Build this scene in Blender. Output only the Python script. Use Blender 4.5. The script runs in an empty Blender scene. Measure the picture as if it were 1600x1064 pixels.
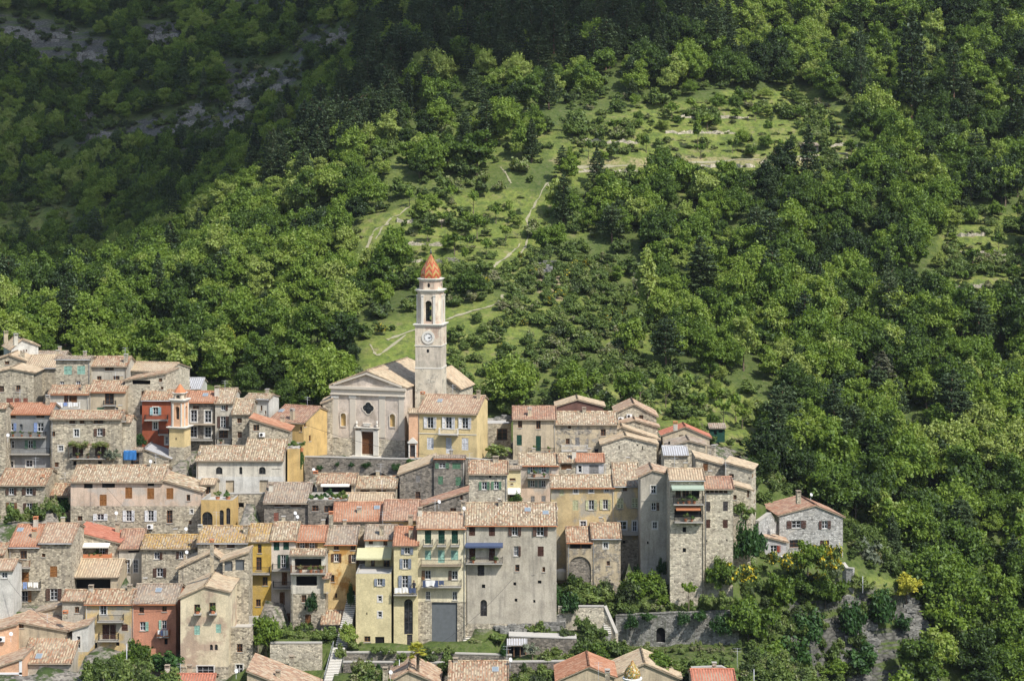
import bpy, math, random
import numpy as np
from mathutils import Vector
R = math.radians
random.seed(7)
rng = np.random.default_rng(7)
SC = bpy.context.scene
COL = SC.collection

# ---------------------------------------------------------------- camera, sky, sun, exposure
F = 3111.0      # focal length in photo pixels (70 mm on 36 mm, 1600 px wide)
HOR = 230.0     # photo row of the horizontal line of sight
cam_d = bpy.data.cameras.new('camera'); cam = bpy.data.objects.new('camera', cam_d); COL.objects.link(cam)
cam_d.lens = 70.0; cam_d.sensor_width = 36.0; cam_d.sensor_fit = 'HORIZONTAL'
cam_d.shift_y = -(532 - HOR) / 1600.0
cam_d.clip_start = 1.0; cam_d.clip_end = 4000
cam.location = (0, 0, 0); cam.rotation_euler = (R(90), 0, 0)
SC.camera = cam
SUN = Vector((0.56, -0.60, 1.0)).normalized()
elev = math.asin(SUN.z); azim = math.atan2(SUN.x, SUN.y)
W = bpy.data.worlds.new('World'); SC.world = W; W.use_nodes = True
nt = W.node_tree; nt.nodes.clear()
sky = nt.nodes.new('ShaderNodeTexSky'); sky.sky_type = 'NISHITA'; sky.sun_disc = False
sky.sun_elevation = elev; sky.sun_rotation = azim; sky.dust_density = 1.5
bg = nt.nodes.new('ShaderNodeBackground'); bg.inputs[1].default_value = 0.15
wo = nt.nodes.new('ShaderNodeOutputWorld')
nt.links.new(sky.outputs[0], bg.inputs[0]); nt.links.new(bg.outputs[0], wo.inputs[0])
sl = bpy.data.lights.new('sun', 'SUN'); sl.energy = 4.0; sl.angle = R(0.6); sl.color = (1.0, 0.965, 0.905)
so = bpy.data.objects.new('sun', sl); COL.objects.link(so)
so.rotation_euler = SUN.to_track_quat('Z', 'Y').to_euler()
SC.view_settings.view_transform = 'Standard'; SC.view_settings.look = 'None'
SC.view_settings.exposure = 0.5; SC.view_settings.gamma = 1.0
try:
    SC.cycles.max_bounces = 5; SC.cycles.diffuse_bounces = 3; SC.cycles.glossy_bounces = 2
    SC.cycles.transmission_bounces = 3; SC.cycles.transparent_max_bounces = 6
    SC.cycles.caustics_reflective = False; SC.cycles.caustics_refractive = False
except Exception:
    pass

# ---------------------------------------------------------------- helpers
def at(px, py, Y):
    return Vector(((px - 800) / F * Y, Y, (HOR - py) / F * Y))

def tag(o, label=None, cat=None, group=None, kind=None):
    if label: o['label'] = label
    if cat: o['category'] = cat
    if group: o['group'] = group
    if kind: o['kind'] = kind
    return o

def empty(name, loc=(0, 0, 0), rz=0.0, label=None, cat=None, group=None):
    o = bpy.data.objects.new(name, None); COL.objects.link(o)
    o.empty_display_size = 0.3
    o.location = loc; o.rotation_euler = (0, 0, rz)
    return tag(o, label, cat, group)

class MB:
    def __init__(s): s.v = []; s.f = []; s.m = []; s.uv = []; s.sm = []
    def face(s, pts, mat=0, uv=None, smooth=False):
        n = len(s.v); s.v.extend([tuple(p) for p in pts]); s.f.append(tuple(range(n, n + len(pts))))
        s.m.append(mat); s.uv.append(uv or [(0, 0)] * len(pts)); s.sm.append(smooth)
    def box(s, x0, x1, y0, y1, z0, z1, mat=0):
        p = [(x0,y0,z0),(x1,y0,z0),(x1,y1,z0),(x0,y1,z0),(x0,y0,z1),(x1,y0,z1),(x1,y1,z1),(x0,y1,z1)]
        s.hexa(p, mat)
    def hexa(s, p, mat=0):
        n = len(s.v); s.v.extend([tuple(q) for q in p])
        for f in ((0,3,2,1),(4,5,6,7),(0,1,5,4),(1,2,6,5),(2,3,7,6),(3,0,4,7)):
            s.f.append(tuple(n + i for i in f)); s.m.append(mat); s.uv.append([(0, 0)] * 4); s.sm.append(False)
    def lathe(s, cx, cy, prof, n=8, mat=0, rot=0.0, smooth=False):
        base = len(s.v)
        for r, z in prof:
            for k in range(n):
                a = rot + 2 * math.pi * k / n
                s.v.append((cx + r * math.cos(a), cy + r * math.sin(a), z))
        for i in range(len(prof) - 1):
            for k in range(n):
                a, b = base + i * n + k, base + i * n + (k + 1) % n
                s.f.append((a, b, b + n, a + n)); s.m.append(mat)
                s.uv.append([(k, prof[i][1]), (k + 1, prof[i][1]), (k + 1, prof[i+1][1]), (k, prof[i+1][1])]); s.sm.append(smooth)
        s.f.append(tuple(base + (len(prof) - 1) * n + k for k in range(n))); s.m.append(mat); s.uv.append([(0, 0)] * n); s.sm.append(False)
        s.f.append(tuple(base + n - 1 - k for k in range(n))); s.m.append(mat); s.uv.append([(0, 0)] * n); s.sm.append(False)
    def tube(s, a, b, r, n=6, mat=0, r2=None):
        a = Vector(a); b = Vector(b); d = (b - a)
        if d.length < 1e-6: return
        q = d.to_track_quat('Z', 'Y'); r2 = r if r2 is None else r2; base = len(s.v)
        for c, rr in ((a, r), (b, r2)):
            for k in range(n):
                t = 2 * math.pi * k / n
                s.v.append(tuple(c + q @ Vector((rr * math.cos(t), rr * math.sin(t), 0))))
        for k in range(n):
            s.f.append((base + k, base + (k + 1) % n, base + n + (k + 1) % n, base + n + k)); s.m.append(mat); s.uv.append([(0, 0)] * 4); s.sm.append(True)
        s.f.append(tuple(base + n + k for k in range(n))); s.m.append(mat); s.uv.append([(0, 0)] * n); s.sm.append(False)
    def build(s, name, mats, parent=None, loc=(0, 0, 0)):
        me = bpy.data.meshes.new(name)
        me.from_pydata(s.v, [], s.f)
        if not isinstance(mats, (list, tuple)): mats = [mats]
        for m in mats: me.materials.append(M[m] if isinstance(m, str) else m)
        me.polygons.foreach_set('material_index', s.m)
        me.polygons.foreach_set('use_smooth', s.sm)
        uvl = me.uv_layers.new(name='UVMap')
        flat = np.array([c for u in s.uv for p in u for c in p], dtype=np.float32)
        uvl.data.foreach_set('uv', flat)
        me.update()
        o = bpy.data.objects.new(name, me); COL.objects.link(o)
        o.location = loc
        if parent: o.parent = parent
        return o

# ---------------------------------------------------------------- materials
M = {}
def newmat(name):
    m = bpy.data.materials.new(name); m.use_nodes = True; t = m.node_tree; t.nodes.clear()
    out = t.nodes.new('ShaderNodeOutputMaterial'); b = t.nodes.new('ShaderNodeBsdfPrincipled')
    b.inputs['Specular IOR Level'].default_value = 0.15
    t.links.new(b.outputs[0], out.inputs[0]); M[name] = m
    return m, t, b, out
def ramp(t, stops, inp, interp='LINEAR'):
    r = t.nodes.new('ShaderNodeValToRGB'); r.color_ramp.interpolation = interp
    e = r.color_ramp.elements
    while len(e) < len(stops): e.new(0.5)
    for i, (p, c) in enumerate(stops):
        e[i].position = p; e[i].color = (c[0], c[1], c[2], 1) if len(c) == 3 else c
    t.links.new(inp, r.inputs[0]); return r.outputs[0]
def mixc(t, fac, a, b, mode='MIX'):
    n = t.nodes.new('ShaderNodeMix'); n.data_type = 'RGBA'; n.blend_type = mode
    for k, v in ((0, fac), (6, a), (7, b)):
        if hasattr(v, 'is_linked') or hasattr(v, 'links'): t.links.new(v, n.inputs[k])
        elif k == 0: n.inputs[0].default_value = v
        else: n.inputs[k].default_value = (*v, 1)
    return n.outputs[2]
def math_(t, op, a, b=None, clamp=False):
    n = t.nodes.new('ShaderNodeMath'); n.operation = op; n.use_clamp = clamp
    for k, v in ((0, a), (1, b)):
        if v is None: continue
        if isinstance(v, (int, float)): n.inputs[k].default_value = v
        else: t.links.new(v, n.inputs[k])
    return n.outputs[0]
def noise(t, vec, scale, detail=3, rough=0.6):
    n = t.nodes.new('ShaderNodeTexNoise'); n.inputs['Scale'].default_value = scale
    n.inputs['Detail'].default_value = detail; n.inputs['Roughness'].default_value = rough
    if vec is not None: t.links.new(vec, n.inputs['Vector'])
    return n.outputs[0]
def objvec(t, scale=(1, 1, 1)):
    tc = t.nodes.new('ShaderNodeTexCoord'); oi = t.nodes.new('ShaderNodeObjectInfo')
    k = math_(t, 'MULTIPLY', oi.outputs['Random'], 91.7)
    a = t.nodes.new('ShaderNodeVectorMath'); a.operation = 'ADD'
    t.links.new(tc.outputs['Object'], a.inputs[0]); t.links.new(k, a.inputs[1])
    m = t.nodes.new('ShaderNodeVectorMath'); m.operation = 'MULTIPLY'; m.inputs[1].default_value = scale
    t.links.new(a.outputs[0], m.inputs[0])
    return m.outputs[0], a.outputs[0]
def bump(t, b, h, strength=0.5, dist=0.05):
    n = t.nodes.new('ShaderNodeBump'); n.inputs['Strength'].default_value = strength; n.inputs['Distance'].default_value = dist
    t.links.new(h, n.inputs['Height']); t.links.new(n.outputs[0], b.inputs['Normal'])

def flat(name, c, rough=0.7, metal=0.0, vary=0.12, spec=0.2):
    m, t, b, o = newmat(name)
    v, _ = objvec(t)
    n = noise(t, v, 2.2, 3)
    k = math_(t, 'MULTIPLY_ADD', n, vary * 2); k.node.inputs[2].default_value = 1 - vary
    mm = t.nodes.new('ShaderNodeVectorMath'); mm.operation = 'SCALE'; mm.inputs[0].default_value = c
    t.links.new(k, mm.inputs[3]); t.links.new(mm.outputs[0], b.inputs['Base Color'])
    b.inputs['Roughness'].default_value = rough; b.inputs['Metallic'].default_value = metal
    b.inputs['Specular IOR Level'].default_value = spec
    return m

def wallmat(name, plaster, cover=0.5, s1=(.40,.35,.27), s2=(.20,.18,.15), s3=(.30,.28,.25), stain=0.45, stainc=(.13,.12,.11), patch=None, dirt=0.5):
    m, t, b, o = newmat(name)
    v, raw = objvec(t, (1, 1, 1.55))
    # rubble masonry
    vo = t.nodes.new('ShaderNodeTexVoronoi'); vo.inputs['Scale'].default_value = 2.9; vo.inputs['Randomness'].default_value = 0.95
    vd = t.nodes.new('ShaderNodeTexVoronoi'); vd.feature = 'DISTANCE_TO_EDGE'; vd.inputs['Scale'].default_value = 2.9; vd.inputs['Randomness'].default_value = 0.95
    nz = t.nodes.new('ShaderNodeTexNoise'); nz.inputs['Scale'].default_value = 3.0; nz.inputs['Detail'].default_value = 2
    t.links.new(v, nz.inputs['Vector'])
    wv = t.nodes.new('ShaderNodeVectorMath'); wv.operation = 'MULTIPLY_ADD'; wv.inputs[1].default_value = (.35, .35, .35)
    t.links.new(nz.outputs['Color'], wv.inputs[0]); t.links.new(v, wv.inputs[2])
    t.links.new(wv.outputs[0], vo.inputs['Vector']); t.links.new(wv.outputs[0], vd.inputs['Vector'])
    sp = t.nodes.new('ShaderNodeSeparateColor'); t.links.new(vo.outputs['Color'], sp.inputs[0])
    stone = ramp(t, [(0, s2), (.22, s3), (.5, s1), (.8, [min(1, c * 1.3) for c in s1]), (1, [c * .7 for c in s2])], sp.outputs[0])
    mort = ramp(t, [(0, (0, 0, 0)), (.02, (0, 0, 0)), (.10, (1, 1, 1))], vd.outputs['Distance'])
    stone = mixc(t, mort, [c * .8 for c in s1], stone)
    # plaster with fading tone
    n1 = noise(t, raw, 0.55, 4, 0.65); n2 = noise(t, raw, 6.0, 3, 0.6)
    pl = ramp(t, [(.28, [c * .74 for c in plaster]), (.5, plaster), (.72, [min(1, c * 1.14) for c in plaster])], n1)
    if patch:
        n5 = noise(t, raw, 0.42, 4, 0.6)
        pl = mixc(t, ramp(t, [(.5, (0, 0, 0)), (.58, (1, 1, 1))], n5), pl, patch)
    pl = mixc(t, 0.35, pl, ramp(t, [(.3, (.35, .35, .35)), (.7, (1, 1, 1))], n2), 'MULTIPLY')
    n3 = noise(t, raw, 0.8, 5, 0.68)
    c0 = 0.78 - cover * 0.56
    mask = ramp(t, [(max(0, c0 - .03), (0, 0, 0)), (min(1, c0 + .03), (1, 1, 1))], n3)
    col = mixc(t, mask, stone, pl) if cover > 0 else stone
    # damp streaks and dirt
    sv, _ = objvec(t, (1.7, 1.7, .2))
    n4 = noise(t, sv, 1.0, 4, 0.7)
    st = ramp(t, [(.47, (0, 0, 0)), (.70, (stain, stain, stain))], n4)
    col = mixc(t, st, col, stainc)
    n6 = noise(t, raw, 0.25, 3, 0.6)
    col = mixc(t, dirt, col, ramp(t, [(.3, (.72, .70, .67)), (.6, (1, 1, 1))], n6), 'MULTIPLY')
    t.links.new(col, b.inputs['Base Color']); b.inputs['Roughness'].default_value = 0.92
    h = math_(t, 'ADD', math_(t, 'MULTIPLY', mort, math_(t, 'SUBTRACT', 1.0, math_(t, 'MULTIPLY', mask, .9)) if cover > 0 else 1.0), math_(t, 'MULTIPLY', n2, .35))
    bump(t, b, h, 0.55, 0.09)
    return m

wallmat('rub', (0.456,0.391,0.294), 0.25, (.49,.43,.32), (.21,.18,.135), (.355,.31,.235))
wallmat('rubl', (0.582,0.513,0.397), 0.30, (.56,.50,.38), (.28,.245,.19), (.44,.395,.31), stain=.3)
wallmat('rubg', (0.557,0.525,0.453), 0.25, (.45,.44,.41), (.24,.235,.22), (.36,.35,.33), stain=.2)
wallmat('rubd', (0.316,0.281,0.227), 0.22, (.25,.22,.18), (.10,.09,.075), (.17,.155,.13))
wallmat('gr', (0.519,0.476,0.391), 0.88, stain=.45)
wallmat('grd', (0.506,0.458,0.368), 0.86, (.32,.29,.23), stain=.5)
wallmat('gb', (0.282,0.286,0.281), 0.97, stain=.4)
wallmat('be', (0.532,0.440,0.306), 0.80, stain=.45)
wallmat('berub', (0.557,0.464,0.317), 0.52, stain=.4)
wallmat('mix', (0.557,0.427,0.317), 0.72, stain=.35)
wallmat('wh', (.62,.60,.54), 0.97, stain=.35)
wallmat('whr', (0.633,0.586,0.487), 0.85, stain=.5)
wallmat('cb', (0.720,0.623,0.431), 0.93, stain=.3, patch=(.52,.40,.29))
wallmat('ye', (.68,.53,.27), 1.1, stain=.15, dirt=.25)
wallmat('cr', (.66,.57,.33), 1.1, stain=.15, dirt=.3)
wallmat('cp', (0.720,0.647,0.453), 1.05, stain=.25, dirt=.3)
wallmat('yo', (0.659,0.501,0.250), 0.95, stain=.35, patch=(.50,.45,.36))
wallmat('ys', (.62,.42,.10), 1.02, stain=.2, patch=(.55,.38,.12))
wallmat('oc', (0.633,0.440,0.181), 1.0, stain=.25)
wallmat('ocs', (0.720,0.537,0.261), 1.0, stain=.3, patch=(.50,.27,.08))
wallmat('yb', (0.582,0.452,0.244), 0.93, stain=.25, patch=(.42,.38,.30))
wallmat('pk', (0.565,0.259,0.161), 1.05, stain=.2, dirt=.3)
wallmat('pkl', (0.720,0.440,0.273), 1.05, stain=.15, dirt=.25)
wallmat('pw', (0.659,0.574,0.476), 1.0, stain=.3)
wallmat('rd', (.36,.10,.05), 1.1, stain=.15, dirt=.3)
wallmat('lg', (0.532,0.513,0.499), 1.0, stain=.25)
wallmat('mar', (.17,.09,.07), 1.1, stain=.15)
wallmat('pch', (0.633,0.495,0.379), 0.98, stain=.3, patch=(.52,.46,.39))
wallmat('tow', (0.709,0.611,0.476), 0.97, stain=.45, patch=(.56,.42,.32))
wallmat('towst', (0.672,0.599,0.469), .62, (.50,.46,.37), (.30,.27,.22), (.42,.385,.31), stain=.3)
wallmat('drystone', (.2,.2,.17), 0.10, (.27,.26,.235), (.10,.095,.085), (.18,.175,.155), stain=.5, stainc=(.06,.075,.035))
flat('gpanel', (.115,.125,.13), .8, vary=.25)
flat('trim', (.60,.57,.50), .85); flat('white', (.72,.71,.68), .6); flat('wood', (.20,.11,.06), .7)
flat('soffit', (.30,.245,.18), .9); flat('slab', (.36,.34,.30), .9); flat('iron', (.035,.035,.035), .5, .3)
flat('metal', (.42,.43,.44), .5, .3, vary=.18); flat('terracotta', (.48,.19,.09), .8)
flat('dish', (.58,.58,.57), .5); flat('bronze', (.10,.11,.09), .4, .6); flat('canvas', (.72,.70,.64), .8)
flat('canvas_green', (.32,.38,.30), .8); flat('canvas_blue', (.06,.08,.14), .8); flat('straw', (.47,.45,.27), .8)
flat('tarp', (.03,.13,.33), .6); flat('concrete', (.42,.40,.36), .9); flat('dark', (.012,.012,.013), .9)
flat('mass', (.56,.50,.41), .9)
for k, c in dict(br=(.17,.075,.03), db=(.075,.035,.025), gn=(.10,.20,.12), dg=(.015,.06,.04), mt=(.28,.47,.38), bl=(.20,.23,.29),
                 lb=(.22,.30,.52), lt=(.30,.48,.50), wh=(.66,.66,.66), pg=(.47,.47,.28), bg=(.12,.20,.19), gr=(.22,.21,.20),
                 rs=(.25,.10,.07), **{'or': (.27,.12,.04)}, dk=(.06,.055,.055), be=(.45,.41,.33), rd=(.35,.06,.03)).items():
    m, t, b, o = newmat('c_' + k)
    v, raw = objvec(t)
    sx = t.nodes.new('ShaderNodeSeparateXYZ'); t.links.new(raw, sx.inputs[0])
    w = math_(t, 'SINE', math_(t, 'MULTIPLY', sx.outputs[2], 62.0))
    n = noise(t, raw, 4.0, 3)
    col = ramp(t, [(.3, [x * .75 for x in c]), (.7, [min(1, x * 1.2) for x in c])], n)
    t.links.new(col, b.inputs['Base Color']); b.inputs['Roughness'].default_value = .65
    bump(t, b, w, .5, .02)
m, t, b, o = newmat('glass')
v, raw = objvec(t)
t.links.new(ramp(t, [(.35, (.012, .013, .015)), (.6, (.03, .033, .038)), (.75, (.10, .10, .10))], noise(t, raw, 1.6, 2)), b.inputs['Base Color'])
b.inputs['Roughness'].default_value = .12; b.inputs['Specular IOR Level'].default_value = .5
m, t, b, o = newmat('paleglass')
b.inputs['Base Color'].default_value = (.22, .26, .28, 1); b.inputs['Roughness'].default_value = .15; b.inputs['Specular IOR Level'].default_value = .6

def roofmat(name, cols, lich=(.45,.40,.28), lichamt=.3, dark=.25):
    """clay channel tiles: UV.x counts tile columns, UV.y metres down the slope"""
    m, t, b, o = newmat(name)
    uv = t.nodes.new('ShaderNodeUVMap'); sp = t.nodes.new('ShaderNodeSeparateXYZ'); t.links.new(uv.outputs[0], sp.inputs[0])
    oi = t.nodes.new('ShaderNodeObjectInfo')
    cx = math_(t, 'FLOOR', math_(t, 'MULTIPLY', sp.outputs[0], 2.0))
    w1 = t.nodes.new('ShaderNodeTexWhiteNoise'); w1.noise_dimensions = '1D'; t.links.new(cx, w1.inputs['W'])
    cy = math_(t, 'FLOOR', math_(t, 'ADD', math_(t, 'MULTIPLY', sp.outputs[1], 2.3), math_(t, 'MULTIPLY', w1.outputs[0], 1.0)))
    cb = t.nodes.new('ShaderNodeCombineXYZ'); t.links.new(cx, cb.inputs[0]); t.links.new(cy, cb.inputs[1])
    t.links.new(math_(t, 'MULTIPLY', oi.outputs['Random'], 53.0), cb.inputs[2])
    w2 = t.nodes.new('ShaderNodeTexWhiteNoise'); w2.noise_dimensions = '3D'; t.links.new(cb.outputs[0], w2.inputs['Vector'])
    n = len(cols)
    col = ramp(t, [(i / n, [x * k_ for x, k_ in zip(c, (.84, .85, .88))]) for i, c in enumerate(cols)], w2.outputs[0], 'CONSTANT')
    v, raw = objvec(t)
    n1 = noise(t, raw, 0.5, 5, 0.7); n2 = noise(t, raw, 2.5, 4, 0.7)
    col = mixc(t, math_(t, 'MULTIPLY', ramp(t, [(.42, (0, 0, 0)), (.65, (1, 1, 1))], n1), lichamt), col, lich)
    col = mixc(t, ramp(t, [(.55, (0, 0, 0)), (.75, (dark, dark, dark))], n2), col, (.07, .06, .05))
    # channel (pan) rows are set lower and coloured darker
    fx = math_(t, 'FRACT', sp.outputs[0])
    pan = math_(t, 'GREATER_THAN', fx, 0.55)
    col = mixc(t, math_(t, 'MULTIPLY', pan, .5), col, (.10, .065, .045))
    t.links.new(col, b.inputs['Base Color']); b.inputs['Roughness'].default_value = .9
    fy = math_(t, 'FRACT', math_(t, 'ADD', math_(t, 'MULTIPLY', sp.outputs[1], 2.3), w1.outputs[0]))
    h = math_(t, 'ADD', math_(t, 'MULTIPLY', fy, 1.0), math_(t, 'MULTIPLY', w2.outputs[0], .5))
    bump(t, b, h, .5, .05)
    return m
O1, O2, O3 = (.37,.19,.105), (.42,.265,.16), (.28,.145,.085)
C1, C2, C3 = (.52,.42,.27), (.42,.33,.21), (.25,.185,.12)
roofmat('old', [C1, O2, C2, C1, O1, C3, C2, (.66,.56,.40), C3], lichamt=.35)
roofmat('org', [O1, O2, C1, O1, C3, O2, C2, O3, (.58,.42,.28), C1], lichamt=.2)
roofmat('new', [(.44,.20,.11), (.48,.23,.13), (.40,.175,.095), (.52,.28,.17)], lichamt=.10, dark=.15)
roofmat('red', [(.50,.19,.115), (.54,.22,.14), (.46,.165,.10)], lichamt=.03, dark=.08)
roofmat('och', [C1, (.50,.33,.11), C2, (.42,.26,.08), C1, O2, C3], lich=(.42,.26,.06), lichamt=.5)
roofmat('pal', [(.58,.47,.31), (.52,.40,.26), (.58,.45,.29), (.45,.33,.21), (.54,.38,.24), (.38,.29,.19)], lich=(.55,.46,.30), lichamt=.4, dark=.2)
roofmat('brn', [(.40,.20,.12), (.46,.27,.17), (.34,.17,.11), (.48,.30,.20), (.30,.17,.12)], lichamt=.3, dark=.4)
roofmat('pnk', [(.49,.33,.21), (.42,.25,.155), (.55,.43,.29), (.45,.29,.185), (.52,.40,.27), (.33,.21,.14)], lichamt=.15)
roofmat('gry', [(.38,.31,.23), (.30,.24,.18), (.44,.37,.28), (.24,.19,.15), (.40,.28,.19)], lichamt=.35, dark=.4)
roofmat('met', [(.50,.50,.49), (.54,.54,.53), (.47,.47,.46)], lich=(.45,.43,.38), lichamt=.15, dark=.3)

# ---------------------------------------------------------------- terrain height field
CP = []
def cp(px, py, Y):
    p = at(px, py, Y); CP.append((p.x, p.y, p.z))
for a in [(0,1080,236),(300,1080,236),(560,1090,240),(850,1090,240),(1150,1085,244),(1300,1085,252),
          (560,1018,254),(700,1000,257),(820,985,259),(900,1012,256),(950,950,262),(1040,1012,257),(1150,1004,260),
          (1060,950,263),(960,930,266),(1150,940,266),(1110,860,274),(1200,900,276),(1260,884,281),(1340,905,284),(1410,925,284),
          (430,990,259),(250,1030,253),(60,950,256),(400,850,268),(200,900,262),(100,745,285),(250,730,288),(450,760,286),(600,718,300),
          (500,716,301),(800,712,302),(950,720,298),(1000,850,272),(1100,760,288),(1190,800,285),(60,620,312),(230,620,312),(0,560,330),
          (600,640,330),(760,650,322),(900,645,320),(1040,655,318),(1110,685,312),(1160,700,316),
          (150,575,336),(300,600,334),(450,640,326),(200,500,372),(60,480,385),(330,520,362),(450,560,345),
          (1230,760,306),(1330,830,304),(1420,860,306),(1530,900,308),(1600,1000,296),(1470,985,285),(1450,1064,279),(1600,1090,284),(1530,1000,290),
          (1320,914,282),(1375,930,283),(1300,985,277.5),(1350,1005,278),(1400,1030,279),(1310,1060,275),(1370,1068,276),(1250,960,275),(1240,1060,268),
          (650,520,352),(800,520,356),(1000,560,350),(1200,600,346),(1350,700,336),(1550,700,345),
          (560,560,342),(700,420,388),(600,370,408),(820,400,396),(1000,420,398),(1200,450,392),(1400,500,386),(1560,430,408),
          (850,290,436),(650,300,434),(1000,262,448),(1300,262,452),(1100,170,486),(950,210,464),(1250,180,488),(1550,250,470),
          (900,110,510),(1150,80,530),(1400,110,512),(1600,100,515),(700,150,500),(800,20,560),(1100,0,570),(1400,0,560),(1640,0,555),
          (500,440,388),(420,360,425),(560,250,458),(300,430,420),(150,440,470),(0,440,480),(60,380,520),(60,310,555),(250,330,520),
          (400,260,500),(520,150,540),(300,200,600),(100,200,620),(0,100,680),(200,60,700),(400,80,660),(560,20,630),(450,150,590),(120,0,740),(350,0,730)]:
    cp(*a)
for (x, y, z) in [(-150,200,-92),(0,195,-95),(150,200,-94),(-180,120,-75),(0,120,-80),(180,120,-78),(-150,50,-35),(0,45,-40),(150,50,-36),
                  (0,0,-2.5),(-60,-20,0),(60,-20,0),(-330,260,-60),(330,300,-50),(-330,420,-40),(330,460,-20),(-350,650,40),(350,620,70),
                  (-350,900,180),(0,880,190),(350,860,200),(0,1150,300),(-400,1150,300),(400,1150,300),(0,700,100),(200,690,105),(-250,810,120)]:
    CP.append((x, y, z))
CP = np.array(CP, float)
def tps_fit(P, lam=40.0):
    s = 100.0; A = P[:, :2] / s; z = P[:, 2]; n = len(A)
    d = np.linalg.norm(A[:, None] - A[None], axis=2); K = np.where(d > 0, d * d * np.log(d + 1e-12), 0)
    K += np.eye(n) * lam * 1e-4
    Q = np.c_[np.ones(n), A]; L = np.zeros((n + 3, n + 3)); L[:n, :n] = K; L[:n, n:] = Q; L[n:, :n] = Q.T
    return A, np.linalg.solve(L, np.r_[z, 0, 0, 0]), s
TA, TW, TS = tps_fit(CP)
def tps(x, y):
    out = np.zeros(len(x)); 
    for i in range(0, len(x), 20000):
        q = np.c_[x[i:i+20000], y[i:i+20000]] / TS
        d = np.linalg.norm(q[:, None] - TA[None], axis=2); K = np.where(d > 0, d * d * np.log(d + 1e-12), 0)
        out[i:i+20000] = K @ TW[:-3] + TW[-3] + q @ TW[-2:]
    return out
def axis(segs):
    r = []
    for a, b, st in segs: r += list(np.arange(a, b, st))
    return np.array(r + [segs[-1][1]], float)
GX = axis([(-460, -150, 10), (-150, -75, 1.8), (-75, 80, 1.15), (80, 170, 1.8), (170, 460, 10)])
GY = axis([(-60, 215, 9), (215, 345, 1.1), (345, 530, 1.4), (530, 760, 2.8), (760, 1200, 14)])
XX, YY = np.meshgrid(GX, GY)
ZZ = tps(XX.ravel(), YY.ravel()).reshape(XX.shape)
# gentle lumps
def vnoise(x, y, s, seed):
    r = np.random.default_rng(seed); g = r.random((256, 256))
    u = x / s + 500; v = y / s + 500; i = np.floor(u).astype(int); j = np.floor(v).astype(int); fu = u - i; fv = v - j
    fu = fu * fu * (3 - 2 * fu); fv = fv * fv * (3 - 2 * fv)
    a = g[i % 256, j % 256]; b_ = g[(i + 1) % 256, j % 256]; c = g[i % 256, (j + 1) % 256]; d = g[(i + 1) % 256, (j + 1) % 256]
    return (a * (1 - fu) + b_ * fu) * (1 - fv) + (c * (1 - fu) + d * fu) * fv - 0.5
far = np.clip((YY - 325) / 60, 0, 1)
ZZ += far * (vnoise(XX, YY, 26, 1) * 4.5 + vnoise(XX, YY, 9, 2) * 1.6) + vnoise(XX, YY, 4, 3) * 0.5 * np.clip((YY - 200) / 50, 0, 1)
PXg = 800 + F * XX / np.maximum(YY, 1); PYg = HOR - F * ZZ / np.maximum(YY, 1)
def clearpoly(px, py, X_, Y_, poly):
    return inpoly(px + vnoise(X_, Y_, 14, 51) * 60 + vnoise(X_, Y_, 6, 52) * 26, py + vnoise(X_, Y_, 12, 53) * 30, poly)
def inpoly(px, py, poly):
    px = np.asarray(px, float); py = np.asarray(py, float); r = np.zeros(px.shape, bool); n = len(poly)
    for i in range(n):
        x1, y1 = poly[i]; x2, y2 = poly[(i + 1) % n]
        c = ((y1 > py) != (y2 > py)) & (px < (x2 - x1) * (py - y1) / (y2 - y1 + 1e-9) + x1); r ^= c
    return r
CLEAR = {
 'upper': [(1010,165),(1120,150),(1250,135),(1330,180),(1350,290),(1180,308),(1000,300),(870,290),(860,235),(960,195)],
 'mid': [(560,362),(640,320),(760,295),(870,300),(865,330),(845,420),(770,455),(585,440)],
 'right': [(1465,340),(1620,330),(1620,525),(1510,515),(1455,440)],
 'back': [(880,590),(1060,585),(1140,600),(1200,645),(1195,705),(1080,690),(950,635),(860,640)],
 'left': [(180,500),(205,500),(262,590),(225,590),(195,555)],
 'dark': [(-40,320),(110,330),(115,395),(-40,395)],
 'scrub': [(700,425),(800,400),(960,410),(985,500),(1010,600),(900,640),(760,650),(705,570)],
 'lefttower': [(570,530),(650,505),(645,560),(570,575)],
 'path': [(640,470),(800,440),(800,480),(640,500)],
 'garden': [(1330,885),(1400,905),(1455,940),(1455,985),(1380,940),(1320,925)],
}
ROCKZ = [[(-40,30),(60,20),(175,70),(165,125),(100,115),(-40,75)], [(215,40),(285,35),(280,95),(225,90)], [(345,105),(480,95),(480,175),(350,185)],
         [(120,205),(260,180),(400,160),(410,235),(300,240),(130,240)], [(440,45),(560,50),(560,110),(470,95)], [(300,0),(470,0),(460,30),(330,20)]]
clear = np.zeros(XX.shape, bool)
for k in ('upper', 'mid', 'right', 'back', 'dark'): clear |= inpoly(PXg, PYg, CLEAR[k])
st = 1.9; zz = ZZ + XX * 0.02 + 300; q = np.floor(zz / st); fr = zz / st - q
tz = (q + np.clip((fr - 0.62) / 0.38, 0, 1) ** 0.8) * st - XX * 0.02 - 300
ZZ = np.where(clear, ZZ * .1 + tz * .9, ZZ)
FOOT = []   # (cx, cy, u-vector, half width, depth, z)
def clamp_terrain():
    global ZZ
    for (ox, oy, th, w, d, z, fm) in FOOT:
        dx = XX - ox; dy = YY - oy
        u = dx * math.cos(th) + dy * math.sin(th); v = -dx * math.sin(th) + dy * math.cos(th)
        k = (u > -1.0) & (u < w + 1.0) & (v > -fm) & (v < d + 1.0)
        ZZ = np.where(k, np.minimum(ZZ, z - 0.05), ZZ)
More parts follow.
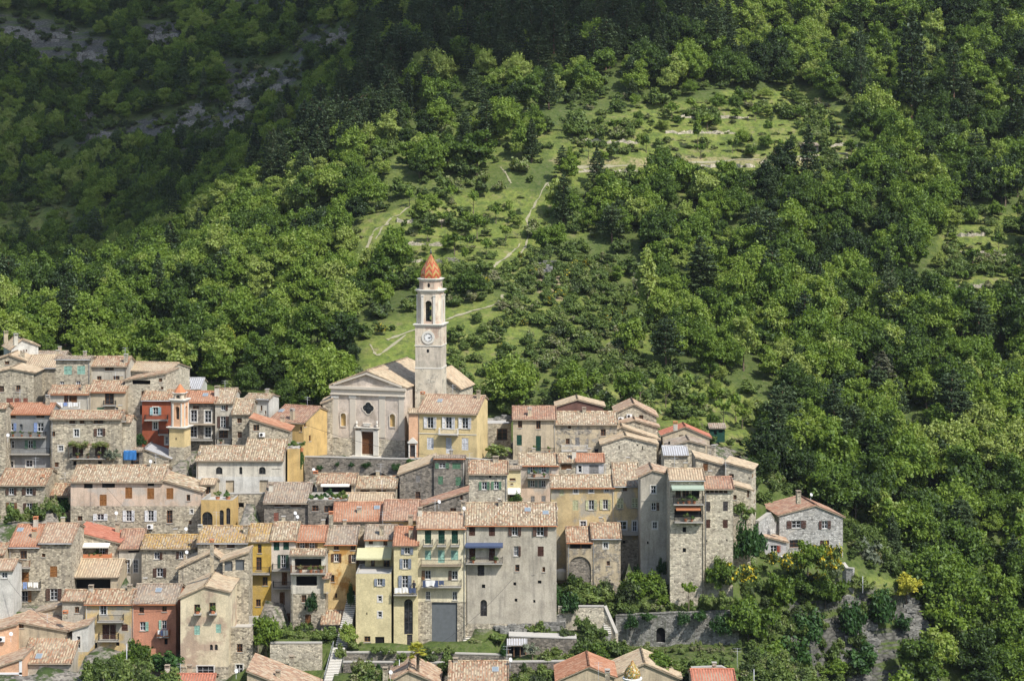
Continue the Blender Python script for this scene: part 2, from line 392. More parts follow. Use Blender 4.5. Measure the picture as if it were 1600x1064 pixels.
def hgt(x, y):
    x = np.atleast_1d(np.asarray(x, float)); y = np.atleast_1d(np.asarray(y, float))
    i = np.clip(np.searchsorted(GX, x) - 1, 0, len(GX) - 2); j = np.clip(np.searchsorted(GY, y) - 1, 0, len(GY) - 2)
    fu = np.clip((x - GX[i]) / (GX[i+1] - GX[i]), 0, 1); fv = np.clip((y - GY[j]) / (GY[j+1] - GY[j]), 0, 1)
    return (ZZ[j, i] * (1 - fu) + ZZ[j, i+1] * fu) * (1 - fv) + (ZZ[j+1, i] * (1 - fu) + ZZ[j+1, i+1] * fu) * fv
def hit(px, py, y0=225, y1=900):
    ys = np.arange(y0, y1, 0.5); x = (px - 800) / F * ys; z = (HOR - py) / F * ys
    k = np.nonzero(hgt(x, ys) >= z)[0]
    if len(k) == 0: return None
    Y = ys[k[0]]; return Vector(((px - 800) / F * Y, Y, float(hgt((px - 800) / F * Y, Y)[0])))
# ---------------------------------------------------------------- house builder
TILE = {'A': (0, 510, 4.256), 'B': (200, 560, 4.256), 'C': (480, 380, 3.13), 'D': (740, 600, 4.256), 'E': (1020, 640, 4.256),
        'F': (0, 700, 4.256), 'G': (300, 700, 4.256), 'H': (580, 700, 4.256), 'I': (840, 700, 4.256), 'J': (0, 880, 5.0),
        'K': (300, 860, 5.0), 'L': (580, 860, 5.0), 'M': (840, 860, 5.0)}
BRRE = {}
HOUSES = []
GRP = 'houses of the hillside village'

def wall_side(mb, O, U, N, width, prof, z0, opens, reveal=0.22, zlow=None, lowmat=1):
    """vertical wall: O origin, U along, N inward; prof = [(u, top)...]; opens = [(u0,u1,v0,v1,arched)]"""
    O = Vector(O); U = Vector(U); N = Vector(N)
    def P(u, v, d=0.0): return O + U * u + N * d + Vector((0, 0, v))
    def top(u):
        for (a, ta), (b, tb) in zip(prof, prof[1:]):
            if u <= b + 1e-6: return ta + (tb - ta) * ((u - a) / max(1e-6, b - a))
        return prof[-1][1]
    ops = []
    for (u0, u1, v0, v1, ar) in opens:
        u0 = max(u0, 0.04); u1 = min(u1, width - 0.04); v1 = min(v1, min(top(u0), top(u1)) - 0.04)
        if u1 - u0 > 0.08 and v1 - v0 > 0.08: ops.append((u0, u1, v0, v1, ar))
    us = sorted({0.0, width, *[p[0] for p in prof], *[o[0] for o in ops], *[o[1] for o in ops]})
    vs = {z0, max(p[1] for p in prof), *[o[2] for o in ops], *[o[3] for o in ops]}
    if zlow is not None: vs.add(zlow)
    vs = sorted(vs)
    flip = U.cross(Vector((0, 0, 1))).dot(N) > 0     # outward normal must be -N
    def put(pts, mat=0):
        mb.face(pts if not flip else pts[::-1], mat)
    for i in range(len(us) - 1):
        a, b = us[i], us[i+1]
        if b - a < 1e-5: continue
        ta, tb = top(a + 1e-7) if i else top(a), top(b)
        for j in range(len(vs) - 1):
            c, d = vs[j], vs[j+1]
            if d - c < 1e-5: continue
            if c >= ta - 1e-6 and c >= tb - 1e-6: continue
            um, vm = (a + b) / 2, (c + d) / 2
            if any(o[0] < um < o[1] and o[2] < vm < o[3] for o in ops): continue
            pts = [P(a, min(c, ta)), P(b, min(c, tb)), P(b, min(d, tb)), P(a, min(d, ta))]
            mat = lowmat if (zlow is not None and vm < zlow) else 0
            # outward normal is U x Z
            q = []
            for p in pts:
                if not q or (p - q[-1]).length > 1e-5: q.append(p)
            if len(q) > 2 and (q[0] - q[-1]).length < 1e-5: q.pop()
            if len(q) > 2: mb.face(q, mat)
    for (u0, u1, v0, v1, ar) in ops:
        r = reveal
        mb.face([P(u0, v0), P(u0, v0, r), P(u0, v1, r), P(u0, v1)]); mb.face([P(u1, v1), P(u1, v1, r), P(u1, v0, r), P(u1, v0)])
        mb.face([P(u0, v0, r), P(u0, v0), P(u1, v0), P(u1, v0, r)]); mb.face([P(u0, v1), P(u0, v1, r), P(u1, v1, r), P(u1, v1)])
        if ar:
            h = (u1 - u0) / 2 * (ar if isinstance(ar, float) else 1.0); cu = (u0 + u1) / 2; hw = (u1 - u0) / 2; n = 6
            for sgn in (-1, 1):
                arc = [P(cu + sgn * hw * math.cos(k / n * math.pi / 2), v1 - h + h * math.sin(k / n * math.pi / 2)) for k in range(n + 1)]
                cor = P(cu + sgn * hw, v1)
                for k in range(n): mb.face([cor, arc[k], arc[k+1]] if sgn > 0 else [cor, arc[k+1], arc[k]])
    return ops

def tile_plane(mb, A, B, C, D, tile=0.34, mat=0, flatroof=False, thick=0.13, soffit=1):
    """A,B eave ends; C,D ridge ends (D above A). Corrugated clay rows with a slab below"""
    A, B, C, D = map(Vector, (A, B, C, D))
    n = (B - A).cross(D - A)
    if n.z < 0: n = -n
    n.normalize(); W_ = (B - A).length; L_ = ((D - A).length + (C - B).length) / 2
    per = 2 if flatroof is False else 1
    nu = max(2, int(round(W_ / tile))) * per; nv = max(1, int(round(L_ / 1.1)))
    amp = 0.055 if flatroof is False else 0.02
    base = len(mb.v); ph = random.randint(0, 900)
    sag = 0.05 * random.uniform(.3, 1.2)
    for j in range(nv + 1):
        t = j / nv; wob = random.uniform(-.012, .012)
        for i in range(nu + 1):
            s = i / nu
            p = (A * (1 - s) + B * s) * (1 - t) + (D * (1 - s) + C * s) * t
            h = amp * (1 if i % 2 == 0 else -1) if per == 2 else amp * (i % 2)
            p = p + n * (h + wob + 0.05 + random.uniform(-.012, .012) - sag * math.sin(math.pi * s) * math.sin(math.pi * t))
            if j == 0: p = p - n * 0 + (A - D).normalized() * random.uniform(0, .05)
            mb.v.append(tuple(p))
    uu = W_ / tile
    for j in range(nv):
        for i in range(nu):
            a = base + j * (nu + 1) + i
            mb.f.append((a, a + 1, a + nu + 2, a + nu + 1)); mb.m.append(mat); mb.sm.append(per == 2)
            x0 = ph + (i / per) + .25; x1 = ph + ((i + 1) / per) + .25
            mb.uv.append([(x0, -j / nv * L_), (x1, -j / nv * L_), (x1, -(j + 1) / nv * L_), (x0, -(j + 1) / nv * L_)])
    # slab
    e = n * -0.015; g = n * -thick
    top = [p + e for p in (A, B, C, D)]; bot = [p + g for p in (A, B, C, D)]
    mb.hexa([bot[0], bot[1], bot[2], bot[3], top[0], top[1], top[2], top[3]], soffit)

def cap(mb, a, b, r=0.12, mat=0):
    a = Vector(a); b = Vector(b); L_ = (b - a).length
    if L_ < .3: return
    n = max(1, int(L_ / .42)); d = (b - a) / n
    for k in range(n):
        s = len(mb.f); mb.tube(a + d * k, a + d * (k + 1.04), r * 1.12, 6, mat, r2=r * .92)
        for q in range(s, len(mb.f)):
            x = random.random() * 900; mb.uv[q] = [(x + .1, 0.05)] * len(mb.f[q])

def bars(mb, u0, u1, v0, v1, y, t, nx, ny, fr=0.07, mat=0):
    """window joinery in the plane y (local), frame width fr"""
    mb.box(u0, u0 + fr, y, y + t, v0, v1, mat); mb.box(u1 - fr, u1, y, y + t, v0, v1, mat)
    mb.box(u0 + fr, u1 - fr, y, y + t, v0, v0 + fr, mat); mb.box(u0 + fr, u1 - fr, y, y + t, v1 - fr, v1, mat)
    for i in range(1, nx):
        x = u0 + (u1 - u0) * i / nx; w = fr * .85 if i * 2 == nx else fr * .4
        mb.box(x - w / 2, x + w / 2, y + .005, y + t - .005, v0 + fr, v1 - fr, mat)
    for j in range(1, ny):
        z = v0 + (v1 - v0) * j / ny
        mb.box(u0 + fr, u1 - fr, y + .01, y + t - .01, z - fr * .22, z + fr * .22, mat)

def leaf_panel(mb, w, h, mat=0):
    """a shutter leaf: hinge edge at x=0, thickness about .045 towards -y"""
    f = .06
    mb.box(0, f, -.045, 0, 0, h, mat); mb.box(w - f, w, -.045, 0, 0, h, mat)
    for z in (0, h / 2 - f / 2, h - f): mb.box(f, w - f, -.043, -.003, z, z + f, mat)
    n = max(3, int(h / .13))
    for k in range(n):
        z = h * (k + .5) / n
        mb.hexa([(f, -.038, z - .045), (w - f, -.038, z - .045), (w - f, -.006, z + .01), (f, -.006, z + .01),
                 (f, -.03, z - .03), (w - f, -.03, z - .03), (w - f, -.002, z + .03), (f, -.002, z + .03)], mat)

class House:
    def __init__(s, tile, x0, x1, roof, base, Y, wall, rmat, name='stone_house', label='', rot=0.0, depth=None, slope=.32,
                 low=None, win='', rwin='', pitch=0.0, over=.32, zdown=6.0, cat='house', fm=None, parapet=.5, flatroof=False, kind_group=GRP):
        s.ox, s.oy, s.k = TILE[tile]
        X = lambda x: s.ox + x / s.k
        Yy = lambda y: s.oy + y / s.k
        s.X, s.Yy = X, Yy
        th = R(rot); s.u = Vector((math.cos(th), math.sin(th), 0)); s.d = Vector((-math.sin(th), math.cos(th), 0))
        cx = (X(x0) + X(x1)) / 2
        P0 = at(cx, 500, Y); s.P0 = P0
        def onplane(px, py, back=0.0):
            r = Vector(((px - 800) / F, 1, (HOR - py) / F)); Pb = P0 + s.d * back
            return r * (Pb.dot(s.d) / r.dot(s.d))
        s.onplane = onplane
        L = onplane(X(x0), Yy(base)); Rr = onplane(X(x1), Yy(base))
        s.W = (Rr - L).dot(s.u)
        zb = min(L.z, Rr.z)
        s.root = empty(name, (L.x, L.y, zb), th, label, cat, kind_group)
        s.O = Vector((L.x, L.y, zb)); s.name = name; s.label = label; s.short = label
        loc = s.loc
        kind = roof[0]
        if kind == 'F':
            ey, ry = roof[1], roof[2]
            pe = onplane(cx, Yy(ey)); E = pe.z - zb
            Yc = pe.y; kk = (HOR - Yy(ry)) / F; c = math.cos(th)
            sl_ = slope; den = sl_ - kk * c
            r = (kk * Yc - pe.z) / den
            if r > 6.2: r = 6.2; sl_ = (kk * Yc - pe.z) / r + kk * c
            if r < 1.2: r = 1.2; sl_ = max(.12, (kk * Yc - pe.z) / r + kk * c)
            D = depth or min(max(2 * r, 4.5), r + 3.0)
            sb = min(sl_, .35) if D > r else 0
            s.r, s.sl, s.E, s.D = r, sl_, E, D
            zr = E + sl_ * r; zbk = zr - sb * (D - r)
            front = [(0, E), (s.W, E)]; side = [(0, E), (r, zr), (D, zbk)]; back = [(0, zbk), (s.W, zbk)]
        elif kind in ('G', 'S'):
            if kind == 'G': _, ax, ay, eL, eR = roof
            else: _, eL, eR = roof; ax = None
            pl = onplane(X(x0), Yy(eL)).z - zb; pr = onplane(X(x1), Yy(eR)).z - zb
            D = depth or 7.0; s.D = D
            if ax is None: front = [(0, pl), (s.W, pr)]
            else:
                pa = onplane(X(ax), Yy(ay)); ua = (pa - s.O).dot(s.u); front = [(0, pl), (ua, pa.z - zb), (s.W, pr)]
            side = None; back = None; s.E = min(pl, pr)
        else:  # T flat terrace
            pe = onplane(cx, Yy(roof[1])); s.E = pe.z - zb; D = depth or 6.0; s.D = D
            front = [(0, s.E), (s.W, s.E)]; side = back = None
        s.front = front; s.kind = kind
        s.ofr = []; s.orr = []; s.items = []
        s.parse(win, 'f'); s.parse(rwin, 'r')
        zl = None
        if low: zl = onplane(cx, Yy(low[0])).z - zb
        mb = MB(); z0 = -zdown
        s.fo = wall_side(mb, (0, 0, 0), (1, 0, 0), (0, 1, 0), s.W, front, z0, [o for o in s.ofr], zlow=zl)
        sprofR = side or [(0, front[-1][1]), (D, front[-1][1])]
        sprofL = side or [(0, front[0][1]), (D, front[0][1])]
        s.sprofR = sprofR
        wall_side(mb, (s.W, 0, 0), (0, 1, 0), (-1, 0, 0), D, sprofR, z0, s.orr, zlow=zl)
        Lp = [(D - a, b) for a, b in sprofL][::-1]
        wall_side(mb, (0, D, 0), (0, -1, 0), (1, 0, 0), D, Lp, z0, [], zlow=zl)
        bp = back or [(s.W - a, b) for a, b in front][::-1]
        wall_side(mb, (s.W, D, 0), (-1, 0, 0), (0, -1, 0), s.W, bp, z0, [], zlow=zl)
        if kind == 'T':
            mb.face([(0.02, 0.02, s.E - parapet), (s.W - .02, 0.02, s.E - parapet), (s.W - .02, D - .02, s.E - parapet), (.02, D - .02, s.E - parapet)], 2)
            # inner faces and coping of the parapet
            t = .22
            for (a, b, c, d) in ((0, s.W, 0, t), (0, s.W, D - t, D), (0, t, t, D - t), (s.W - t, s.W, t, D - t)):
                mb.box(a + .003, b - .003, c + .003, d - .003, s.E - parapet + .002, s.E + .05, 3)
        s.wall = mb.build('wall', [wall, (low[1] if low else wall), 'concrete', 'slab'], s.root)
        s.W_ = s.W
        # roof
        if kind != 'T':
            rb = MB(); ov = over; sd = .16
            if kind == 'F':
                A = (-sd, -ov, E - sl_ * ov); B = (s.W + sd, -ov, E - sl_ * ov); Cc = (s.W + sd, r, zr); Dd = (-sd, r, zr)
                lift = Vector((0, 0, .13))
                A, B, Cc, Dd = [Vector(p) + lift for p in (A, B, Cc, Dd)]
                tile_plane(rb, A, B, Cc, Dd, flatroof=flatroof)
                if D > r + .3:
                    A2 = Vector((s.W + sd, D + .25, zbk - sb * .25)) + lift; B2 = Vector((-sd, D + .25, zbk - sb * .25)) + lift
                    tile_plane(rb, A2, B2, Dd, Cc, flatroof=flatroof)
                cap(rb, Dd + Vector((0, 0, .07)), Cc + Vector((0, 0, .07)))
                s.plane = (A, B, Dd)
                if not flatroof:
                    for e, fz in ((-sd + .05, 0), (s.W + sd - .05, 0)):
                        cap(rb, Vector((e, -ov, A.z + .06)), Vector((e, r, Dd.z + .06)), .09)
            else:
                pts = front; lift = Vector((0, 0, .13)); ov = over * .7
                for (a, za), (b, zb2) in zip(pts, pts[1:]):
                    sg = (zb2 - za) / max(.01, b - a)
                    a2, za2, b2, zb3 = a, za, b, zb2
                    if a == pts[0][0]: a2 = a - (.35 if sg > 0 else .1); za2 = za + sg * (a2 - a)
                    if b == pts[-1][0]: b2 = b + (.35 if sg < 0 else .1); zb3 = zb2 + sg * (b2 - b)
                    Lf, Lb = Vector((a2, -ov, za2)) + lift, Vector((a2, D + .1, za2)) + lift
                    Rf, Rb = Vector((b2, -ov, zb3)) + lift, Vector((b2, D + .1, zb3)) + lift
                    if sg > 0: tile_plane(rb, Lb, Lf, Rf, Rb, flatroof=flatroof); s.plane = (Lf, Lb, Rf)
                    else: tile_plane(rb, Rf, Rb, Lb, Lf, flatroof=flatroof); s.plane = (Rf, Rb, Lf)
                    if not flatroof: cap(rb, Lf + Vector((0, .08, .06)), Rf + Vector((0, .08, .06)), .09)
                if len(pts) == 3:
                    u_, z_ = pts[1]; cap(rb, Vector((u_, -ov, z_ + .24)), Vector((u_, D, z_ + .24)), .13)
            s.roof = rb.build('roof', [rmat, 'soffit'], s.root)
        else: s.roof = None; s.plane = None
        s.rmat = rmat
        for it in s.items: s.make(it)
        if kind == 'F' and s.W > 3.2 and rmat != 'met':
            if random.random() < .35: antenna(s.roof, Vector((random.uniform(.6, s.W - .6), s.r, zr + .1)), random.uniform(1.2, 2.2))
            if ' X ' not in ' ' + win.replace(';', ' ; ') and 'X' not in win and random.random() < .7:
                u_ = random.uniform(.6, s.W - .6); w = .24; mb = MB(); yv = s.r + .4; mb.box(u_ - w, u_ + w, yv - w, yv + w, zr - .6, zr + .85); o = mb.build('chimney', random.choice(['berub', 'be', 'rub']), s.roof)
                c_ = MB(); c_.box(u_ - w - .06, u_ + w + .06, yv - w - .06, yv + w + .06, zr + .851, zr + .93); c_.build('cap', 'slab', o)
        if kind == 'F' and s.W > 3.2 and rmat not in ('met',) and E > 3:
            g = MB(); zg = E - s.sl * over + .06; g.tube((-.1, -over - .05, zg), (s.W + .1, -over - .05, zg), .06, 6); g.build('gutter', random.choice(['metal', 'soffit', 'terracotta']), s.root)
            if random.random() < .75:
                g = MB(); x = random.choice([.18, s.W - .18]); g.tube((x, -over - .05, zg), (x, -.07, zg - .5), .045, 6); g.tube((x, -.07, zg - .5), (x, -.07, 0.2), .045, 6); g.build('downpipe', random.choice(['metal', 'soffit', 'trim']), s.root)
        FOOT.append((s.O.x, s.O.y, th, s.W, D, zb, fm if fm else (7.0 if (248 < Y < 303 and X(x1) < 1150 and Yy(base) < 950) else 1.8)))
        HOUSES.append(s)
    def loc(s, P): q = P - s.O; return Vector((q.dot(s.u), q.dot(s.d), q.z))
    def uz(s, x, y, side='f', back=0.0):
        px, py = s.X(x), s.Yy(y)
        if side == 'f':
            q = s.onplane(px, py, back) - s.O; return q.dot(s.u), q.z
        r = Vector(((px - 800) / F, 1, (HOR - py) / F)); Pw = s.O + s.u * s.W
        q = r * (Pw.dot(s.u) / r.dot(s.u)) - Pw; return q.dot(s.d), q.z
    def parse(s, txt, side):
        for w in [w.split() for w in txt.split(';') if w.strip()]:
            t = w[0]
            if t in 'gGkosmDhaczn':
                cx, cy, ww, hh = map(float, w[1:5]); args = w[5:]
                u0, v0 = s.uz(cx - ww / 2, cy + hh / 2, side); u1, v1 = s.uz(cx + ww / 2, cy - hh / 2, side)
                if side == 'r' and (u0 < 0 or u1 > s.D): u0 = max(.1, u0)
                if u1 < u0: u0, u1 = u1, u0
                (s.ofr if side == 'f' else s.orr).append((u0, u1, v0, v1, 1.0 if t in 'an' else 0))
                s.items.append((t, side, u0, u1, v0, v1, args))
            elif t in ('B', 'W', 'P'):
                s.items.append((t, side, *map(float, w[1:5]), w[5:]))
            elif t in ('X', 'Y', 'N', 'A', 'S'):
                s.items.append((t, side, float(w[1]), float(w[2]), 0, 0, w[3:]))
    def make(s, it):
        t, side, a, b, c, d, args = it
        if t in 'gGkosmDhaczn':
            u0, u1, v0, v1 = a, b, c, d
            W_ = s.W if side == 'f' else s.D
            u0 = max(u0, .05); u1 = min(u1, W_ - .05)
            if u1 - u0 < .12 or v1 - v0 < .12: return
            rz = 0.0 if side == 'f' else R(90); off = Vector((0, 0, 0)) if side == 'f' else Vector((s.W, 0, 0))
            col = next((q for q in args if ('c_' + q) in M), None); opt = set(args)
            def put(mb, name, mats, parent=s.root, loc=None, rz_=rz):
                o = mb.build(name, mats, parent)
                if parent is s.root: o.location = loc if loc is not None else off; o.rotation_euler = (0, 0, rz_)
                elif loc is not None: o.location = loc
                return o
            wide = (u1 - u0)
            if t in 'gGkosma' and not (t == 'k' and wide > 2.6):
                mb = MB(); fm = 'c_' + ('br' if t == 'k' else (opt & {'dkf'} and 'db' or 'wh'))
                if t == 'a': fm = 'c_dk'
                if t not in 'cs':
                    nx = 2 if wide > .55 else 1
                    if wide > 1.7: nx = int(wide / .6)
                    ny = 3 if v1 - v0 > 1.5 else 2
                    bars(mb, u0 + .005, u1 - .005, v0 + .005, v1 - .005, .12, .07, nx, ny, .075)
                if t == 'G' or 'G' in opt:
                    e = .14
                    mb.box(u0 - e, u0, -.02, .09, v0 - e, v1 + e, 1); mb.box(u1, u1 + e, -.02, .09, v0 - e, v1 + e, 1)
                    mb.box(u0, u1, -.02, .09, v1, v1 + e, 1); mb.box(u0, u1, -.03, .09, v0 - e, v0, 1)
                elif t != 'a':
                    mb.box(u0 - .08, u1 + .08, -.07, .10, v0 - .09, v0 - .003, 1)
                w = put(mb, 'window', [fm, 'trim' if (t == 'G' or 'G' in opt) else 'slab'])
                g = MB(); g.face([(u0, .17, v0), (u1, .17, v0), (u1, .17, v1), (u0, .17, v1)]); put(g, 'pane', 'glass', w)
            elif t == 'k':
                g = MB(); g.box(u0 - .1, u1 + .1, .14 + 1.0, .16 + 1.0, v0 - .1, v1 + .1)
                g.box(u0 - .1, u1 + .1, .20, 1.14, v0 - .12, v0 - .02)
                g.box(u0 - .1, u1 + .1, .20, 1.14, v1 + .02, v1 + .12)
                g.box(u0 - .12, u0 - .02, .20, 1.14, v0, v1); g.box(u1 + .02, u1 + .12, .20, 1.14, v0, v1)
                put(g, 'opening', 'dark')  # near-black lining stands for the shade inside wide openings
            if t == 'n':
                g = MB(); g.face([(u0, .21, v0), (u1, .21, v0), (u1, .21, v1), (u0, .21, v1)]); put(g, 'niche', args[0] if args else 'oc')
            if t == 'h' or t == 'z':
                g = MB(); g.face([(u0, .21, v0), (u1, .21, v0), (u1, .21, v1), (u0, .21, v1)]); put(g, 'window' if t == 'h' else 'panel', 'dark' if t == 'h' else (args[0] if args else 'gpanel'))  # dark sheets stand for the unlit inside of holes and galleries
            if t in 'c' or t == 's' or t == 'm':
                hw = (u1 - u0) / 2
                for sg in ((0, 1) if wide > .4 else (0,)):
                    p = MB(); ww = hw if wide > .4 else hw * 2; hh = v1 - v0
                    if t == 'm': leaf_panel(p, ww - .01, hh * .55)
                    else: leaf_panel(p, ww - .01, hh - .02)
                    zoff = v0 + .01 + (hh * .45 if t == 'm' else 0)
                    lo = Vector((u0 + sg * ww + .005, .07, zoff))
                    if side == 'r': lo = off + Vector((-.07, u0 + sg * ww, zoff))
                    o = put(p, 'shutter', 'c_' + (col or 'br'), loc=lo)
                    if t == 'm' and side == 'f':
                        q = MB(); leaf_panel(q, ww - .01, hh * .45)
                        f = put(q, 'flap', 'c_' + (col or 'pg'), o, loc=Vector((0, -.02, 0))); f.rotation_euler = (math.pi - R(38), 0, 0)
            if t == 'D':
                p = MB(); leaf_panel(p, wide - .02, v1 - v0 - .02); lo = Vector((u0 + .01, .12, v0 + .01)) if side == 'f' else off + Vector((-.12, u0, v0))
                o = put(p, 'door', 'c_' + (col or 'br'), loc=lo)
                h_ = MB(); h_.tube((wide - .12, -.05, 1.0), (wide - .12, -.10, 1.0), .03); h_.build('handle', 'iron', o)
            if t == 'o':
                sides = (0, 1)
                if 'ro' in opt: sides = (1,)
                if 'lo' in opt: sides = (0,)
                for sg in sides:
                    hw = wide / 2 + .02; p = MB(); leaf_panel(p, hw, v1 - v0)
                    ang = R(random.uniform(4, 16))
                    if sg == 0: lo = Vector((u0 - .02 - hw * math.cos(ang), -.01 - hw * math.sin(ang), v0)); rr = ang
                    else: lo = Vector((u1 + .02, -.01, v0)); rr = -ang
                    if side == 'r':
                        lo = Vector((s.W - lo.y, lo.x, lo.z))
                    put(p, 'shutter', 'c_' + (col or 'br'), loc=lo, rz_=rz + rr)
        elif t == 'B':   # balcony x0 x1 yfloor ytop
            x0, x1, yf, yt = a, b, c, d
            pj = .95
            q0 = s.onplane(s.X(x0), s.Yy(yf), -pj) - s.O; q1 = s.onplane(s.X(x1), s.Yy(yf), -pj) - s.O
            u0, u1, z = q0.dot(s.u), q1.dot(s.u), q0.z
            h = (s.onplane(s.X(x0), s.Yy(yt), -pj) - s.O).z - z
            h = max(h, .12)
            mb = MB(); mb.box(u0, u1, -pj, -.003, z - .14, z)
            n = max(2, int((u1 - u0) / 1.6))
            for k in range(n + 1):
                x = u0 + .1 + (u1 - u0 - .2) * k / n
                mb.hexa([(x - .05, -.7, z - .19), (x + .05, -.7, z - .19), (x + .05, -.003, z - .40), (x - .05, -.003, z - .40),
                         (x - .05, -.7, z - .14), (x + .05, -.7, z - .14), (x + .05, -.003, z - .142), (x - .05, -.003, z - .142)])
            rail = next((q for q in args if q in ('iron', 'white', 'wood', 'pw', 'wh', 'slab', 'terracotta')), 'iron')
            bal = mb.build('balcony', 'soffit' if 'ts' in args else 'slab', s.root)
            if h > .3:
                rb = MB(); y = -pj + .04
                if rail in ('pw', 'slab', 'terracotta'):
                    rb.box(u0, u1, y - .04, y + .06, z, z + h)
                    rb.box(u0, u0 + .1, y + .06, -.003, z, z + h); rb.box(u1 - .1, u1, y + .06, -.003, z, z + h)
                else:
                    rb.box(u0, u1, y, y + .04, z + h - .05, z + h); rb.box(u0, u1, y, y + .03, z + .08, z + .11)
                    for e in (u0 + .02, u1 - .02): rb.box(e - .02, e + .02, y + .04, -.003, z + h - .05, z + h); rb.box(e - .015, e + .015, y + .03, -.003, z + .08, z + .11)
                    k = u0
                    while k < u1:
                        rb.box(k - .012, k + .012, y + .008, y + .03, z, z + h - .05); k += .14
                    for e in (u0 + .02, u1 - .02):
                        yy = y + .14
                        while yy < -.05: rb.box(e - .01, e + .01, yy, yy + .02, z, z + h - .05); yy += .14
                rb.build('railing', {'wh': 'white'}.get(rail, rail), bal)
            if 'plants' in args: PLANTS.append((s, u0, u1, -pj + .3, z, 'plants2' in args))
            if 'cloth' in args or 'clothb' in args: CLOTHS.append((s, u0, u1, -pj - .02, z + h, 'clothb' in args))
            if 'man' in args: PERSON.append((s, u0 + (u1 - u0) * .86, -.42, z))
        elif t == 'W':   # awning x0 x1 ytop ybottom colour
            (ua, za) = s.uz(a, c); (ub, _) = s.uz(b, c)
            pj = float(args[1]) if len(args) > 1 else 1.4
            q = s.onplane(s.X((a + b) / 2), s.Yy(d), -pj) - s.O; zb2 = q.z
            mb = MB(); n = max(3, int((ub - ua) / .5))
            for k in range(n):
                x0 = ua + (ub - ua) * k / n; x1 = ua + (ub - ua) * (k + 1) / n
                mb.hexa([(x0, -pj, zb2 - .03), (x1, -pj, zb2 - .03), (x1, -.01, za - .03), (x0, -.01, za - .03),
                         (x0, -pj, zb2), (x1, -pj, zb2), (x1, -.01, za), (x0, -.01, za)])
            mb.box(ua, ub, -pj - .03, -pj, zb2 - .22, zb2 + .01)
            mb.box(ua, ua + .05, -pj, -.01, zb2 - .08, zb2 - .04); mb.box(ub - .05, ub, -pj, -.01, zb2 - .08, zb2 - .04)
            mb.build('awning', args[0] if args else 'canvas', s.root)
        elif t == 'P':   # free wall panel
            (ua, za) = s.uz(a, c); (ub, zb2) = s.uz(b, d)
            mb = MB(); mb.box(ua, ub, -.06, .0, zb2, za); mb.build('panel', args[0], s.root)
        elif t in ('X', 'Y', 'N', 'S', 'A'):
            px, py = s.X(a), s.Yy(b)
            if s.plane is not None and t != 'A':
                A_, B_, C_ = [s.O + s.u * p.x + s.d * p.y + Vector((0, 0, p.z)) for p in map(Vector, s.plane)]
                n = (B_ - A_).cross(C_ - A_); r = Vector(((px - 800) / F, 1, (HOR - py) / F)); Pp = r * (A_.dot(n) / r.dot(n))
                L_ = s.loc(Pp)
            else:
                q = s.onplane(px, py); L_ = s.loc(q)
            par = s.roof or s.wall
            if t == 'X':
                h = float(args[0]) if args else .9; w = .28 if len(args) < 2 else float(args[1])
                mb = MB(); mb.box(L_.x - w, L_.x + w, L_.y - w, L_.y + w, L_.z - .5, L_.z + h)
                o = mb.build('chimney', random.choice(['berub', 'whr', 'be', 'rub']), par)
                c_ = MB(); c_.box(L_.x - w - .04, L_.x + w + .04, L_.y - w - .04, L_.y + w + .04, L_.z + h, L_.z + h + .06)
                for e in (-1, 1): c_.box(L_.x + e * w - .06 * (e > 0) , L_.x + e * w + .06 * (e < 0), L_.y - w, L_.y + w, L_.z + h + .07, L_.z + h + .27)
                c_.box(L_.x - w - .05, L_.x + w + .05, L_.y - w - .05, L_.y + w + .05, L_.z + h + .27, L_.z + h + .34)
                c_.build('cap', random.choice(['terracotta', 'slab', 'soffit', 'soffit']), o)
            elif t == 'Y': dish(par, L_)
            elif t == 'N': antenna(par, L_, float(args[0]) if args else 1.8)
            elif t == 'S':
                A_, B_, C_ = map(Vector, s.plane); ux = (B_ - A_).normalized(); sx = (C_ - A_).normalized(); nn = ux.cross(sx)
                if nn.z < 0: nn = -nn
                mb = MB(); c = L_; w, h = .4, .5
                mb.hexa([c + ux * i * w + sx * j * h + nn * k for k in (.02, .14) for (i, j) in ((-1,-1),(1,-1),(1,1),(-1,1))])
                o = mb.build('skylight', 'metal', par)
                g = MB(); g.hexa([c + ux * i * (w - .07) + sx * j * (h - .07) + nn * k for k in (.139, .145) for (i, j) in ((-1,-1),(1,-1),(1,1),(-1,1))])
                g.build('pane', 'paleglass', o)
            elif t == 'A':
                x, z = L_.x, L_.z; mb = MB(); mb.box(x - .42, x + .42, -.36, -.04, z - .30, z + .30)
                mb.box(x - .35, x - .31, -.3, -.003, z - .4, z - .3); mb.box(x + .31, x + .35, -.3, -.003, z - .4, z - .3)
                o = mb.build('air_conditioner', 'white', s.root)
                g = MB(); g.tube((x - .1, -.36, z), (x - .1, -.385, z), .22, 14); g.build('fan_grille', 'iron', o)

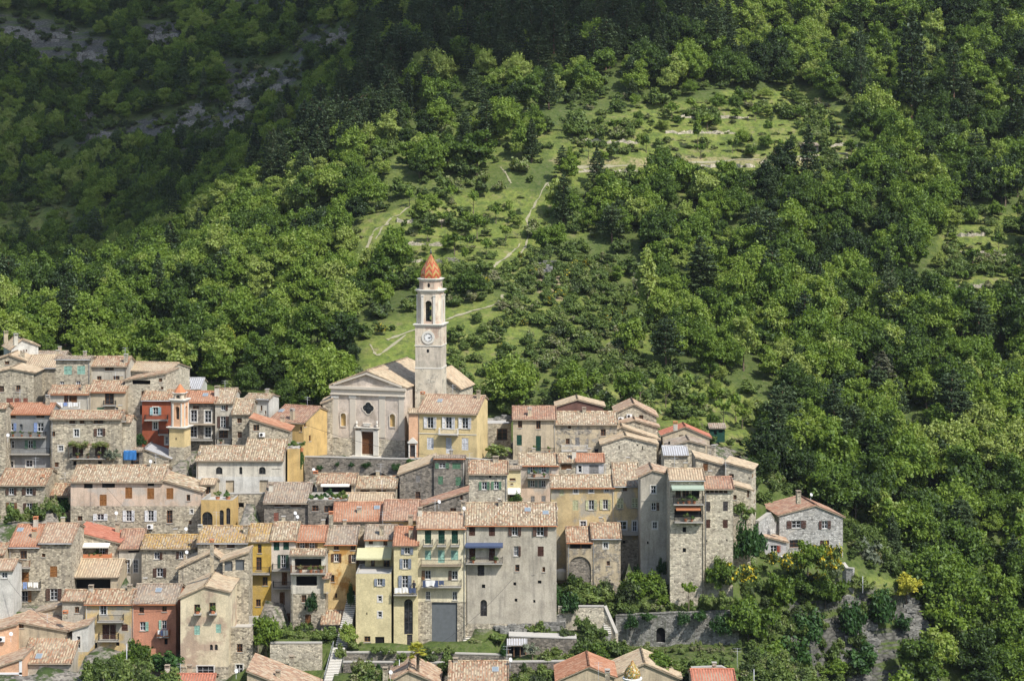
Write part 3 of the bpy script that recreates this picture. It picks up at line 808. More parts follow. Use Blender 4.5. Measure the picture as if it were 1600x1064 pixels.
def dish(par, P):
    mb = MB(); P = Vector(P); h = .75
    mb.tube(P - Vector((0, 0, .2)), P + Vector((0, 0, h)), .025)
    D = Vector((.35, -.8, .45)).normalized(); q = D.to_track_quat('Z', 'Y'); c = P + Vector((0, 0, h)) + D * .1
    rings = [(0, 0), (.10, .01), (.17, .03), (.23, .06)]; base = len(mb.v); n = 14
    for r_, dz in rings:
        for k in range(n):
            a = 2 * math.pi * k / n; mb.v.append(tuple(c + q @ Vector((r_ * math.cos(a), r_ * 1.1 * math.sin(a), dz))))
    for i in range(3):
        for k in range(n):
            a, b = base + i * n + k, base + i * n + (k + 1) % n
            mb.f.append((a, b, b + n, a + n)); mb.m.append(0); mb.uv.append([(0, 0)] * 4); mb.sm.append(True)
    mb.tube(c, c + D * .45, .012); mb.tube(c + D * .42, c + D * .5, .04)
    return mb.build('satellite_dish', 'dish', par)
def antenna(par, P, h):
    mb = MB(); P = Vector(P); mb.tube(P - Vector((0, 0, .2)), P + Vector((0, 0, h)), .022, 5)
    for k, z in enumerate((h - .1, h - .45)):
        a = P + Vector((-.5, .1 * k, z)); b = P + Vector((.5, -.1 * k, z)); mb.tube(a, b, .012, 4)
        for i in range(5):
            c = a.lerp(b, (i + .5) / 5); mb.tube(c + Vector((0, -.22, 0)), c + Vector((0, .22, 0)), .009, 4)
    return mb.build('antenna', 'metal', par)
PLANTS = []; CLOTHS = []; PERSON = []
H = House
# ---------------------------------------------------------------- the houses (x, y read in enlarged tiles of the photograph)
# --- left quarter, upper rows
H('A',75,255,('G',145,90,150,130),215,322,'wh','pal','white_house','small white gabled house at the upper left edge of the village',rot=24,win='k 158 162 9 14;k 176 160 9 14;X 38 84 .8;X 105 104')
H('A',-70,185,('G',60,193,238,240),290,316,'rub','pal',label='stone gable end with one small window below the white house at the left edge',win='k 47 242 30 22;X 150 212')
H('A',-60,225,('G',70,284,316,312),540,308,'rub','pal',label='low gabled rubble house with faded red shutters at the left edge',win='k 12 415 30 40;k 122 412 30 40;c 65 498 44 44 rs;c 118 498 44 44 rs;c 170 498 30 44 rs')
H('A',190,430,('F',212,172),290,325,'rub','gry',label='stone house with a thin grey roofline between the white house and the wood')
H('A',170,372,('F',276,198),540,314,'rub','pal',label='rubble house with pale roof left of the mint shuttered house',win='k 267 315 25 30;k 265 415 35 60')
H('A',372,600,('F',222,206),430,306,'rub','gry',label='flat topped stone house with two mint green shuttered windows',win='c 452 292 52 56 mt;c 540 290 52 56 mt;g 413 382 28 34;g 520 380 28 34',slope=.15)
H('A',600,845,('F',266,207),400,307,'gr','org',label='grey rendered house with orange roof right of the mint shuttered house',win='k 727 282 60 26;k 660 347 30 34;k 774 346 42 34;X 838 240 1;N 832 225 2')
H('A',325,592,('F',450,400),600,298,'gr','org',label='small house with white washing on its wooden balcony above the long orange roof',win='k 440 482 30 50;D 492 488 40 54 br;k 465 480 14 40;B 370 525 548 506 white cloth;X 553 425 .8')
H('A',592,835,('F',436,368),640,298.5,'be','org',label='beige house with one tall brown window door above the long orange roof',win='k 727 482 60 75;B 685 765 524 495 iron;c 668 552 45 28 gn;g 787 552 40 30')
H('A',850,1125,('F',300,246),520,309.5,'rubl','pal',label='tall pale rubble house with satellite dish at the top right of the upper cluster',win='',rwin='',slope=.25,rot=-14,depth=8)
H('A',832,1105,('S',363,316),860,300,'rubl','org',label='corner rubble house with a long open attic under its slanted orange roof',win='k 940 372 120 26;k 1068 357 24 24;k 952 447 24 38;k 1078 410 18 18;k 938 556 14 60;X 838 335 .7',rot=-6)
H('A',1165,1332,('F',420,350),480,318,'wh','met','shed','shed with pale metal sheet roof behind the red house',win='k 1262 410 14 16',slope=.3,flatroof=True)
H('A',40,335,('F',582,518),955,289,'gb','new','balcony_house','grey blue house with two full width balconies and blue shutters',win='k 80 600 50 22;k 268 598 55 22;o 74 668 34 50 lb;o 270 670 42 60 lb lo;z 140 670 20 40 gpanel;B 42 298 735 702 iron plants;g 85 785 24 50;o 203 784 34 54 gn;B 42 328 848 808 iron;G 72 918 36 46;G 195 912 44 46;X 318 520 1.1;Y 52 760')
H('A',338,805,('F',616,567),1010,288,'rub','org',label='broad rubble house with a vine arbour over its long balcony',win='k 480 636 40 22;k 545 636 32 22;k 655 634 66 26;G 509 708 34 50;o 663 703 36 50 db;k 354 714 26 34;G 405 810 32 36;k 377 918 26 32;c 500 822 34 80 db;c 538 822 30 80 db;c 650 822 34 80 db;c 688 822 32 80 db;h 498 908 22 30;h 664 908 26 30;B 465 700 878 845 iron plants')
H('A',-70,38,('F',548,522),1000,286,'rub','org',label='narrow rubble house cut by the left edge of the view')
H('A',805,868,('F',640,600),900,289.5,'rubl','org',label='narrow stone annex between the arbour house and the red house',win='k 812 560 10 10;B 806 832 630 604 iron')
H('A',945,1150,('F',492,430),900,297,'rd','org','red_house','red painted house with light blue shutters behind the small ochre belfry',win='o 1035 562 36 50 lt G;G 1033 660 30 50;G 1110 757 26 52;k 1020 815 36 16;B 960 1112 622 590 iron;B 1050 1120 718 686 iron')
H('B',285,388,('F',290,222),600,297.6,'rubd','new',label='sliver of stone house directly behind the small ochre belfry')
H('B',388,580,('F',292,226),610,297.4,'rubd','new',label='stone house with four tall dark doors framed in white on two balconies',win='k 452 326 40 24;G 438 383 42 78;G 532 386 44 80;G 437 488 44 74;G 532 490 44 74;B 390 578 438 428 iron ts;B 390 560 542 506 iron;S 515 245;X 592 250 1.2 .33')
H('B',580,696,('F',302,206),620,297,'gr','old',label='narrow grey house with brown shutters and two small balconies beside the four door house',win='o 633 328 30 36 db ro;o 632 422 36 76 db;B 605 675 470 455 iron;k 635 502 60 54;B 585 685 570 538 iron plants;N 645 215 1.6')
H('B',780,940,('F',270,243),440,303,'wh','old','white_house','pale rendered house rising behind the chapel roof',win='k 888 330 12 34;k 915 360 10 24',rot=-12,slope=.2)
H('B',692,812,('F',374,276),600,295.5,'rub','old',label='stone house with a white edged roof and two small windows beside the grey house',win='k 742 413 30 32;k 743 507 28 40')
H('B',808,1068,('S',403,484),560,292,'rub','new',label='stone house with red roof sloping down to the right and an air conditioner',win='k 853 460 40 40;A 893 505;X 1028 424 .6',depth=5)
H('B',940,1168,('F',424,322),660,299,'oc','brn','ochre_house','ochre house with a brown roof at the right end of the upper cluster',win='X 1093 405 1.3;S 1020 350;k 1150 470 14 30',rot=-22,depth=8,rwin='k 1178 440 16 34;k 1210 530 14 44')

H('B',455,764,('F',680,590),905,286,'whr','old','chapel','pale chapel with low wide channel tile roof and arched barred windows',win='a 606 745 44 50;a 750 745 20 50;z 678 852 56 84 be;X 476 650 .3 .14',low=(785,'wh'))
H('B',764,1030,('F',680,536),905,286.02,'whr','old','chapel','taller right half of the pale chapel with one arched barred window',win='a 893 745 44 50;z 903 850 58 84 be;h 985 735 60 4',low=(785,'wh'))
H('B',1060,1142,('T',600,),830,289,'oc',None,'terrace_house','narrow ochre terrace block with plants beside the chapel',win='')
H('B',98,275,('G',110,606,612,668),718,291,'rub','met','shed','stone shed under a slanting pale metal roof left of the small belfry',win='h 176 690 12 14',flatroof=True)
H('A',808,945,('F',832,824),940,290,'rubd','gry','shed','dark open lean to shed right of the vine arbour',win='k 870 880 110 80',slope=.1)
H('F',-10,300,('F',248,146),470,281,'rub','org',label='stone house with four brown shuttered windows above a green hedge',win='o 75 287 34 46 db;o 194 288 44 46 db;o 78 385 34 46;o 194 388 36 46 db;X 287 205 .3 .16')
H('F',303,468,('F',314,246),450,284,'be','org','shed','open shelter with orange roof between two stone houses',win='k 392 378 128 100')
H('F',470,1080,('F',226,122),590,279,'pch','old','long_house','long pinkish house with brown blinds above white shuttered windows',low=(385,'rub'),win='z 587 252 58 30 dark;z 721 248 86 30 dark;c 856 298 46 74 or;c 1002 302 46 74 or;z 1003 243 44 18 dark;c 686 346 46 74 or;o 668 458 46 42 wh;o 857 450 38 72 wh;o 1003 450 38 72 wh;k 532 468 30 34;A 1000 520;Y 772 470;Y 1000 125')
H('F',1080,1337,('S',218,292),590,279.05,'pch','old','house','sloping roofed end of the long pinkish house with one brown blind',low=(385,'rub'),win='c 1130 302 46 74 or;k 1253 330 24 42;k 1128 455 38 86;G 1275 420 18 26;k 1265 494 18 28;X 1107 150 1.1')
H('G',58,152,('F',245,212),345,282,'be','pal','garden_room','small roof terrace room with grid window above the arched loggia',win='k 107 280 34 50',slope=.25)
H('G',60,270,('T',345,),560,276.5,'oc',None,'loggia','ochre loggia with round arches under a roof terrace',win='a 102 478 70 110;a 197 466 28 110;a 241 452 28 110',rot=-4)
# --- left, lower rows
H('F',58,262,('F',658,516),1040,262,'rub','new',label='tall stone house with bright tiled roof and skylight at the left',win='k 157 708 44 56;B 133 192 795 752 wood;c 163 857 58 64 or;B 97 262 938 892 iron cloth;o 165 985 42 72 or;S 135 545;X 238 520 1;X 228 590 .8')
H('F',262,475,('F',630,508),1040,262.05,'rub','pnk',label='stone house with mottled pink roof and one closed orange brown shutter',win='k 290 712 24 24;c 357 820 48 72 or;o 358 972 50 78 db')
H('F',505,785,('S',562,632),760,270,'rub','red',label='stone house under a bright red slanting roof with a planted balcony and cream awning',win='o 680 685 38 66 db;B 530 735 745 706 terracotta plants plants2;W 545 735 628 652 canvas 1.2;X 528 545 .9;X 782 560 1;N 620 505 .5')
H('F',475,785,('F',858,746),950,264,'be','pal','shed','open wooden porch under a pale tiled roof',win='k 610 908 250 76',slope=.32)
H('F',790,942,('F',672,546),910,270,'gr','brn',label='grey house with rusty roof and two tall glazed doors',win='z 890 685 76 18 dark;G 848 785 32 88;G 903 785 32 88',rot=4)
H('F',942,1302,('F',668,584),915,268,'rub','och',label='rubble house with lichen yellow roof and a window with brown shutters in the middle',win='o 1043 715 36 48 db ro;o 1205 710 30 48 db lo;o 1063 826 42 58 db;Y 1240 730;N 1165 590 .5;Y 1235 575')
H('J',486,668,('F',294,216),660,254.4,'gr','org',label='low grey house with small brown window left of the ochre balcony house',win='k 602 362 34 48;X 512 400 .2')
H('J',666,1028,('F',318,213),830,254,'yo','org','ochre_house','ochre plastered house with an iron corner balcony beside the pink house',win='G 808 362 48 82;B 758 958 455 404 iron;c 828 535 56 120 db;c 882 535 46 120 db;B 765 920 605 552 iron;c 974 500 48 52 db;h 748 640 24 46;h 920 630 26 30;X 712 218 .5;X 1015 210 .4')
H('J',1028,1374,('F',316,172),720,254.1,'pk','gry','pink_house','salmon pink house with mint shutters next to the cream gable',win='k 1107 365 36 48;k 1285 355 36 42;o 1115 490 44 70 mt ro;o 1282 478 38 70 mt lo;B 1225 1318 572 522 terracotta cloth;h 1297 610 26 46;S 1240 212')
H('K',-90,285,('G',100,283,372,326),1000,250,'cb','pal','cream_house','cream gabled house with twin pointed windows and flower boxes',win='k 40 458 46 78;k 160 450 50 88;c 40 620 44 72 mt;c 207 608 40 68 mt;a 151 755 24 46;a 189 755 24 46;G 105 935 130 70;B 14 68 497 484 wood plants;B 134 190 496 482 wood plants',depth=9,low=(905,'rub'))
H('K',283,476,('T',598,),1000,252,'rub',None,'terrace_house','stone block with roof terrace against the cream gabled house',win='k 373 760 44 66;G 370 925 54 74',parapet=.9)
H('K',240,442,('S',84,18),660,257.5,'rub','pal',label='stone house with two wide grey openings behind the cream gable',win='z 285 118 64 84 gpanel;z 373 112 70 86 gpanel;k 315 290 36 60',depth=4)
H('G',-90,208,('G',130,697,800,748),900,261,'rub','pal',label='low stone gable with tall chimney above the cream house roof',win='X 133 800 3.4 .22')
H('G',38,370,('F',630,526),840,264,'rub','och',label='stone house with lichen gold roof and two small openings under the eaves',win='k 163 648 32 26;k 258 650 52 28;X 357 565 .8;X 55 545 .4')
H('G',368,527,('F',624,511),1200,264.1,'ys','och','yellow_house','bright yellow ochre house with a balcony left of the white narrow house',win='k 450 668 26 60;k 445 768 36 88;B 385 515 836 792 iron;k 486 884 34 58;k 441 1028 32 48;D 468 1146 44 80 db',low=(1135,'whr'))
H('G',525,692,('F',614,500),1200,264.2,'pw','old','white_house','narrow white house with dark green shutters and three balconies',win='c 562 648 38 62 dg;c 626 645 38 60 dg;o 607 752 34 88 dg;B 532 660 812 772 iron;c 615 868 36 86 br;B 538 660 932 888 iron;c 600 1000 34 86 br;c 633 1140 38 84 br')
H('G',690,884,('F',620,524),1200,264.3,'oc','new','ochre_house','house with orange roof and brown shutters above the plant filled loggia',win='o 732 645 34 50 db;o 797 648 36 52 db')
H('G',658,886,('F',710,680),1225,260,'whr','old','loggia_house','stone house front with a plant filled loggia and a red room below it',win='k 772 772 176 76;B 655 888 832 782 wood plants plants2;k 762 882 138 64;P 695 828 920 965 whr;k 745 1000 32 50;D 772 1138 40 68 br;h 753 1062 12 26',low=(968,'rub'),slope=.3,depth=4)
H('G',884,1092,('F',640,524),1190,264.4,'ocs','gry','ochre_house','ochre house with rust coloured stains left of the pale yellow tower block',win='k 960 660 34 32;k 1072 662 34 32;o 960 728 32 54 db;o 1076 733 32 56 db;k 934 865 26 48;h 958 980 12 32;a 1074 992 20 92')
H('K',1012,1162,('F',575,478),665,258.5,'rub','org','shed','small store with orange roof and pale blue doors beside the stair',win='c 1092 618 84 66 gr',slope=.4)
H('G',875,915,('F',868,842),960,259.5,'yo','org','annex','little ochre closet with tiled roof hung on the loggia house',slope=.3,zdown=0.1,depth=1.5)
H('G',1150,1352,('F',608,520),1195,263,'wh','gry','cream_house','upper set back storey of the pale yellow block with a straw coloured awning',win='k 1190 625 28 28;k 1286 632 28 32;W 1100 1330 662 732 straw 2.2;k 1203 757 26 58;k 1294 765 42 68;X 1262 575 1;N 1230 560 .5',low=(658,'cr'))
H('K',1280,1556,('T',180,),775,258,'cr',None,'cream_house','pale yellow block with a balustraded terrace and grey blue shutters',win='o 1467 247 40 56 bl;G 1468 375 30 44;G 1468 498 30 44;k 1370 690 48 44;z 1467 718 72 92 dark;h 1366 492 8 22',parapet=.15)
H('H',150,310,('F',650,530),1330,258.2,'cr','new','cream_house','tall pale yellow house with a two storey arched stair window',win='o 240 682 38 46 bl;o 228 768 36 66 bl;o 225 888 42 84 bl;B 148 305 975 930 iron cloth clothb man;a 248 1120 58 236;D 256 1278 36 84 dk;X 265 590 1')
H('H',306,628,('F',534,436),1345,259,'cp','pnk','cream_house','cream house with dark green and mint shutters over a grey panelled base',low=(1020,'rub'),win='c 378 590 42 88 dg;c 468 590 42 88 dg;c 556 590 42 88 dg;B 345 408 650 612 iron;B 437 497 650 612 iron;B 527 587 650 612 iron;c 378 710 40 62 mt;c 467 720 44 84 mt;c 554 712 48 64 mt;B 330 600 780 742 iron ts;o 378 842 40 60 xx lo;o 556 845 40 60 db lo;B 335 600 922 880 iron cloth clothb;g 378 980 32 58;g 556 982 32 58;z 487 1165 170 280 gpanel;X 325 450 .8;X 612 420 1')
H('H',628,1232,('F',514,371),1190,259.4,'grd','old','grey_house','largest grey rendered house with brown shutters and a blue awning over its balcony',win='c 671 550 40 64 db;c 803 552 40 64 db;o 955 550 40 64 db;o 1124 552 48 64 db;c 672 702 40 94 db;c 803 702 40 94 db;B 628 875 767 728 iron plants;W 626 876 628 652 canvas_blue 1.0;o 963 684 30 66 db ro;c 1127 686 40 66 db;k 972 797 28 46;k 1148 806 18 34;h 955 902 18 22;h 1120 890 24 22;h 963 1010 18 22;h 1085 1018 14 20;c 730 812 44 72 dk;h 747 918 22 26;a 748 1062 44 110;S 1040 412;S 1160 432;X 860 385 .6;Y 850 385;Y 615 440',low=(1165,'rub'))
H('H',190,418,('S',176,92),420,284,'rubd','pal',label='dark rubble house with lean to roof rising right under the church terrace',win='c 311 205 28 44 gr;k 311 313 32 48;c 461 213 8 8 gn')
H('H',418,622,('F',72,62),360,283.6,'rubd','gry',label='flat topped dark rubble house with green shutters under the church terrace',win='o 472 116 44 34 gn;c 567 118 54 40 gn;c 461 213 32 54 gn;c 580 220 36 58 gn',slope=.1)
H('H',650,905,('F',174,91),410,282,'rubl','org',label='stone house with bright green open shutters below the yellow presbytery',win='h 791 190 16 20;o 752 250 34 52 gn;o 832 247 32 52 gn;X 828 88 .4 .4;N 655 95 1.4')
H('H',340,645,('S',388,292),450,273,'rubd','brn',label='dark stone house with a brown roof rising to the right',win='k 600 330 18 28;Y 450 395;k 545 410 40 26',depth=4)
H('H',78,312,('F',482,352),560,268,'oc','brn','ochre_house','ochre house with rusty brown roof and two small windows',win='o 108 512 24 30 bl;g 198 514 28 26;X 262 505 .9')
H('H',905,995,('F',144,136),400,286,'cr','gry','cream_house','small cream house with a white awning and a grape vine',win='k 940 208 40 16;k 935 238 18 10;W 908 992 266 298 white 1.0;k 950 325 60 40',slope=.1)
H('G',480,772,('F',366,237),540,275,'rubd','gry',label='dark stone house with weathered grey tile roof in the middle of the village',win='k 578 380 58 18;k 690 384 68 18;c 560 460 32 62 rs;X 525 285 .8;Y 685 470 ;Y 700 495')
H('G',772,1030,('T',345,),560,274.5,'rubd',None,'terrace_house','dark stone house carrying a terrace full of potted plants',win='k 820 400 42 38;k 910 405 60 46;k 893 495 24 60',parapet=.55)
H('G',832,1090,('F',238,176),380,281,'be','org','garden_room','open fronted roof room behind the potted plant terrace',win='k 965 285 190 80;X 822 190 .5 .3;Y 808 180;W 860 1050 233 246 canvas .8',slope=.3)
H('G',1072,1357,('F',268,196),340,281.5,'rub','old',label='low house with mossy ridge under the arch of the church terrace wall',win='k 1150 290 60 24;k 1258 290 64 24')
H('G',1012,1330,('F',378,306),430,276,'rub','pal',label='low house with pale roof between the mossy roof and the orange roof',slope=.3)
H('G',942,1272,('F',488,368),545,269.5,'rub','new','house','house with smooth bright orange roof in the middle of the village',win='k 1020 500 20 14;X 1113 425 .4 .3;S 1230 398;X 925 500 1.3',rot=3)
# --- right half
H('D',75,250,('T',264,),440,306,'rub',None,'wall_house','low stone building with one square opening right of the presbytery',win='k 190 335 70 78',parapet=.3)
H('D',262,546,('F',236,155),500,301,'be','brn',label='beige house with dark green doors and a climbing plant',win='k 309 262 28 56;k 431 270 30 56;c 304 373 34 70 dg;c 431 395 34 102 dg;B 365 540 455 425 iron plants;X 373 210 .9;P 280 360 408 470 be')
H('D',546,955,('F',270,190),500,301.1,'berub','old',label='long patchy beige house with a faded door over a white railed balcony',win='k 638 285 20 26;k 626 381 26 38;c 690 380 28 54 gr;k 862 322 34 44;h 817 450 24 36;B 585 760 445 408 white;X 735 190 .5')
H('D',555,862,('G',690,108,150,150),230,311,'mar','pal','shed','maroon walled house with pale gable roof behind the long beige house',depth=5)
H('D',950,1216,('G',1066,138,190,216),300,309,'rub','pnk',label='topmost stone gable with two air conditioners at the right of the village',win='A 1035 212;A 980 232;k 1115 220 28 28')
H('D',960,1225,('G',1070,243,272,288),380,305.5,'rub','pnk',label='second stone gable down at the right with a thin pink roof edge',depth=3)
H('D',930,1230,('G',985,288,312,372),420,301.5,'rub','pal',label='third stone gable down at the right',depth=3.5)
H('D',855,1216,('G',1012,352,402,402),600,297,'rubl','pal',label='windowless pale rubble barn gable with narrow slits',win='h 968 422 7 26;h 1124 425 7 26;h 1089 407 10 10',depth=5)
H('D',305,566,('F',542,468),800,291,'pch','old','pinkish_house','pinkish beige house with grey green shutters and a balcony',win='o 393 568 32 48 bg;o 467 566 32 48 bg;B 358 515 622 580 iron plants;o 393 662 30 46 bg;o 465 662 28 46 bg lo;c 393 765 26 42 gr;c 465 762 28 38 gr;N 315 460 1')
H('D',566,682,('F',524,468),640,291.3,'rub','old',label='rough stone house with a wide boarded opening beside the pinkish house',win='c 617 547 70 42 br;k 600 604 40 20;X 668 495 1.1 .3')
H('D',682,866,('F',520,470),640,291.2,'lg','new','grey_house','small lilac grey house with bright roof and wooden double shutters',win='G 707 565 24 46;c 800 568 62 62 gr')
H('D',515,936,('F',689,612),1200,277,'yb','old','ochre_house','long faded yellow house with pale green shutters',win='c 586 720 26 44 pg;G 680 710 30 30;G 782 706 30 30;G 886 702 32 30;c 677 805 36 68 pg;o 783 803 36 66 pg;o 876 800 34 66 pg;G 729 930 38 40;c 853 912 26 30 be')
H('D',936,1106,('F',679,532),1200,277.02,'yb','old','ochre_house','right end of the long faded yellow house with tilted pale green shutters',win='k 1006 697 30 30;m 975 793 42 70 pg;m 1073 790 42 66 pg;G 990 940 54 54;G 1072 945 30 70;B 980 1108 1000 978 slab;h 1000 1050 20 20',low=(1035,'rub'))
H('I',196,362,('F',628,532),975,270,'berub','org',label='left half of the arched stone house with an open gallery under its roof',win='z 285 648 140 40 dark;z 345 925 24 54 dark;n 280 812 150 185 rubd;P 286 290 625 670 wood')
H('I',362,552,('F',601,506),975,270.05,'berub','org',label='right half of the arched stone house with one white framed window',win='G 453 646 32 38;k 470 765 22 30;c 463 912 26 36 dk;c 492 914 26 36 dk')
H('I',120,200,('F',389,338),960,277.5,'gr','org','grey_house','narrow grey house in the gap beside the big grey house',win='h 152 780 48 32;z 158 895 56 80 dark;Y 122 440',slope=.35)
H('I',685,870,('G',764,153,190,180),900,271,'gr','pnk','grey_house','tall grey tower like house with a shallow pink gable roof',win='G 770 275 34 52;o 772 388 34 52 db ro;G 780 513 32 48;h 733 628 11 18;P 690 865 348 352 slab',depth=6)
H('I',880,1108,('F',214,144),1045,265,'rubl','pal','tower_house','tall rubble tower house with two planted balconies near the right end',win='W 888 1102 245 270 canvas_green 1.4;k 935 300 34 66;k 985 300 44 66;z 1050 305 50 60 dark;B 905 1108 374 322 iron plants plants2;z 1000 432 180 56 dark;W 918 1080 380 404 terracotta .8;B 912 1100 492 445 iron plants plants2;h 976 542 24 34;h 976 678 22 30',low=(360,'rubl'))
H('I',1108,1300,('F',272,198),850,266,'rubl','brn','tower_house','rubble house with dark closed shutters and a brown roof at the right end',win='k 1130 290 26 20;k 1160 290 26 20;k 1190 290 26 20;k 1220 290 26 20;k 1250 290 26 20;c 1132 388 32 64 dk;c 1249 386 32 64 dk;c 1132 503 32 56 db;c 1248 503 32 56 db;h 1122 618 9 16;h 1259 612 9 14')
H('E',285,480,('S',322,374),500,282,'rub','pal',label='stone house with a long pale roof falling to the right above the tower house',win='c 350 382 32 48 br;X 405 285 .8;X 375 280 .6',depth=6)
H('E',480,656,('S',354,402),780,280,'rubl','pal',label='rubble house with a bright side wall facing right at the end of the row',win='k 523 440 32 26;h 640 455 8 20',rot=-14,depth=5,rwin='k 665 440 10 44;k 683 430 8 40;k 670 540 10 34;k 676 612 8 40')
H('E',535,650,('S',506,536),760,273.5,'rub','pal',label='small stone lean to house below the bright side wall',win='k 545 582 24 30;k 634 560 12 46',depth=4)
H('E',76,232,('F',306,251),430,287,'rubl','met','shed','stone shed with a flat grey metal roof at the right of the village',flatroof=True,slope=.25)
H('E',66,378,('G',215,118,170,188),250,303,'be','red','red_roof_house','house with a bright red gable roof at the upper right of the village',win='k 190 175 30 14;X 150 115 .5 .3',flatroof=False,depth=4)
H('E',100,350,('G',240,212,246,240),360,296,'rub','gry',label='stone gable with weathered roof just below the bright red roof',depth=5,win='h 110 222 14 20')
H('E',842,1264,('G',1082,640,704,714),960,285,'rubg','brn','stone_house','detached pale stone house standing alone at the far right of the village',win='o 955 762 62 52 db;o 1143 765 38 54 db;k 955 890 90 54;D 1142 910 60 86 db;X 968 600 1.0 .3;Y 1050 600',rot=9,depth=8)
H('E',745,888,('S',848,884),1000,281,'lg','pnk','annex','small grey annex with one orange shutter in front of the detached stone house',win='o 803 923 44 44 rd ro',depth=4,slope=.3)
# --- bottom edge roofs
H('K',430,1000,('S',945,1170),1330,240,'be','pnk','house','low house with a broad pale orange roof at the bottom edge left of the stair',win='X 672 985 .5;X 778 870 .5;X 843 865 .5;Y 345 990',depth=8)
H('J',1245,1660,('F',960,872),1200,243,'be','red','house','bright red roof strip at the bottom edge below the cream gable',win='X 1308 850 .6;X 1482 850 .6')
H('L',606,1062,('F',1036,872),1250,240,'be','org','house','orange tiled roof at the bottom edge centre with an aerial at its right end',win='S 970 930;N 1060 900 2.5;X 660 868 .2;Y 1085 900')
H('L',150,520,('G',290,942,1022,1040),1250,242,'be','pnk','house','low hipped orange roof behind the palm tree at the bottom edge',win='X 110 990 .9;Y 150 1000',depth=7)
H('M',160,600,('G',400,912,1015,990),1250,241,'be','new','house','gabled orange roof at the bottom edge left of the tiled cupola',win='X 545 985 .6;N 475 1000 2',depth=7)
H('M',600,1110,('G',835,886,985,1000),1250,243,'be','pal','house','gabled pale orange roof at the bottom edge right of the tiled cupola',win='',depth=7)
H('M',1216,1545,('F',1045,936),1250,238,'be','red','house','bright red roof at the bottom edge on the right with an aerial beside it',win='N 1560 900 2.2')
H('J',176,556,('F',776,524),1020,246,'gr','org','grey_house','big orange and cream tiled roof over a grey wall at the lower left',win='G 200 905 30 90;S 305 728;N 345 850 .4')
H('J',132,524,('S',462,532),620,250.5,'be','pnk','house','lower left roof edge sloping right above the big tiled roof',win='k 165 490 40 30',depth=6)
H('J',565,690,('S',522,484),700,250,'wh','pnk','white_house','small white house front with one narrow window at the lower left',win='G 615 616 26 96',depth=4,low=(690,'yo'))
H('J',-80,132,('S',540,480),720,249.5,'pkl','pnk','pink_house','pale pink house wall with satellite dish at the lower left edge',win='Y 85 600;A 15 588',depth=7)
H('J',-90,172,('S',838,748),1000,243,'pkl','pnk','pink_house','pale pink house with white corner trim at the bottom left corner',win='P 150 172 760 1000 white;P -90 172 850 866 white;G 20 905 34 60;c 50 905 20 60 rd',depth=7)
H('F',-70,85,('F',812,748),1010,256,'wh','pnk','white_house','white house with a pale balcony window at the left edge',win='g 30 845 40 40')
H('F',-60,22,('F',712,640),900,259.5,'be','org','house','roof sliver at the left edge beside the bright tiled house')
H('J',290,505,('S',384,330),470,256.5,'be','gry','shed','dark gap roof behind the brick chimney at the lower left',depth=3,win='z 400 420 120 40 dark')

# big shallow blind arch, gutters, pipes are parts of their houses
def find(txt): return next(h for h in HOUSES if txt in h.label)
# ---------------------------------------------------------------- church, towers, walls, stairs
def cmat():
    m, t, b, o = newmat('glazed')
    uv = t.nodes.new('ShaderNodeUVMap'); sp = t.nodes.new('ShaderNodeSeparateXYZ'); t.links.new(uv.outputs[0], sp.inputs[0])
    fu = math_(t, 'ABSOLUTE', math_(t, 'SUBTRACT', math_(t, 'FRACT', sp.outputs[0]), .5))
    ph = math_(t, 'FRACT', math_(t, 'ADD', math_(t, 'MULTIPLY', sp.outputs[1], 1.05), math_(t, 'MULTIPLY', fu, 1.6)))
    col = ramp(t, [(0, (.30,.06,.025)), (.32, (.36,.14,.035)), (.48, (.42,.31,.10)), (.60, (.22,.22,.07)), (.74, (.40,.30,.10)), (.84, (.32,.075,.03))], ph, 'CONSTANT')
    v, raw = objvec(t); n = noise(t, raw, 9, 2)
    col = mixc(t, ramp(t, [(.4, (0, 0, 0)), (.7, (.5, .5, .5))], n), col, (.30, .07, .03))
    e = math_(t, 'GREATER_THAN', fu, .44); col = mixc(t, e, col, (.48, .12, .05))
    t.links.new(col, b.inputs['Base Color']); b.inputs['Roughness'].default_value = .35; b.inputs['Specular IOR Level'].default_value = .4
    m, t, b, o = newmat('glazed_mixed')
    v, raw = objvec(t); vo = t.nodes.new('ShaderNodeTexVoronoi'); vo.inputs['Scale'].default_value = 7; t.links.new(raw, vo.inputs['Vector'])
    sp = t.nodes.new('ShaderNodeSeparateColor'); t.links.new(vo.outputs['Color'], sp.inputs[0])
    col = ramp(t, [(0, (.34,.22,.06)), (.3, (.5,.47,.38)), (.45, (.26,.09,.03)), (.6, (.30,.24,.08)), (.8, (.07,.10,.05))], sp.outputs[0], 'CONSTANT')
    t.links.new(col, b.inputs['Base Color']); b.inputs['Roughness'].default_value = .3
cmat()
wallmat('cbt', (.60,.53,.43), 1.0, stain=.45, patch=(.52,.47,.38))
wallmat('church', (.68,.58,.48), 1.02, (.42,.38,.30), (.2,.18,.15), (.33,.3,.25), stain=.25, patch=(.54,.45,.36), dirt=.35)

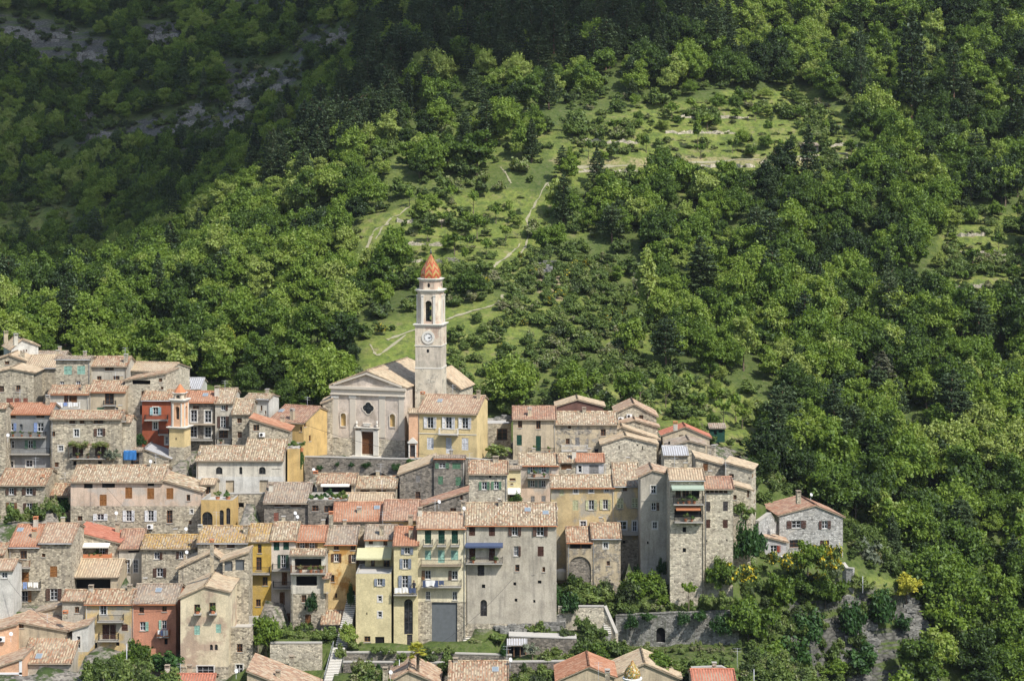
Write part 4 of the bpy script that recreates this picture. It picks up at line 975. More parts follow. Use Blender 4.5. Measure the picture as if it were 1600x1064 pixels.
ch = H('C', 120, 478, ('G', 292, 628, 694, 708), 1046, 304, 'church', 'pal', 'church', 'baroque parish church with pink plaster front, pediment and quatrefoil window',
       rot=-16, depth=19, low=(957, 'rubl'), cat='church', kind_group=None, over=.45,
       win='n 177 862 26 62;n 417 866 26 62;D 298 976 60 108 br', zdown=3)
uz = ch.uz
def rect_trim(mb, x0, y0, x1, y1, dp=.12, mat=0):
    u0, v1 = uz(x0, y0); u1, v0 = uz(x1, y1); mb.box(u0, u1, -dp, -.002, v0, v1, mat)
for x0, x1 in ((122, 152), (208, 238), (352, 382), (448, 474)):
    mb = MB(); rect_trim(mb, x0, 758, x1, 950, .09); pil = mb.build('pilaster', 'mass', ch.root)
    mb = MB(); rect_trim(mb, x0 - 3, 744, x1 + 3, 757, .16); mb.build('capital', 'trim', pil)
mb = MB()
u0, za = uz(118, 712); u1, zb_ = uz(480, 742)
ztop = uz(300, 702)[1]; zbt = uz(300, 740)[1]; zm = uz(300, 716)[1]
mb.box(-.1, ch.W + .08, -.14, -.002, zbt, zm); mb.box(-.3, ch.W + .25, -.40, -.002, zm + .002, ztop)
mb.box(-.2, ch.W + .15, -.3, -.002, zbt - .15, zbt - .003)
e = mb.build('entablature', 'mass', ch.root)
# dark curved stain band / raking cornice
mb = MB(); ua, zc = uz(292, 632)
for sg, ue in ((-1, .4), (1, ch.W - .4)):
    z0 = ztop + .05; w = .28
    mb.hexa([(min(ue, ua), -.4, z0 if ue < ua else zc - w), (max(ue, ua), -.4, zc - w if ue < ua else z0), (max(ue, ua), -.002, zc - w if ue < ua else z0), (min(ue, ua), -.002, z0 if ue < ua else zc - w),
             (min(ue, ua), -.4, (z0 if ue < ua else zc - w) + w), (max(ue, ua), -.4, (zc - w if ue < ua else z0) + w), (max(ue, ua), -.002, (zc - w if ue < ua else z0) + w), (min(ue, ua), -.002, (z0 if ue < ua else zc - w) + w)])
mb.build('cornice', 'mass', ch.root)
def ring(mb, pts, w, y0, y1, mat=0, closed=True):
    c = sum((Vector(p) for p in pts), Vector((0, 0))) / len(pts); n = len(pts)
    out = [Vector(p) + (Vector(p) - c).normalized() * w for p in pts]
    for i in range(n if closed else n - 1):
        j = (i + 1) % n
        mb.hexa([(pts[i][0], y0, pts[i][1]), (pts[j][0], y0, pts[j][1]), (pts[j][0], y1, pts[j][1]), (pts[i][0], y1, pts[i][1]),
                 (out[i].x, y0, out[i].y), (out[j].x, y0, out[j].y), (out[j].x, y1, out[j].y), (out[i].x, y1, out[i].y)], mat)
cu, cz = uz(299, 806); q = []
for k in range(32):
    a = 2 * math.pi * k / 32; rr = .68 + .22 * abs(math.cos(2 * a)) ** 1.0
    q.append((cu + rr * math.cos(a), cz + rr * math.sin(a)))
mb = MB(); ring(mb, q, .14, -.08, -.002); w_ = mb.build('window', 'mass', ch.root)
mb = MB(); mb.face([(p[0], -.012, p[1]) for p in q]); mb.build('pane', 'glass', w_)
for cx_ in (177, 417):
    mb = MB(); u0, v0 = uz(cx_ - 13, 893 if cx_ == 177 else 897); u1, v1 = uz(cx_ + 13, 831 if cx_ == 177 else 835); hw = (u1 - u0) / 2; pts = [(u0, v0)]
    for k in range(9): a = math.pi - math.pi * k / 8; pts.append(((u0 + u1) / 2 + hw * math.cos(a), v1 - hw + hw * math.sin(a)))
    pts.append((u1, v0)); ring(mb, pts, .17, -.1, -.002, closed=True)
    mb.build('niche_frame', 'mass', ch.root)
mb = MB()
rect_trim(mb, 240, 912, 268, 1036, .45); rect_trim(mb, 328, 912, 352, 1036, .45); rect_trim(mb, 268.3, 905, 327.7, 921, .35); rect_trim(mb, 236, 896, 356, 905, .65)
for x in (246, 345):
    u, z = uz(x, 896); mb.lathe(u, -.35, [(.16, z), (.2, z + .15), (.1, z + .3), (.2, z + .55), (.12, z + .75), (.06, z + .95)], 8)
u, z = uz(295, 896); mb.box(u - .55, u + .55, -.3, -.002, z + .12, z + .42); mb.box(u - .7, u + .7, -.34, -.002, z + .43, z + .52)
rect_trim(mb, 225, 1036.5, 370, 1041, 1.0); rect_trim(mb, 215, 1041.5, 380, 1046, 1.5)
mb.build('portal', 'trim', ch.root)
ap = H('C', 640, 745, ('S', 628, 712), 770, 313, 'rubl', 'pal', 'chancel', 'low chancel of the church with pale roof right of the bell tower', rot=-16, depth=7, cat='church', kind_group=None)
an = H('C', 74, 122, ('S', 784, 765), 1046, 305, 'rub', 'pal', 'annex', 'narrow stone annex against the left flank of the church', depth=6, cat='annex', kind_group=None)
yl = H('C', 541, 829, ('F', 833, 748), 1048, 297, 'ye', 'pnk', 'presbytery', 'bright yellow presbytery with pale shutters right of the church front', rot=-11, depth=8, low=None,
       win='o 602 877 30 54 wh;o 692 878 30 56 wh;o 772 880 30 54 wh;c 602 980 32 58 wh;D 692 990 28 78 wh;c 772 982 32 58 wh;B 642 734 934 905 white;X 565 762 .8 .3;S 650 772;P 541 829 930 935 trim;X 838 760 .9 .25')
pa = H('C', 497, 541, ('F', 832, 815), 1048, 297.6, 'pkl', 'pal', 'annex', 'pink link wall with small pedimented side door between church and presbytery', slope=.2, win='D 515 1016 24 56 dk', kind_group=None, cat='annex')
mb = MB()
def prt(h, mb, x0, y0, x1, y1, dp):
    u0, v1 = h.uz(x0, y0); u1, v0 = h.uz(x1, y1); mb.box(u0, u1, -dp, -.002, v0, v1)
prt(pa, mb, 492, 972, 540, 977, .3); prt(pa, mb, 496, 978, 502, 1046, .15); prt(pa, mb, 528, 978, 534, 1046, .15)
u0, v0 = pa.uz(490, 972); u1, _ = pa.uz(542, 972); um = (u0 + u1) / 2
mb.hexa([(u0, -.3, v0), (u1, -.3, v0), (u1, -.01, v0), (u0, -.01, v0), (um - .05, -.3, v0 + .7), (um + .05, -.3, v0 + .7), (um + .05, -.01, v0 + .7), (um - .05, -.01, v0 + .7)])
mb.build('portal', 'trim', pa.root)

# bell tower
TY = 305.0; th = R(-9)
pc = at(480 + 602 / 3.13, 500, TY); hw = 2.06
ttop = lambda y: (HOR - (380 + y / 3.13)) / F * (TY - 1.5)
base = ttop(1046)
tw = empty('bell_tower', (pc.x, pc.y + hw, base), th, 'tall cream bell tower of the church with clock and patterned tile dome', 'tower')
def stage(name, hw, z0, z1, mat, ch=0.0, openw=None, arch=None, bevel=None):
    mb = MB(); c = ch
    P = [(-hw + c, -hw), (hw - c, -hw), (hw, -hw + c), (hw, hw - c), (hw - c, hw), (-hw + c, hw), (-hw, hw - c), (-hw, -hw + c)] if c > 0 else [(-hw, -hw), (hw, -hw), (hw, hw), (-hw, hw)]
    n = len(P)
    for i in range(n):
        a = Vector((*P[i], 0)); b = Vector((*P[(i + 1) % n], 0)); U = (b - a).normalized(); N = Vector((-U.y, U.x, 0)); L_ = (b - a).length
        main = (i % 2 == 0) if c > 0 else True
        ops = [(L_ / 2 - openw / 2, L_ / 2 + openw / 2, arch[0], arch[1], 1.0)] if (openw and main) else []
        wall_side(mb, a, U, N, L_, [(0, z1), (L_, z1)], z0, ops, reveal=.45)
    mb.face([(x, y, z1) for x, y in P]); mb.face([(x, y, z0) for x, y in P[::-1]])
    return mb.build(name, mat, tw)
def cornice(name, hw, z0, z1, ch=0.0, steps=3, out=.3):
    mb = MB()
    for k in range(steps):
        o = out * (k + 1) / steps; h = hw + o; c = ch; a = z0 + (z1 - z0) * k / steps; b = z0 + (z1 - z0) * (k + 1) / steps
        P = [(-h + c, -h), (h - c, -h), (h, -h + c), (h, h - c), (h - c, h), (-h + c, h), (-h, h - c), (-h, -h + c)] if c > 0 else [(-h, -h), (h, -h), (h, h), (-h, h)]
        n = len(P)
        for i in range(n):
            j = (i + 1) % n; mb.face([(*P[i], a + .001), (*P[j], a + .001), (*P[j], b), (*P[i], b)])
        mb.face([(*p, b) for p in P]); mb.face([(*p, a + .001) for p in P[::-1]])
    return mb.build(name, 'trim', tw)
zz_ = lambda y: ttop(y) - base
stage('shaft', hw, -2, zz_(618), 'towst'); stage('shaft', hw - .03, zz_(618), zz_(507), 'cbt'); stage('clock_stage', hw - .01, zz_(505), zz_(414), 'tow')
cornice('cornice', hw - .05, zz_(620), zz_(613), out=.09, steps=1); cornice('cornice', hw - .05, zz_(509), zz_(504), out=.1, steps=1); cornice('cornice', hw - .1, zz_(414), zz_(400), out=.38)
bh = 1.86; zb0, zb1 = zz_(400), zz_(246)
stage('belfry', bh, zb0, zb1, 'tow', ch=.72, openw=1.0, arch=(zb0 + .35, zb0 + (zb1 - zb0) * .74))
for sx in (-1, 1):
    for sy in (-1, 1):
        for (ax, ay) in (((bh - .72) - .22, bh), (bh, (bh - .72) - .22)):
            mb = MB(); x, y = sx * ax, sy * ay; mb.box(x - .17, x + .17, y - .17, y + .17, zb0 + .002, zb1 - .55); mb.box(x - .24, x + .24, y - .24, y + .24, zb1 - .552, zb1 - .40)
            mb.build('pilaster', 'trim', tw)
cornice('cornice', bh - .1, zb1 - .002, zz_(232), ch=.7, out=.42)
stage('drum', 1.64, zz_(232), zz_(190), 'tow', ch=.75)
cornice('cornice', 1.6, zz_(190), zz_(178), ch=.72, out=.30)
mb = MB()
for sx, sy in ((0, -1), (1, 0), (0, 1), (-1, 0)):
    zc = (zz_(232) + zz_(190)) / 2; pts = [(.2 * math.cos(a), .34 * math.sin(a)) for a in [2 * math.pi * k / 16 for k in range(16)]]
    mb.face([((1.652 * sx + p[0] * -sy), (1.652 * sy + p[0] * sx), zc + p[1]) for p in pts])
mb.build('oculus', 'dark', tw)
mb = MB(); zc = zz_(532)
mb.face([(.2 * math.cos(a) - .05, -hw + .018, zc + .3 * math.sin(a)) for a in [2 * math.pi * k / 16 for k in range(16)]]); mb.build('oculus', 'dark', tw)
mb = MB(); zd = zz_(178)
prof = [(1.62, 0), (1.74, .3), (1.74, .7), (1.62, 1.15), (1.40, 1.6), (1.08, 2.1), (.78, 2.55), (.50, 3.0), (.26, 3.4), (.08, 3.7)]
mb.lathe(0, 0, [(r * .92, zd + z) for r, z in prof], 8, 0, math.pi / 8); dm = mb.build('dome', 'glazed', tw)
mb = MB(); mb.lathe(0, 0, [(.1, zd + 3.66), (.2, zd + 3.8), (.22, zd + 3.95), (.08, zd + 4.1), (.14, zd + 4.25), (.04, zd + 4.4), (.02, zd + 4.9)], 8)
mb.box(-.16, .16, -.02, .02, zd + 4.6, zd + 4.65); mb.build('finial', 'bronze', dm)
mb = MB(); zc = zz_(466); y = -hw + .0
def disc(mb, r, y, mat=0, n=28, cx=0): mb.face([(cx + r * math.cos(2 * math.pi * k / n), y, zc + r * math.sin(2 * math.pi * k / n)) for k in range(n)], mat)
ring(mb, [(.66 * math.cos(2 * math.pi * k / 28), zc + .66 * math.sin(2 * math.pi * k / 28)) for k in range(28)], .36, y - .10, y, 0)
disc(mb, .67, y - .03, 1); ring(mb, [(.60 * math.cos(2 * math.pi * k / 28), zc + .60 * math.sin(2 * math.pi * k / 28)) for k in range(28)], .05, y - .05, y - .02, 2)
ck = mb.build('clock', ['trim', 'white', 'iron'], tw)
mb = MB()
for k in range(12):
    a = math.pi / 6 * k; c, s_ = math.cos(a), math.sin(a); p = Vector((.46 * c, y - .045, zc + .46 * s_)); q_ = Vector((.57 * c, y - .045, zc + .57 * s_)); mb.tube(p, q_, .022, 4)
mb.build('hour_marks', 'iron', ck)
mb = MB(); mb.tube((0, y - .06, zc), (.5 * math.cos(R(14)), y - .06, zc + .5 * math.sin(R(14))), .03, 5); mb.tube((0, y - .06, zc), (.36 * math.cos(R(-12)), y - .06, zc + .36 * math.sin(R(-12))), .04, 5)
mb.build('hands', 'iron', ck)
mb = MB(); zb_ = zb0 + 1.1
mb.lathe(0, 0, [(.50, zb_), (.42, zb_ + .1), (.30, zb_ + .45), (.26, zb_ + .7), (.1, zb_ + .82)], 16, smooth=True); mb.box(-1.3, 1.3, -.08, .08, zb_ + .85, zb_ + 1.0)
mb.tube((0, 0, zb_ + .8), (0, 0, zb_ + .95), .08); mb.lathe(0, 0, [(.3, zb_ + 1.5), (.22, zb_ + 1.7), (.14, zb_ + 1.95), (.05, zb_ + 2.0)], 14); mb.box(-1.4, 1.4, -.06, .06, zb_ + 2.0, zb_ + 2.12)
mb.build('bell', 'bronze', tw)

# small painted belfry of the chapel
TY2 = 291.5; pc = at(200 + 336 / 4.256, 500, TY2); t2 = lambda y: (HOR - (560 + y / 4.256)) / F * TY2
b2 = t2(700); tw = empty('small_belfry', (pc.x, pc.y + 1.3, b2), R(-14), 'small ochre and white painted belfry with terracotta cone roof', 'tower')
z2 = lambda y: t2(y) - b2
stage('shaft', 1.22, -2, z2(590), 'rub'); stage('shaft', 1.18, z2(590), z2(470), 'ye'); cornice('cornice', 1.12, z2(470), z2(456), out=.42)
stage('belfry', 1.0, z2(456), z2(292), 'pkl', ch=.28, openw=.62, arch=(z2(408), z2(322)))
for sx in (-1, 1):
    for sy in (-1, 1):
        for (ax, ay) in ((.66, 1.0), (1.0, .66)):
            mb = MB(); x, y = sx * ax, sy * ay; mb.box(x - .09, x + .09, y - .09, y + .09, z2(455), z2(300)); mb.build('pilaster', 'trim', tw)
cornice('cornice', .98, z2(292), z2(274), ch=.26, out=.34); stage('lantern', .80, z2(274), z2(240), 'tow', ch=.3, openw=.62, arch=(z2(270), z2(246)))
cornice('cornice', .78, z2(240), z2(232), ch=.28, out=.2)
mb = MB(); zd = z2(232); mb.lathe(0, 0, [(.92, zd), (.72, zd + .35), (.5, zd + .62), (.32, zd + .9), (.2, zd + 1.05), (.06, zd + 1.2)], 8, 0, math.pi / 8); mb.build('roof', 'terracotta', tw)
mb = MB(); mb.face([(.10 * math.cos(a) - .1, -1.19, z2(535) + .2 * math.sin(a)) for a in [2 * math.pi * k / 8 for k in range(8)]]); mb.build('oculus', 'dark', tw); mb = MB(); mb.lathe(0, 0, [(.25, z2(372)), (.16, z2(356)), (.05, z2(350))], 10); mb.build('bell', 'bronze', tw)

# tiled cupola at the bottom edge
pc = at(988, 1058, 236); cu_ = empty('cupola', (pc.x, pc.y, pc.z - 3), 0, 'little round cupola of glazed speckled tiles at the bottom edge', 'tower')
mb = MB(); mb.lathe(0, 0, [(.95, -2), (.95, 2.75), (1.15, 2.8), (1.18, 2.98), (.9, 3.02)], 16); mb.build('drum', 'white', cu_)
mb = MB(); mb.lathe(0, 0, [(.95, 3.0), (1.0, 3.3), (.95, 3.65), (.78, 4.0), (.5, 4.35), (.28, 4.6), (.14, 4.9), (.04, 5.05)], 16, smooth=True); mb.build('dome', 'glazed_mixed', cu_)

# ---- retaining walls: photo points (x, ytop, ybottom, depth)
def run(name, label, pts, th=.6, mat='rub', cat='wall', arch=None, copin='slab', ar=1.0, fm=1.6):
    pts = [(*p, ) for p in pts]
    a = at(pts[0][0], pts[0][2], pts[0][3]); root = empty(name, a, 0, label, cat)
    mb = MB(); cp_ = MB()
    for p, q in zip(pts, pts[1:]):
        p0, p1 = at(p[0], p[1], p[3]), at(p[0], p[2], p[3]); q0, q1 = at(q[0], q[1], q[3]), at(q[0], q[2], q[3])
        U = Vector((q1.x - p1.x, q1.y - p1.y, 0)); L_ = U.length; U.normalize(); N = Vector((-U.y, U.x, 0)); zb = min(p1.z, q1.z)
        O = Vector((p1.x, p1.y, zb)) - Vector(a); ops = []
        if arch and p[0] <= arch[0] <= q[0]:
            Yc = p[3] + (q[3] - p[3]) * (arch[0] - p[0]) / (q[0] - p[0]); c = at(arch[0], arch[2], Yc); uc = (Vector((c.x, c.y, 0)) - Vector((p1.x, p1.y, 0))).dot(U)
            w = arch[1] / F * Yc; v1 = c.z - zb; v0 = v1 - arch[3] / F * Yc; ops = [(uc - w / 2, uc + w / 2, v0, v1, ar)]
        f = wall_side(mb, O, U, N, L_, [(0, p0.z - zb), (L_, q0.z - zb)], -3, ops, reveal=.5)
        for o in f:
            mb.face([O + U * o[0] + N * .5 + Vector((0, 0, o[2])), O + U * o[1] + N * .5 + Vector((0, 0, o[2])), O + U * o[1] + N * .5 + Vector((0, 0, o[3])), O + U * o[0] + N * .5 + Vector((0, 0, o[3]))], 1)  # near-black back face stands for the shade inside the arch
        P = [O + Vector((0, 0, p0.z - zb)), O + U * L_ + Vector((0, 0, q0.z - zb))]
        cp_.hexa([P[0] - N * .06 + Vector((0, 0, .002)), P[1] - N * .06 + Vector((0, 0, .002)), P[1] + N * th + Vector((0, 0, .002)), P[0] + N * th + Vector((0, 0, .002)),
                  P[0] - N * .06 + Vector((0, 0, .13)), P[1] - N * .06 + Vector((0, 0, .13)), P[1] + N * th + Vector((0, 0, .13)), P[0] + N * th + Vector((0, 0, .13))])
        for k in (O, O + U * L_):
            pass
        mb.face([O + N * th + Vector((0, 0, -3)), O + U * L_ + N * th + Vector((0, 0, -3)), O + U * L_ + N * th + Vector((0, 0, q0.z - zb)), O + N * th + Vector((0, 0, p0.z - zb))][::-1])
        for pp, zt, fl in ((O, p0.z - zb, 0), (O + U * L_, q0.z - zb, 1)):
            s_ = [pp + Vector((0, 0, -3)), pp + N * th + Vector((0, 0, -3)), pp + N * th + Vector((0, 0, zt)), pp + Vector((0, 0, zt))]
            mb.face(s_ if fl else s_[::-1])
        FOOT.append((p1.x, p1.y, math.atan2(U.y, U.x), L_, .1, zb, fm))
    mb.build('masonry', [mat, 'dark'], root); cp_.build('coping', copin, root)
    return root
run('terrace_wall', 'dark stone wall with a wide arch carrying the church terrace', [(476,714,775,293.5),(560,716,775,293),(650,718,780,292.5)], mat='rubd', arch=(590,44,738,20), ar=.8)
run('terrace_wall', 'dark stone wall carrying the terrace before the yellow presbytery', [(650.5,717,760,292.5),(728,716,750,292.5),(796,722,745,294)], mat='rubd')
run('retaining_wall', 'rough stone wall with small opening below the pale chapel', [(352,772,850,280),(440,771,850,280.5)], mat='rub', arch=(376,10,785,8), ar=.05)
run('retaining_wall', 'pale rubble wall of the bushy garden left of the stone stair', [(422,1005,1040,251.5),(503,1005,1050,251.5)], mat='rubl')
run('retaining_wall', 'upper grey terrace wall under the pale yellow block', [(538,1020,1034,253),(650,1020,1036,253.5),(800,1024,1040,254)], mat='rubd')
run('retaining_wall', 'lower stone terrace wall with ledge along the bottom edge', [(536,1035,1075,250),(700,1036,1080,250),(860,1034,1080,250),(905,1033,1080,250.5)], mat='rubd')
run('retaining_wall', 'stone wall topped by a pale concrete walk below the big grey house', [(795,994,1022,256),(901,998,1025,256)], mat='rubd', th=2.2, copin='concrete')
run('retaining_wall', 'bright rubble wall with ivy hanging over it beside the small stair', [(872,948,1006,261),(944,948,1006,261),(962,990,1012,260)], mat='rubl')
run('retaining_wall', 'long rough wall with a dark arched opening above the grassy ledge', [(962,962,1008,263),(1040,958,1005,262.5),(1155,955,1002,262)], mat='drystone', arch=(1039,27,980,24), fm=8, copin='drystone')
run('retaining_wall', 'low stone wall above the red roof at the bottom right', [(1080,1044,1068,244),(1128,1042,1068,244),(1146,1052,1068,244)], mat='rub')
run('retaining_wall', 'stepped stone buttress wall at the right foot of the detached house', [(1316,880,905,283),(1322,888,915,282.5),(1333,889,915,282)], mat='rubg')
run('retaining_wall', 'small pale garden wall between the end houses and the detached house', [(1186,815,850,281),(1204,802,850,284),(1216,822,850,285)], mat='rubg')

def stairs(label, a, b, width, n, U=None):
    root = empty('stairs', a, 0, label, 'stairs'); a = Vector(a); b = Vector(b); d = b - a; D = Vector((d.x, d.y, 0)); L_ = D.length; D.normalize(); Sx = Vector((-D.y, D.x, 0)) * (width / 2)
    mb = MB()
    for k in range(n):
        y0 = L_ * k / n; y1 = L_ * (k + 1) / n; z1 = d.z * (k + 1) / n; P = []
        for z in (-1.5, z1):
            for q in (D * y0 + Sx, D * y0 - Sx, D * y1 - Sx, D * y1 + Sx): P.append(q + Vector((0, 0, z)))
        mb.hexa(P, 0); 
        P = [q + Vector((0, 0, 0)) for q in (D * (y0 - .05) + Sx * 1.02, D * (y0 - .05) - Sx * 1.02, D * y1 - Sx * 1.02, D * y1 + Sx * 1.02)]
        mb.hexa([p + Vector((0, 0, z1 + .003)) for p in P] + [p + Vector((0, 0, z1 + .06)) for p in P], 1)
    mb.build('steps', ['drystone', 'trim'], root)
    return root, D, Sx
r_, D_, S_ = stairs('long stone stair climbing between the garden wall and the pale yellow block', at(516,1066,246), at(530,1012,253.5), 1.5, 22)
mb = MB(); d = at(530,1012,253.5) - at(516,1066,246)
for sg in (1,):
    a = S_ * sg; b = d + S_ * sg
    mb.tube(a + Vector((0, 0, .9)), b + Vector((0, 0, .9)), .03)
    for k in range(9): p = a.lerp(b, k / 8); mb.tube(p, p + Vector((0, 0, .9)), .02, 4)
mb.build('handrail', 'metal', r_)
stairs('dark upper stair rising beside the rust stained ochre house', at(533,1010,254.5), at(552,930,262.5), 1.4, 26)
stairs('small white edged steps at the foot of the big grey house', at(730,1018,257), at(730,982,261), 1.0, 12)
stairs('short flight of steps beside the ivy covered wall', at(950,992,259.5), at(946,960,262.5), .9, 10)
# ---------------------------------------------------------------- plants
def leafmat(name, stops, trans=.3, flowers=None):
    m = bpy.data.materials.new(name); m.use_nodes = True; t = m.node_tree; t.nodes.clear(); M[name] = m
    out = t.nodes.new('ShaderNodeOutputMaterial'); d = t.nodes.new('ShaderNodeBsdfDiffuse'); tr = t.nodes.new('ShaderNodeBsdfTranslucent'); gl = t.nodes.new('ShaderNodeBsdfGlossy')
    at_ = t.nodes.new('ShaderNodeAttribute'); at_.attribute_type = 'INSTANCER'; at_.attribute_name = 'tint'
    geo = t.nodes.new('ShaderNodeNewGeometry')
    tc = t.nodes.new('ShaderNodeTexCoord')
    n = noise(t, tc.outputs['Object'], 1.3, 3, .7)
    k = math_(t, 'ADD', at_.outputs['Fac'], math_(t, 'MULTIPLY', math_(t, 'SUBTRACT', n, .5), .55))
    rr = t.nodes.new('ShaderNodeTexWhiteNoise'); rr.noise_dimensions = '3D'
    g2 = t.nodes.new('ShaderNodeVectorMath'); g2.operation = 'SNAP'; g2.inputs[1].default_value = (.3, .3, .3)
    t.links.new(tc.outputs['Object'], g2.inputs[0]); t.links.new(g2.outputs[0], rr.inputs['Vector'])
    k = math_(t, 'ADD', k, math_(t, 'MULTIPLY', math_(t, 'SUBTRACT', rr.outputs[0], .5), .35))
    col = ramp(t, stops, k)
    if flowers:
        f = math_(t, 'GREATER_THAN', noise(t, tc.outputs['Object'], 2.2, 2), flowers[0])
        col = mixc(t, f, col, flowers[1])
    t.links.new(col, d.inputs[0])
    mm = t.nodes.new('ShaderNodeVectorMath'); mm.operation = 'MULTIPLY'; mm.inputs[1].default_value = (1.5, 1.45, .45); t.links.new(col, mm.inputs[0]); t.links.new(mm.outputs[0], tr.inputs[0])
    mx = t.nodes.new('ShaderNodeMixShader'); mx.inputs[0].default_value = trans; t.links.new(d.outputs[0], mx.inputs[1]); t.links.new(tr.outputs[0], mx.inputs[2])
    gl.inputs['Roughness'].default_value = .55; gl.inputs[0].default_value = (.9, .95, 1, 1)
    m2 = t.nodes.new('ShaderNodeMixShader'); m2.inputs[0].default_value = .018; t.links.new(mx.outputs[0], m2.inputs[1]); t.links.new(gl.outputs[0], m2.inputs[2])
    t.links.new(m2.outputs[0], out.inputs[0])
leafmat('leaf', [(0, (.020,.038,.011)), (.25, (.050,.088,.013)), (.48, (.105,.172,.020)), (.74, (.185,.262,.032)), (1, (.27,.32,.085))])
leafmat('needle', [(0, (.028,.046,.024)), (.4, (.065,.098,.038)), (.8, (.09,.125,.055)), (1, (.13,.13,.085))], .15)
leafmat('scrub', [(0, (.04,.055,.02)), (.4, (.095,.145,.030)), (.75, (.16,.21,.05)), (1, (.22,.21,.12))], .25)
leafmat('broom', [(0, (.045,.075,.02)), (1, (.13,.18,.04))], .2, flowers=(.56, (.60,.47,.03)))
leafmat('olive', [(0, (.07,.09,.055)), (1, (.19,.21,.14))], .15)
leafmat('goldleaf', [(0, (.22,.24,.03)), (1, (.50,.46,.06))], .3)
leafmat('ivy', [(0, (.012,.035,.01)), (.5, (.035,.085,.018)), (1, (.09,.16,.03))], .2)
leafmat('flower', [(0, (.05,.10,.02)), (1, (.12,.2,.05))], .2, flowers=(.60, (.55,.10,.12)))
flat('bark', (.11,.085,.06), .95, vary=.3); flat('barkp', (.16,.10,.07), .95, vary=.3)

def quadcloud(C, Nn, S, asp=1.5):
    """leaf quads at centres C, normals Nn, sizes S"""
    n = len(C); r = rng.normal(size=(n, 3)); t = np.cross(Nn, r); t /= np.linalg.norm(t, axis=1)[:, None] + 1e-9
    b = np.cross(Nn, t); S = S[:, None]
    V = np.stack([C - t * S * .5 * asp, C + b * S * .42, C + t * S * .5 * asp, C - b * S * .42], 1).reshape(-1, 3)
    Fc = np.arange(n * 4).reshape(-1, 4)
    return V, Fc
def mesh_np(name, V, Fc, mats, mi=None):
    me = bpy.data.meshes.new(name); nv, nf = len(V), len(Fc)
    me.vertices.add(nv); me.vertices.foreach_set('co', np.asarray(V, np.float32).ravel())
    me.loops.add(nf * 4); me.loops.foreach_set('vertex_index', np.asarray(Fc, np.int32).ravel())
    me.polygons.add(nf); me.polygons.foreach_set('loop_start', np.arange(0, nf * 4, 4, dtype=np.int32))
    if mi is not None: me.polygons.foreach_set('material_index', np.asarray(mi, np.int32))
    me.update(calc_edges=True)
    for m in mats: me.materials.append(M[m])
    return me
def unit(n):
    v = rng.normal(size=(n, 3)); return v / np.linalg.norm(v, axis=1)[:, None]
def crown_broad(name, R_, H_, base, lobes, per, size, mat='leaf', flat_=.95):
    """crown of many leaf sprays on uneven lobes; radius R_, total height H_, lowest foliage at base"""
    Cs, Ns, Ss = [], [], []
    hh = (H_ - base) / 2; cz = base + hh
    for k in range(lobes):
        d = unit(1)[0]; d[2] = d[2] * .9 + .15; rad = rng.uniform(.35, .78)
        lr = rng.uniform(.22, .46) * R_ * (1.15 - .35 * rad)
        c = np.array([d[0] * R_ * rad, d[1] * R_ * rad, cz + d[2] * hh * rad])
        if c[2] - lr * .8 < base: c[2] = base + lr * .8 * rng.uniform(.8, 1.2)
        n = int(per * (lr / (.36 * R_)) ** 2)
        o = unit(n); o[:, 2] = np.where(o[:, 2] < -.35, -o[:, 2] * .6, o[:, 2])
        rr = lr * rng.uniform(.55, 1.18, n) * (1 + .22 * np.sin(o[:, 0] * 7 + k) * np.sin(o[:, 1] * 6 + 2 * k))
        ax = d * np.array([1, 1, .9]) + np.array([0, 0, .35]); ax /= np.linalg.norm(ax)
        off = o * rr[:, None] * np.array([1, 1, flat_]) * .82; off += ax * (off @ ax)[:, None] * .75
        P = c + off
        N = o * .75 + rng.normal(size=(n, 3)) * .65 + np.array([0, 0, .25]); N /= np.linalg.norm(N, axis=1)[:, None]
        Cs.append(P); Ns.append(N); Ss.append(rng.uniform(.5, 1.5, n) * size)
    V, Fc = quadcloud(np.concatenate(Cs), np.concatenate(Ns), np.concatenate(Ss))
    return mesh_np(name, V, Fc, [mat])
def crown_pine(name, R_, H_, base, tiers, size, mat='needle', umb=.0):
    Cs, Ns, Ss = [], [], []
    for k in range(tiers):
        f = k / (tiers - 1); z = base + (H_ - base) * f ** .95
        rt = R_ * ((1 - f) ** .75 * (1 - umb) + umb * math.sqrt(max(0, 1 - f * f))) + .25; nb = int(rng.integers(5, 9)); a0 = rng.uniform(0, 6.28)
        for b in range(nb):
            a = a0 + 2 * math.pi * b / nb + rng.uniform(-.3, .3); L_ = rt * rng.uniform(.6, 1.1); n = max(8, int(L_ * 24))
            s = rng.uniform(.15, 1, n) ** .7; w = (.25 + .3 * (1 - s)) * min(1.2, L_ * .5)
            x = s * L_; yv = rng.normal(size=n) * w; zv = z - s * L_ * .12 + rng.normal(size=n) * .13 + (s ** 2) * L_ * .12
            P = np.c_[x * math.cos(a) - yv * math.sin(a), x * math.sin(a) + yv * math.cos(a), zv]
            N = rng.normal(size=(n, 3)) * .45 + np.array([0, 0, 1]); N /= np.linalg.norm(N, axis=1)[:, None]
            Cs.append(P); Ns.append(N); Ss.append(rng.uniform(.6, 1.2, n) * size)
    V, Fc = quadcloud(np.concatenate(Cs), np.concatenate(Ns), np.concatenate(Ss), 1.7)
    return mesh_np(name, V, Fc, [mat])
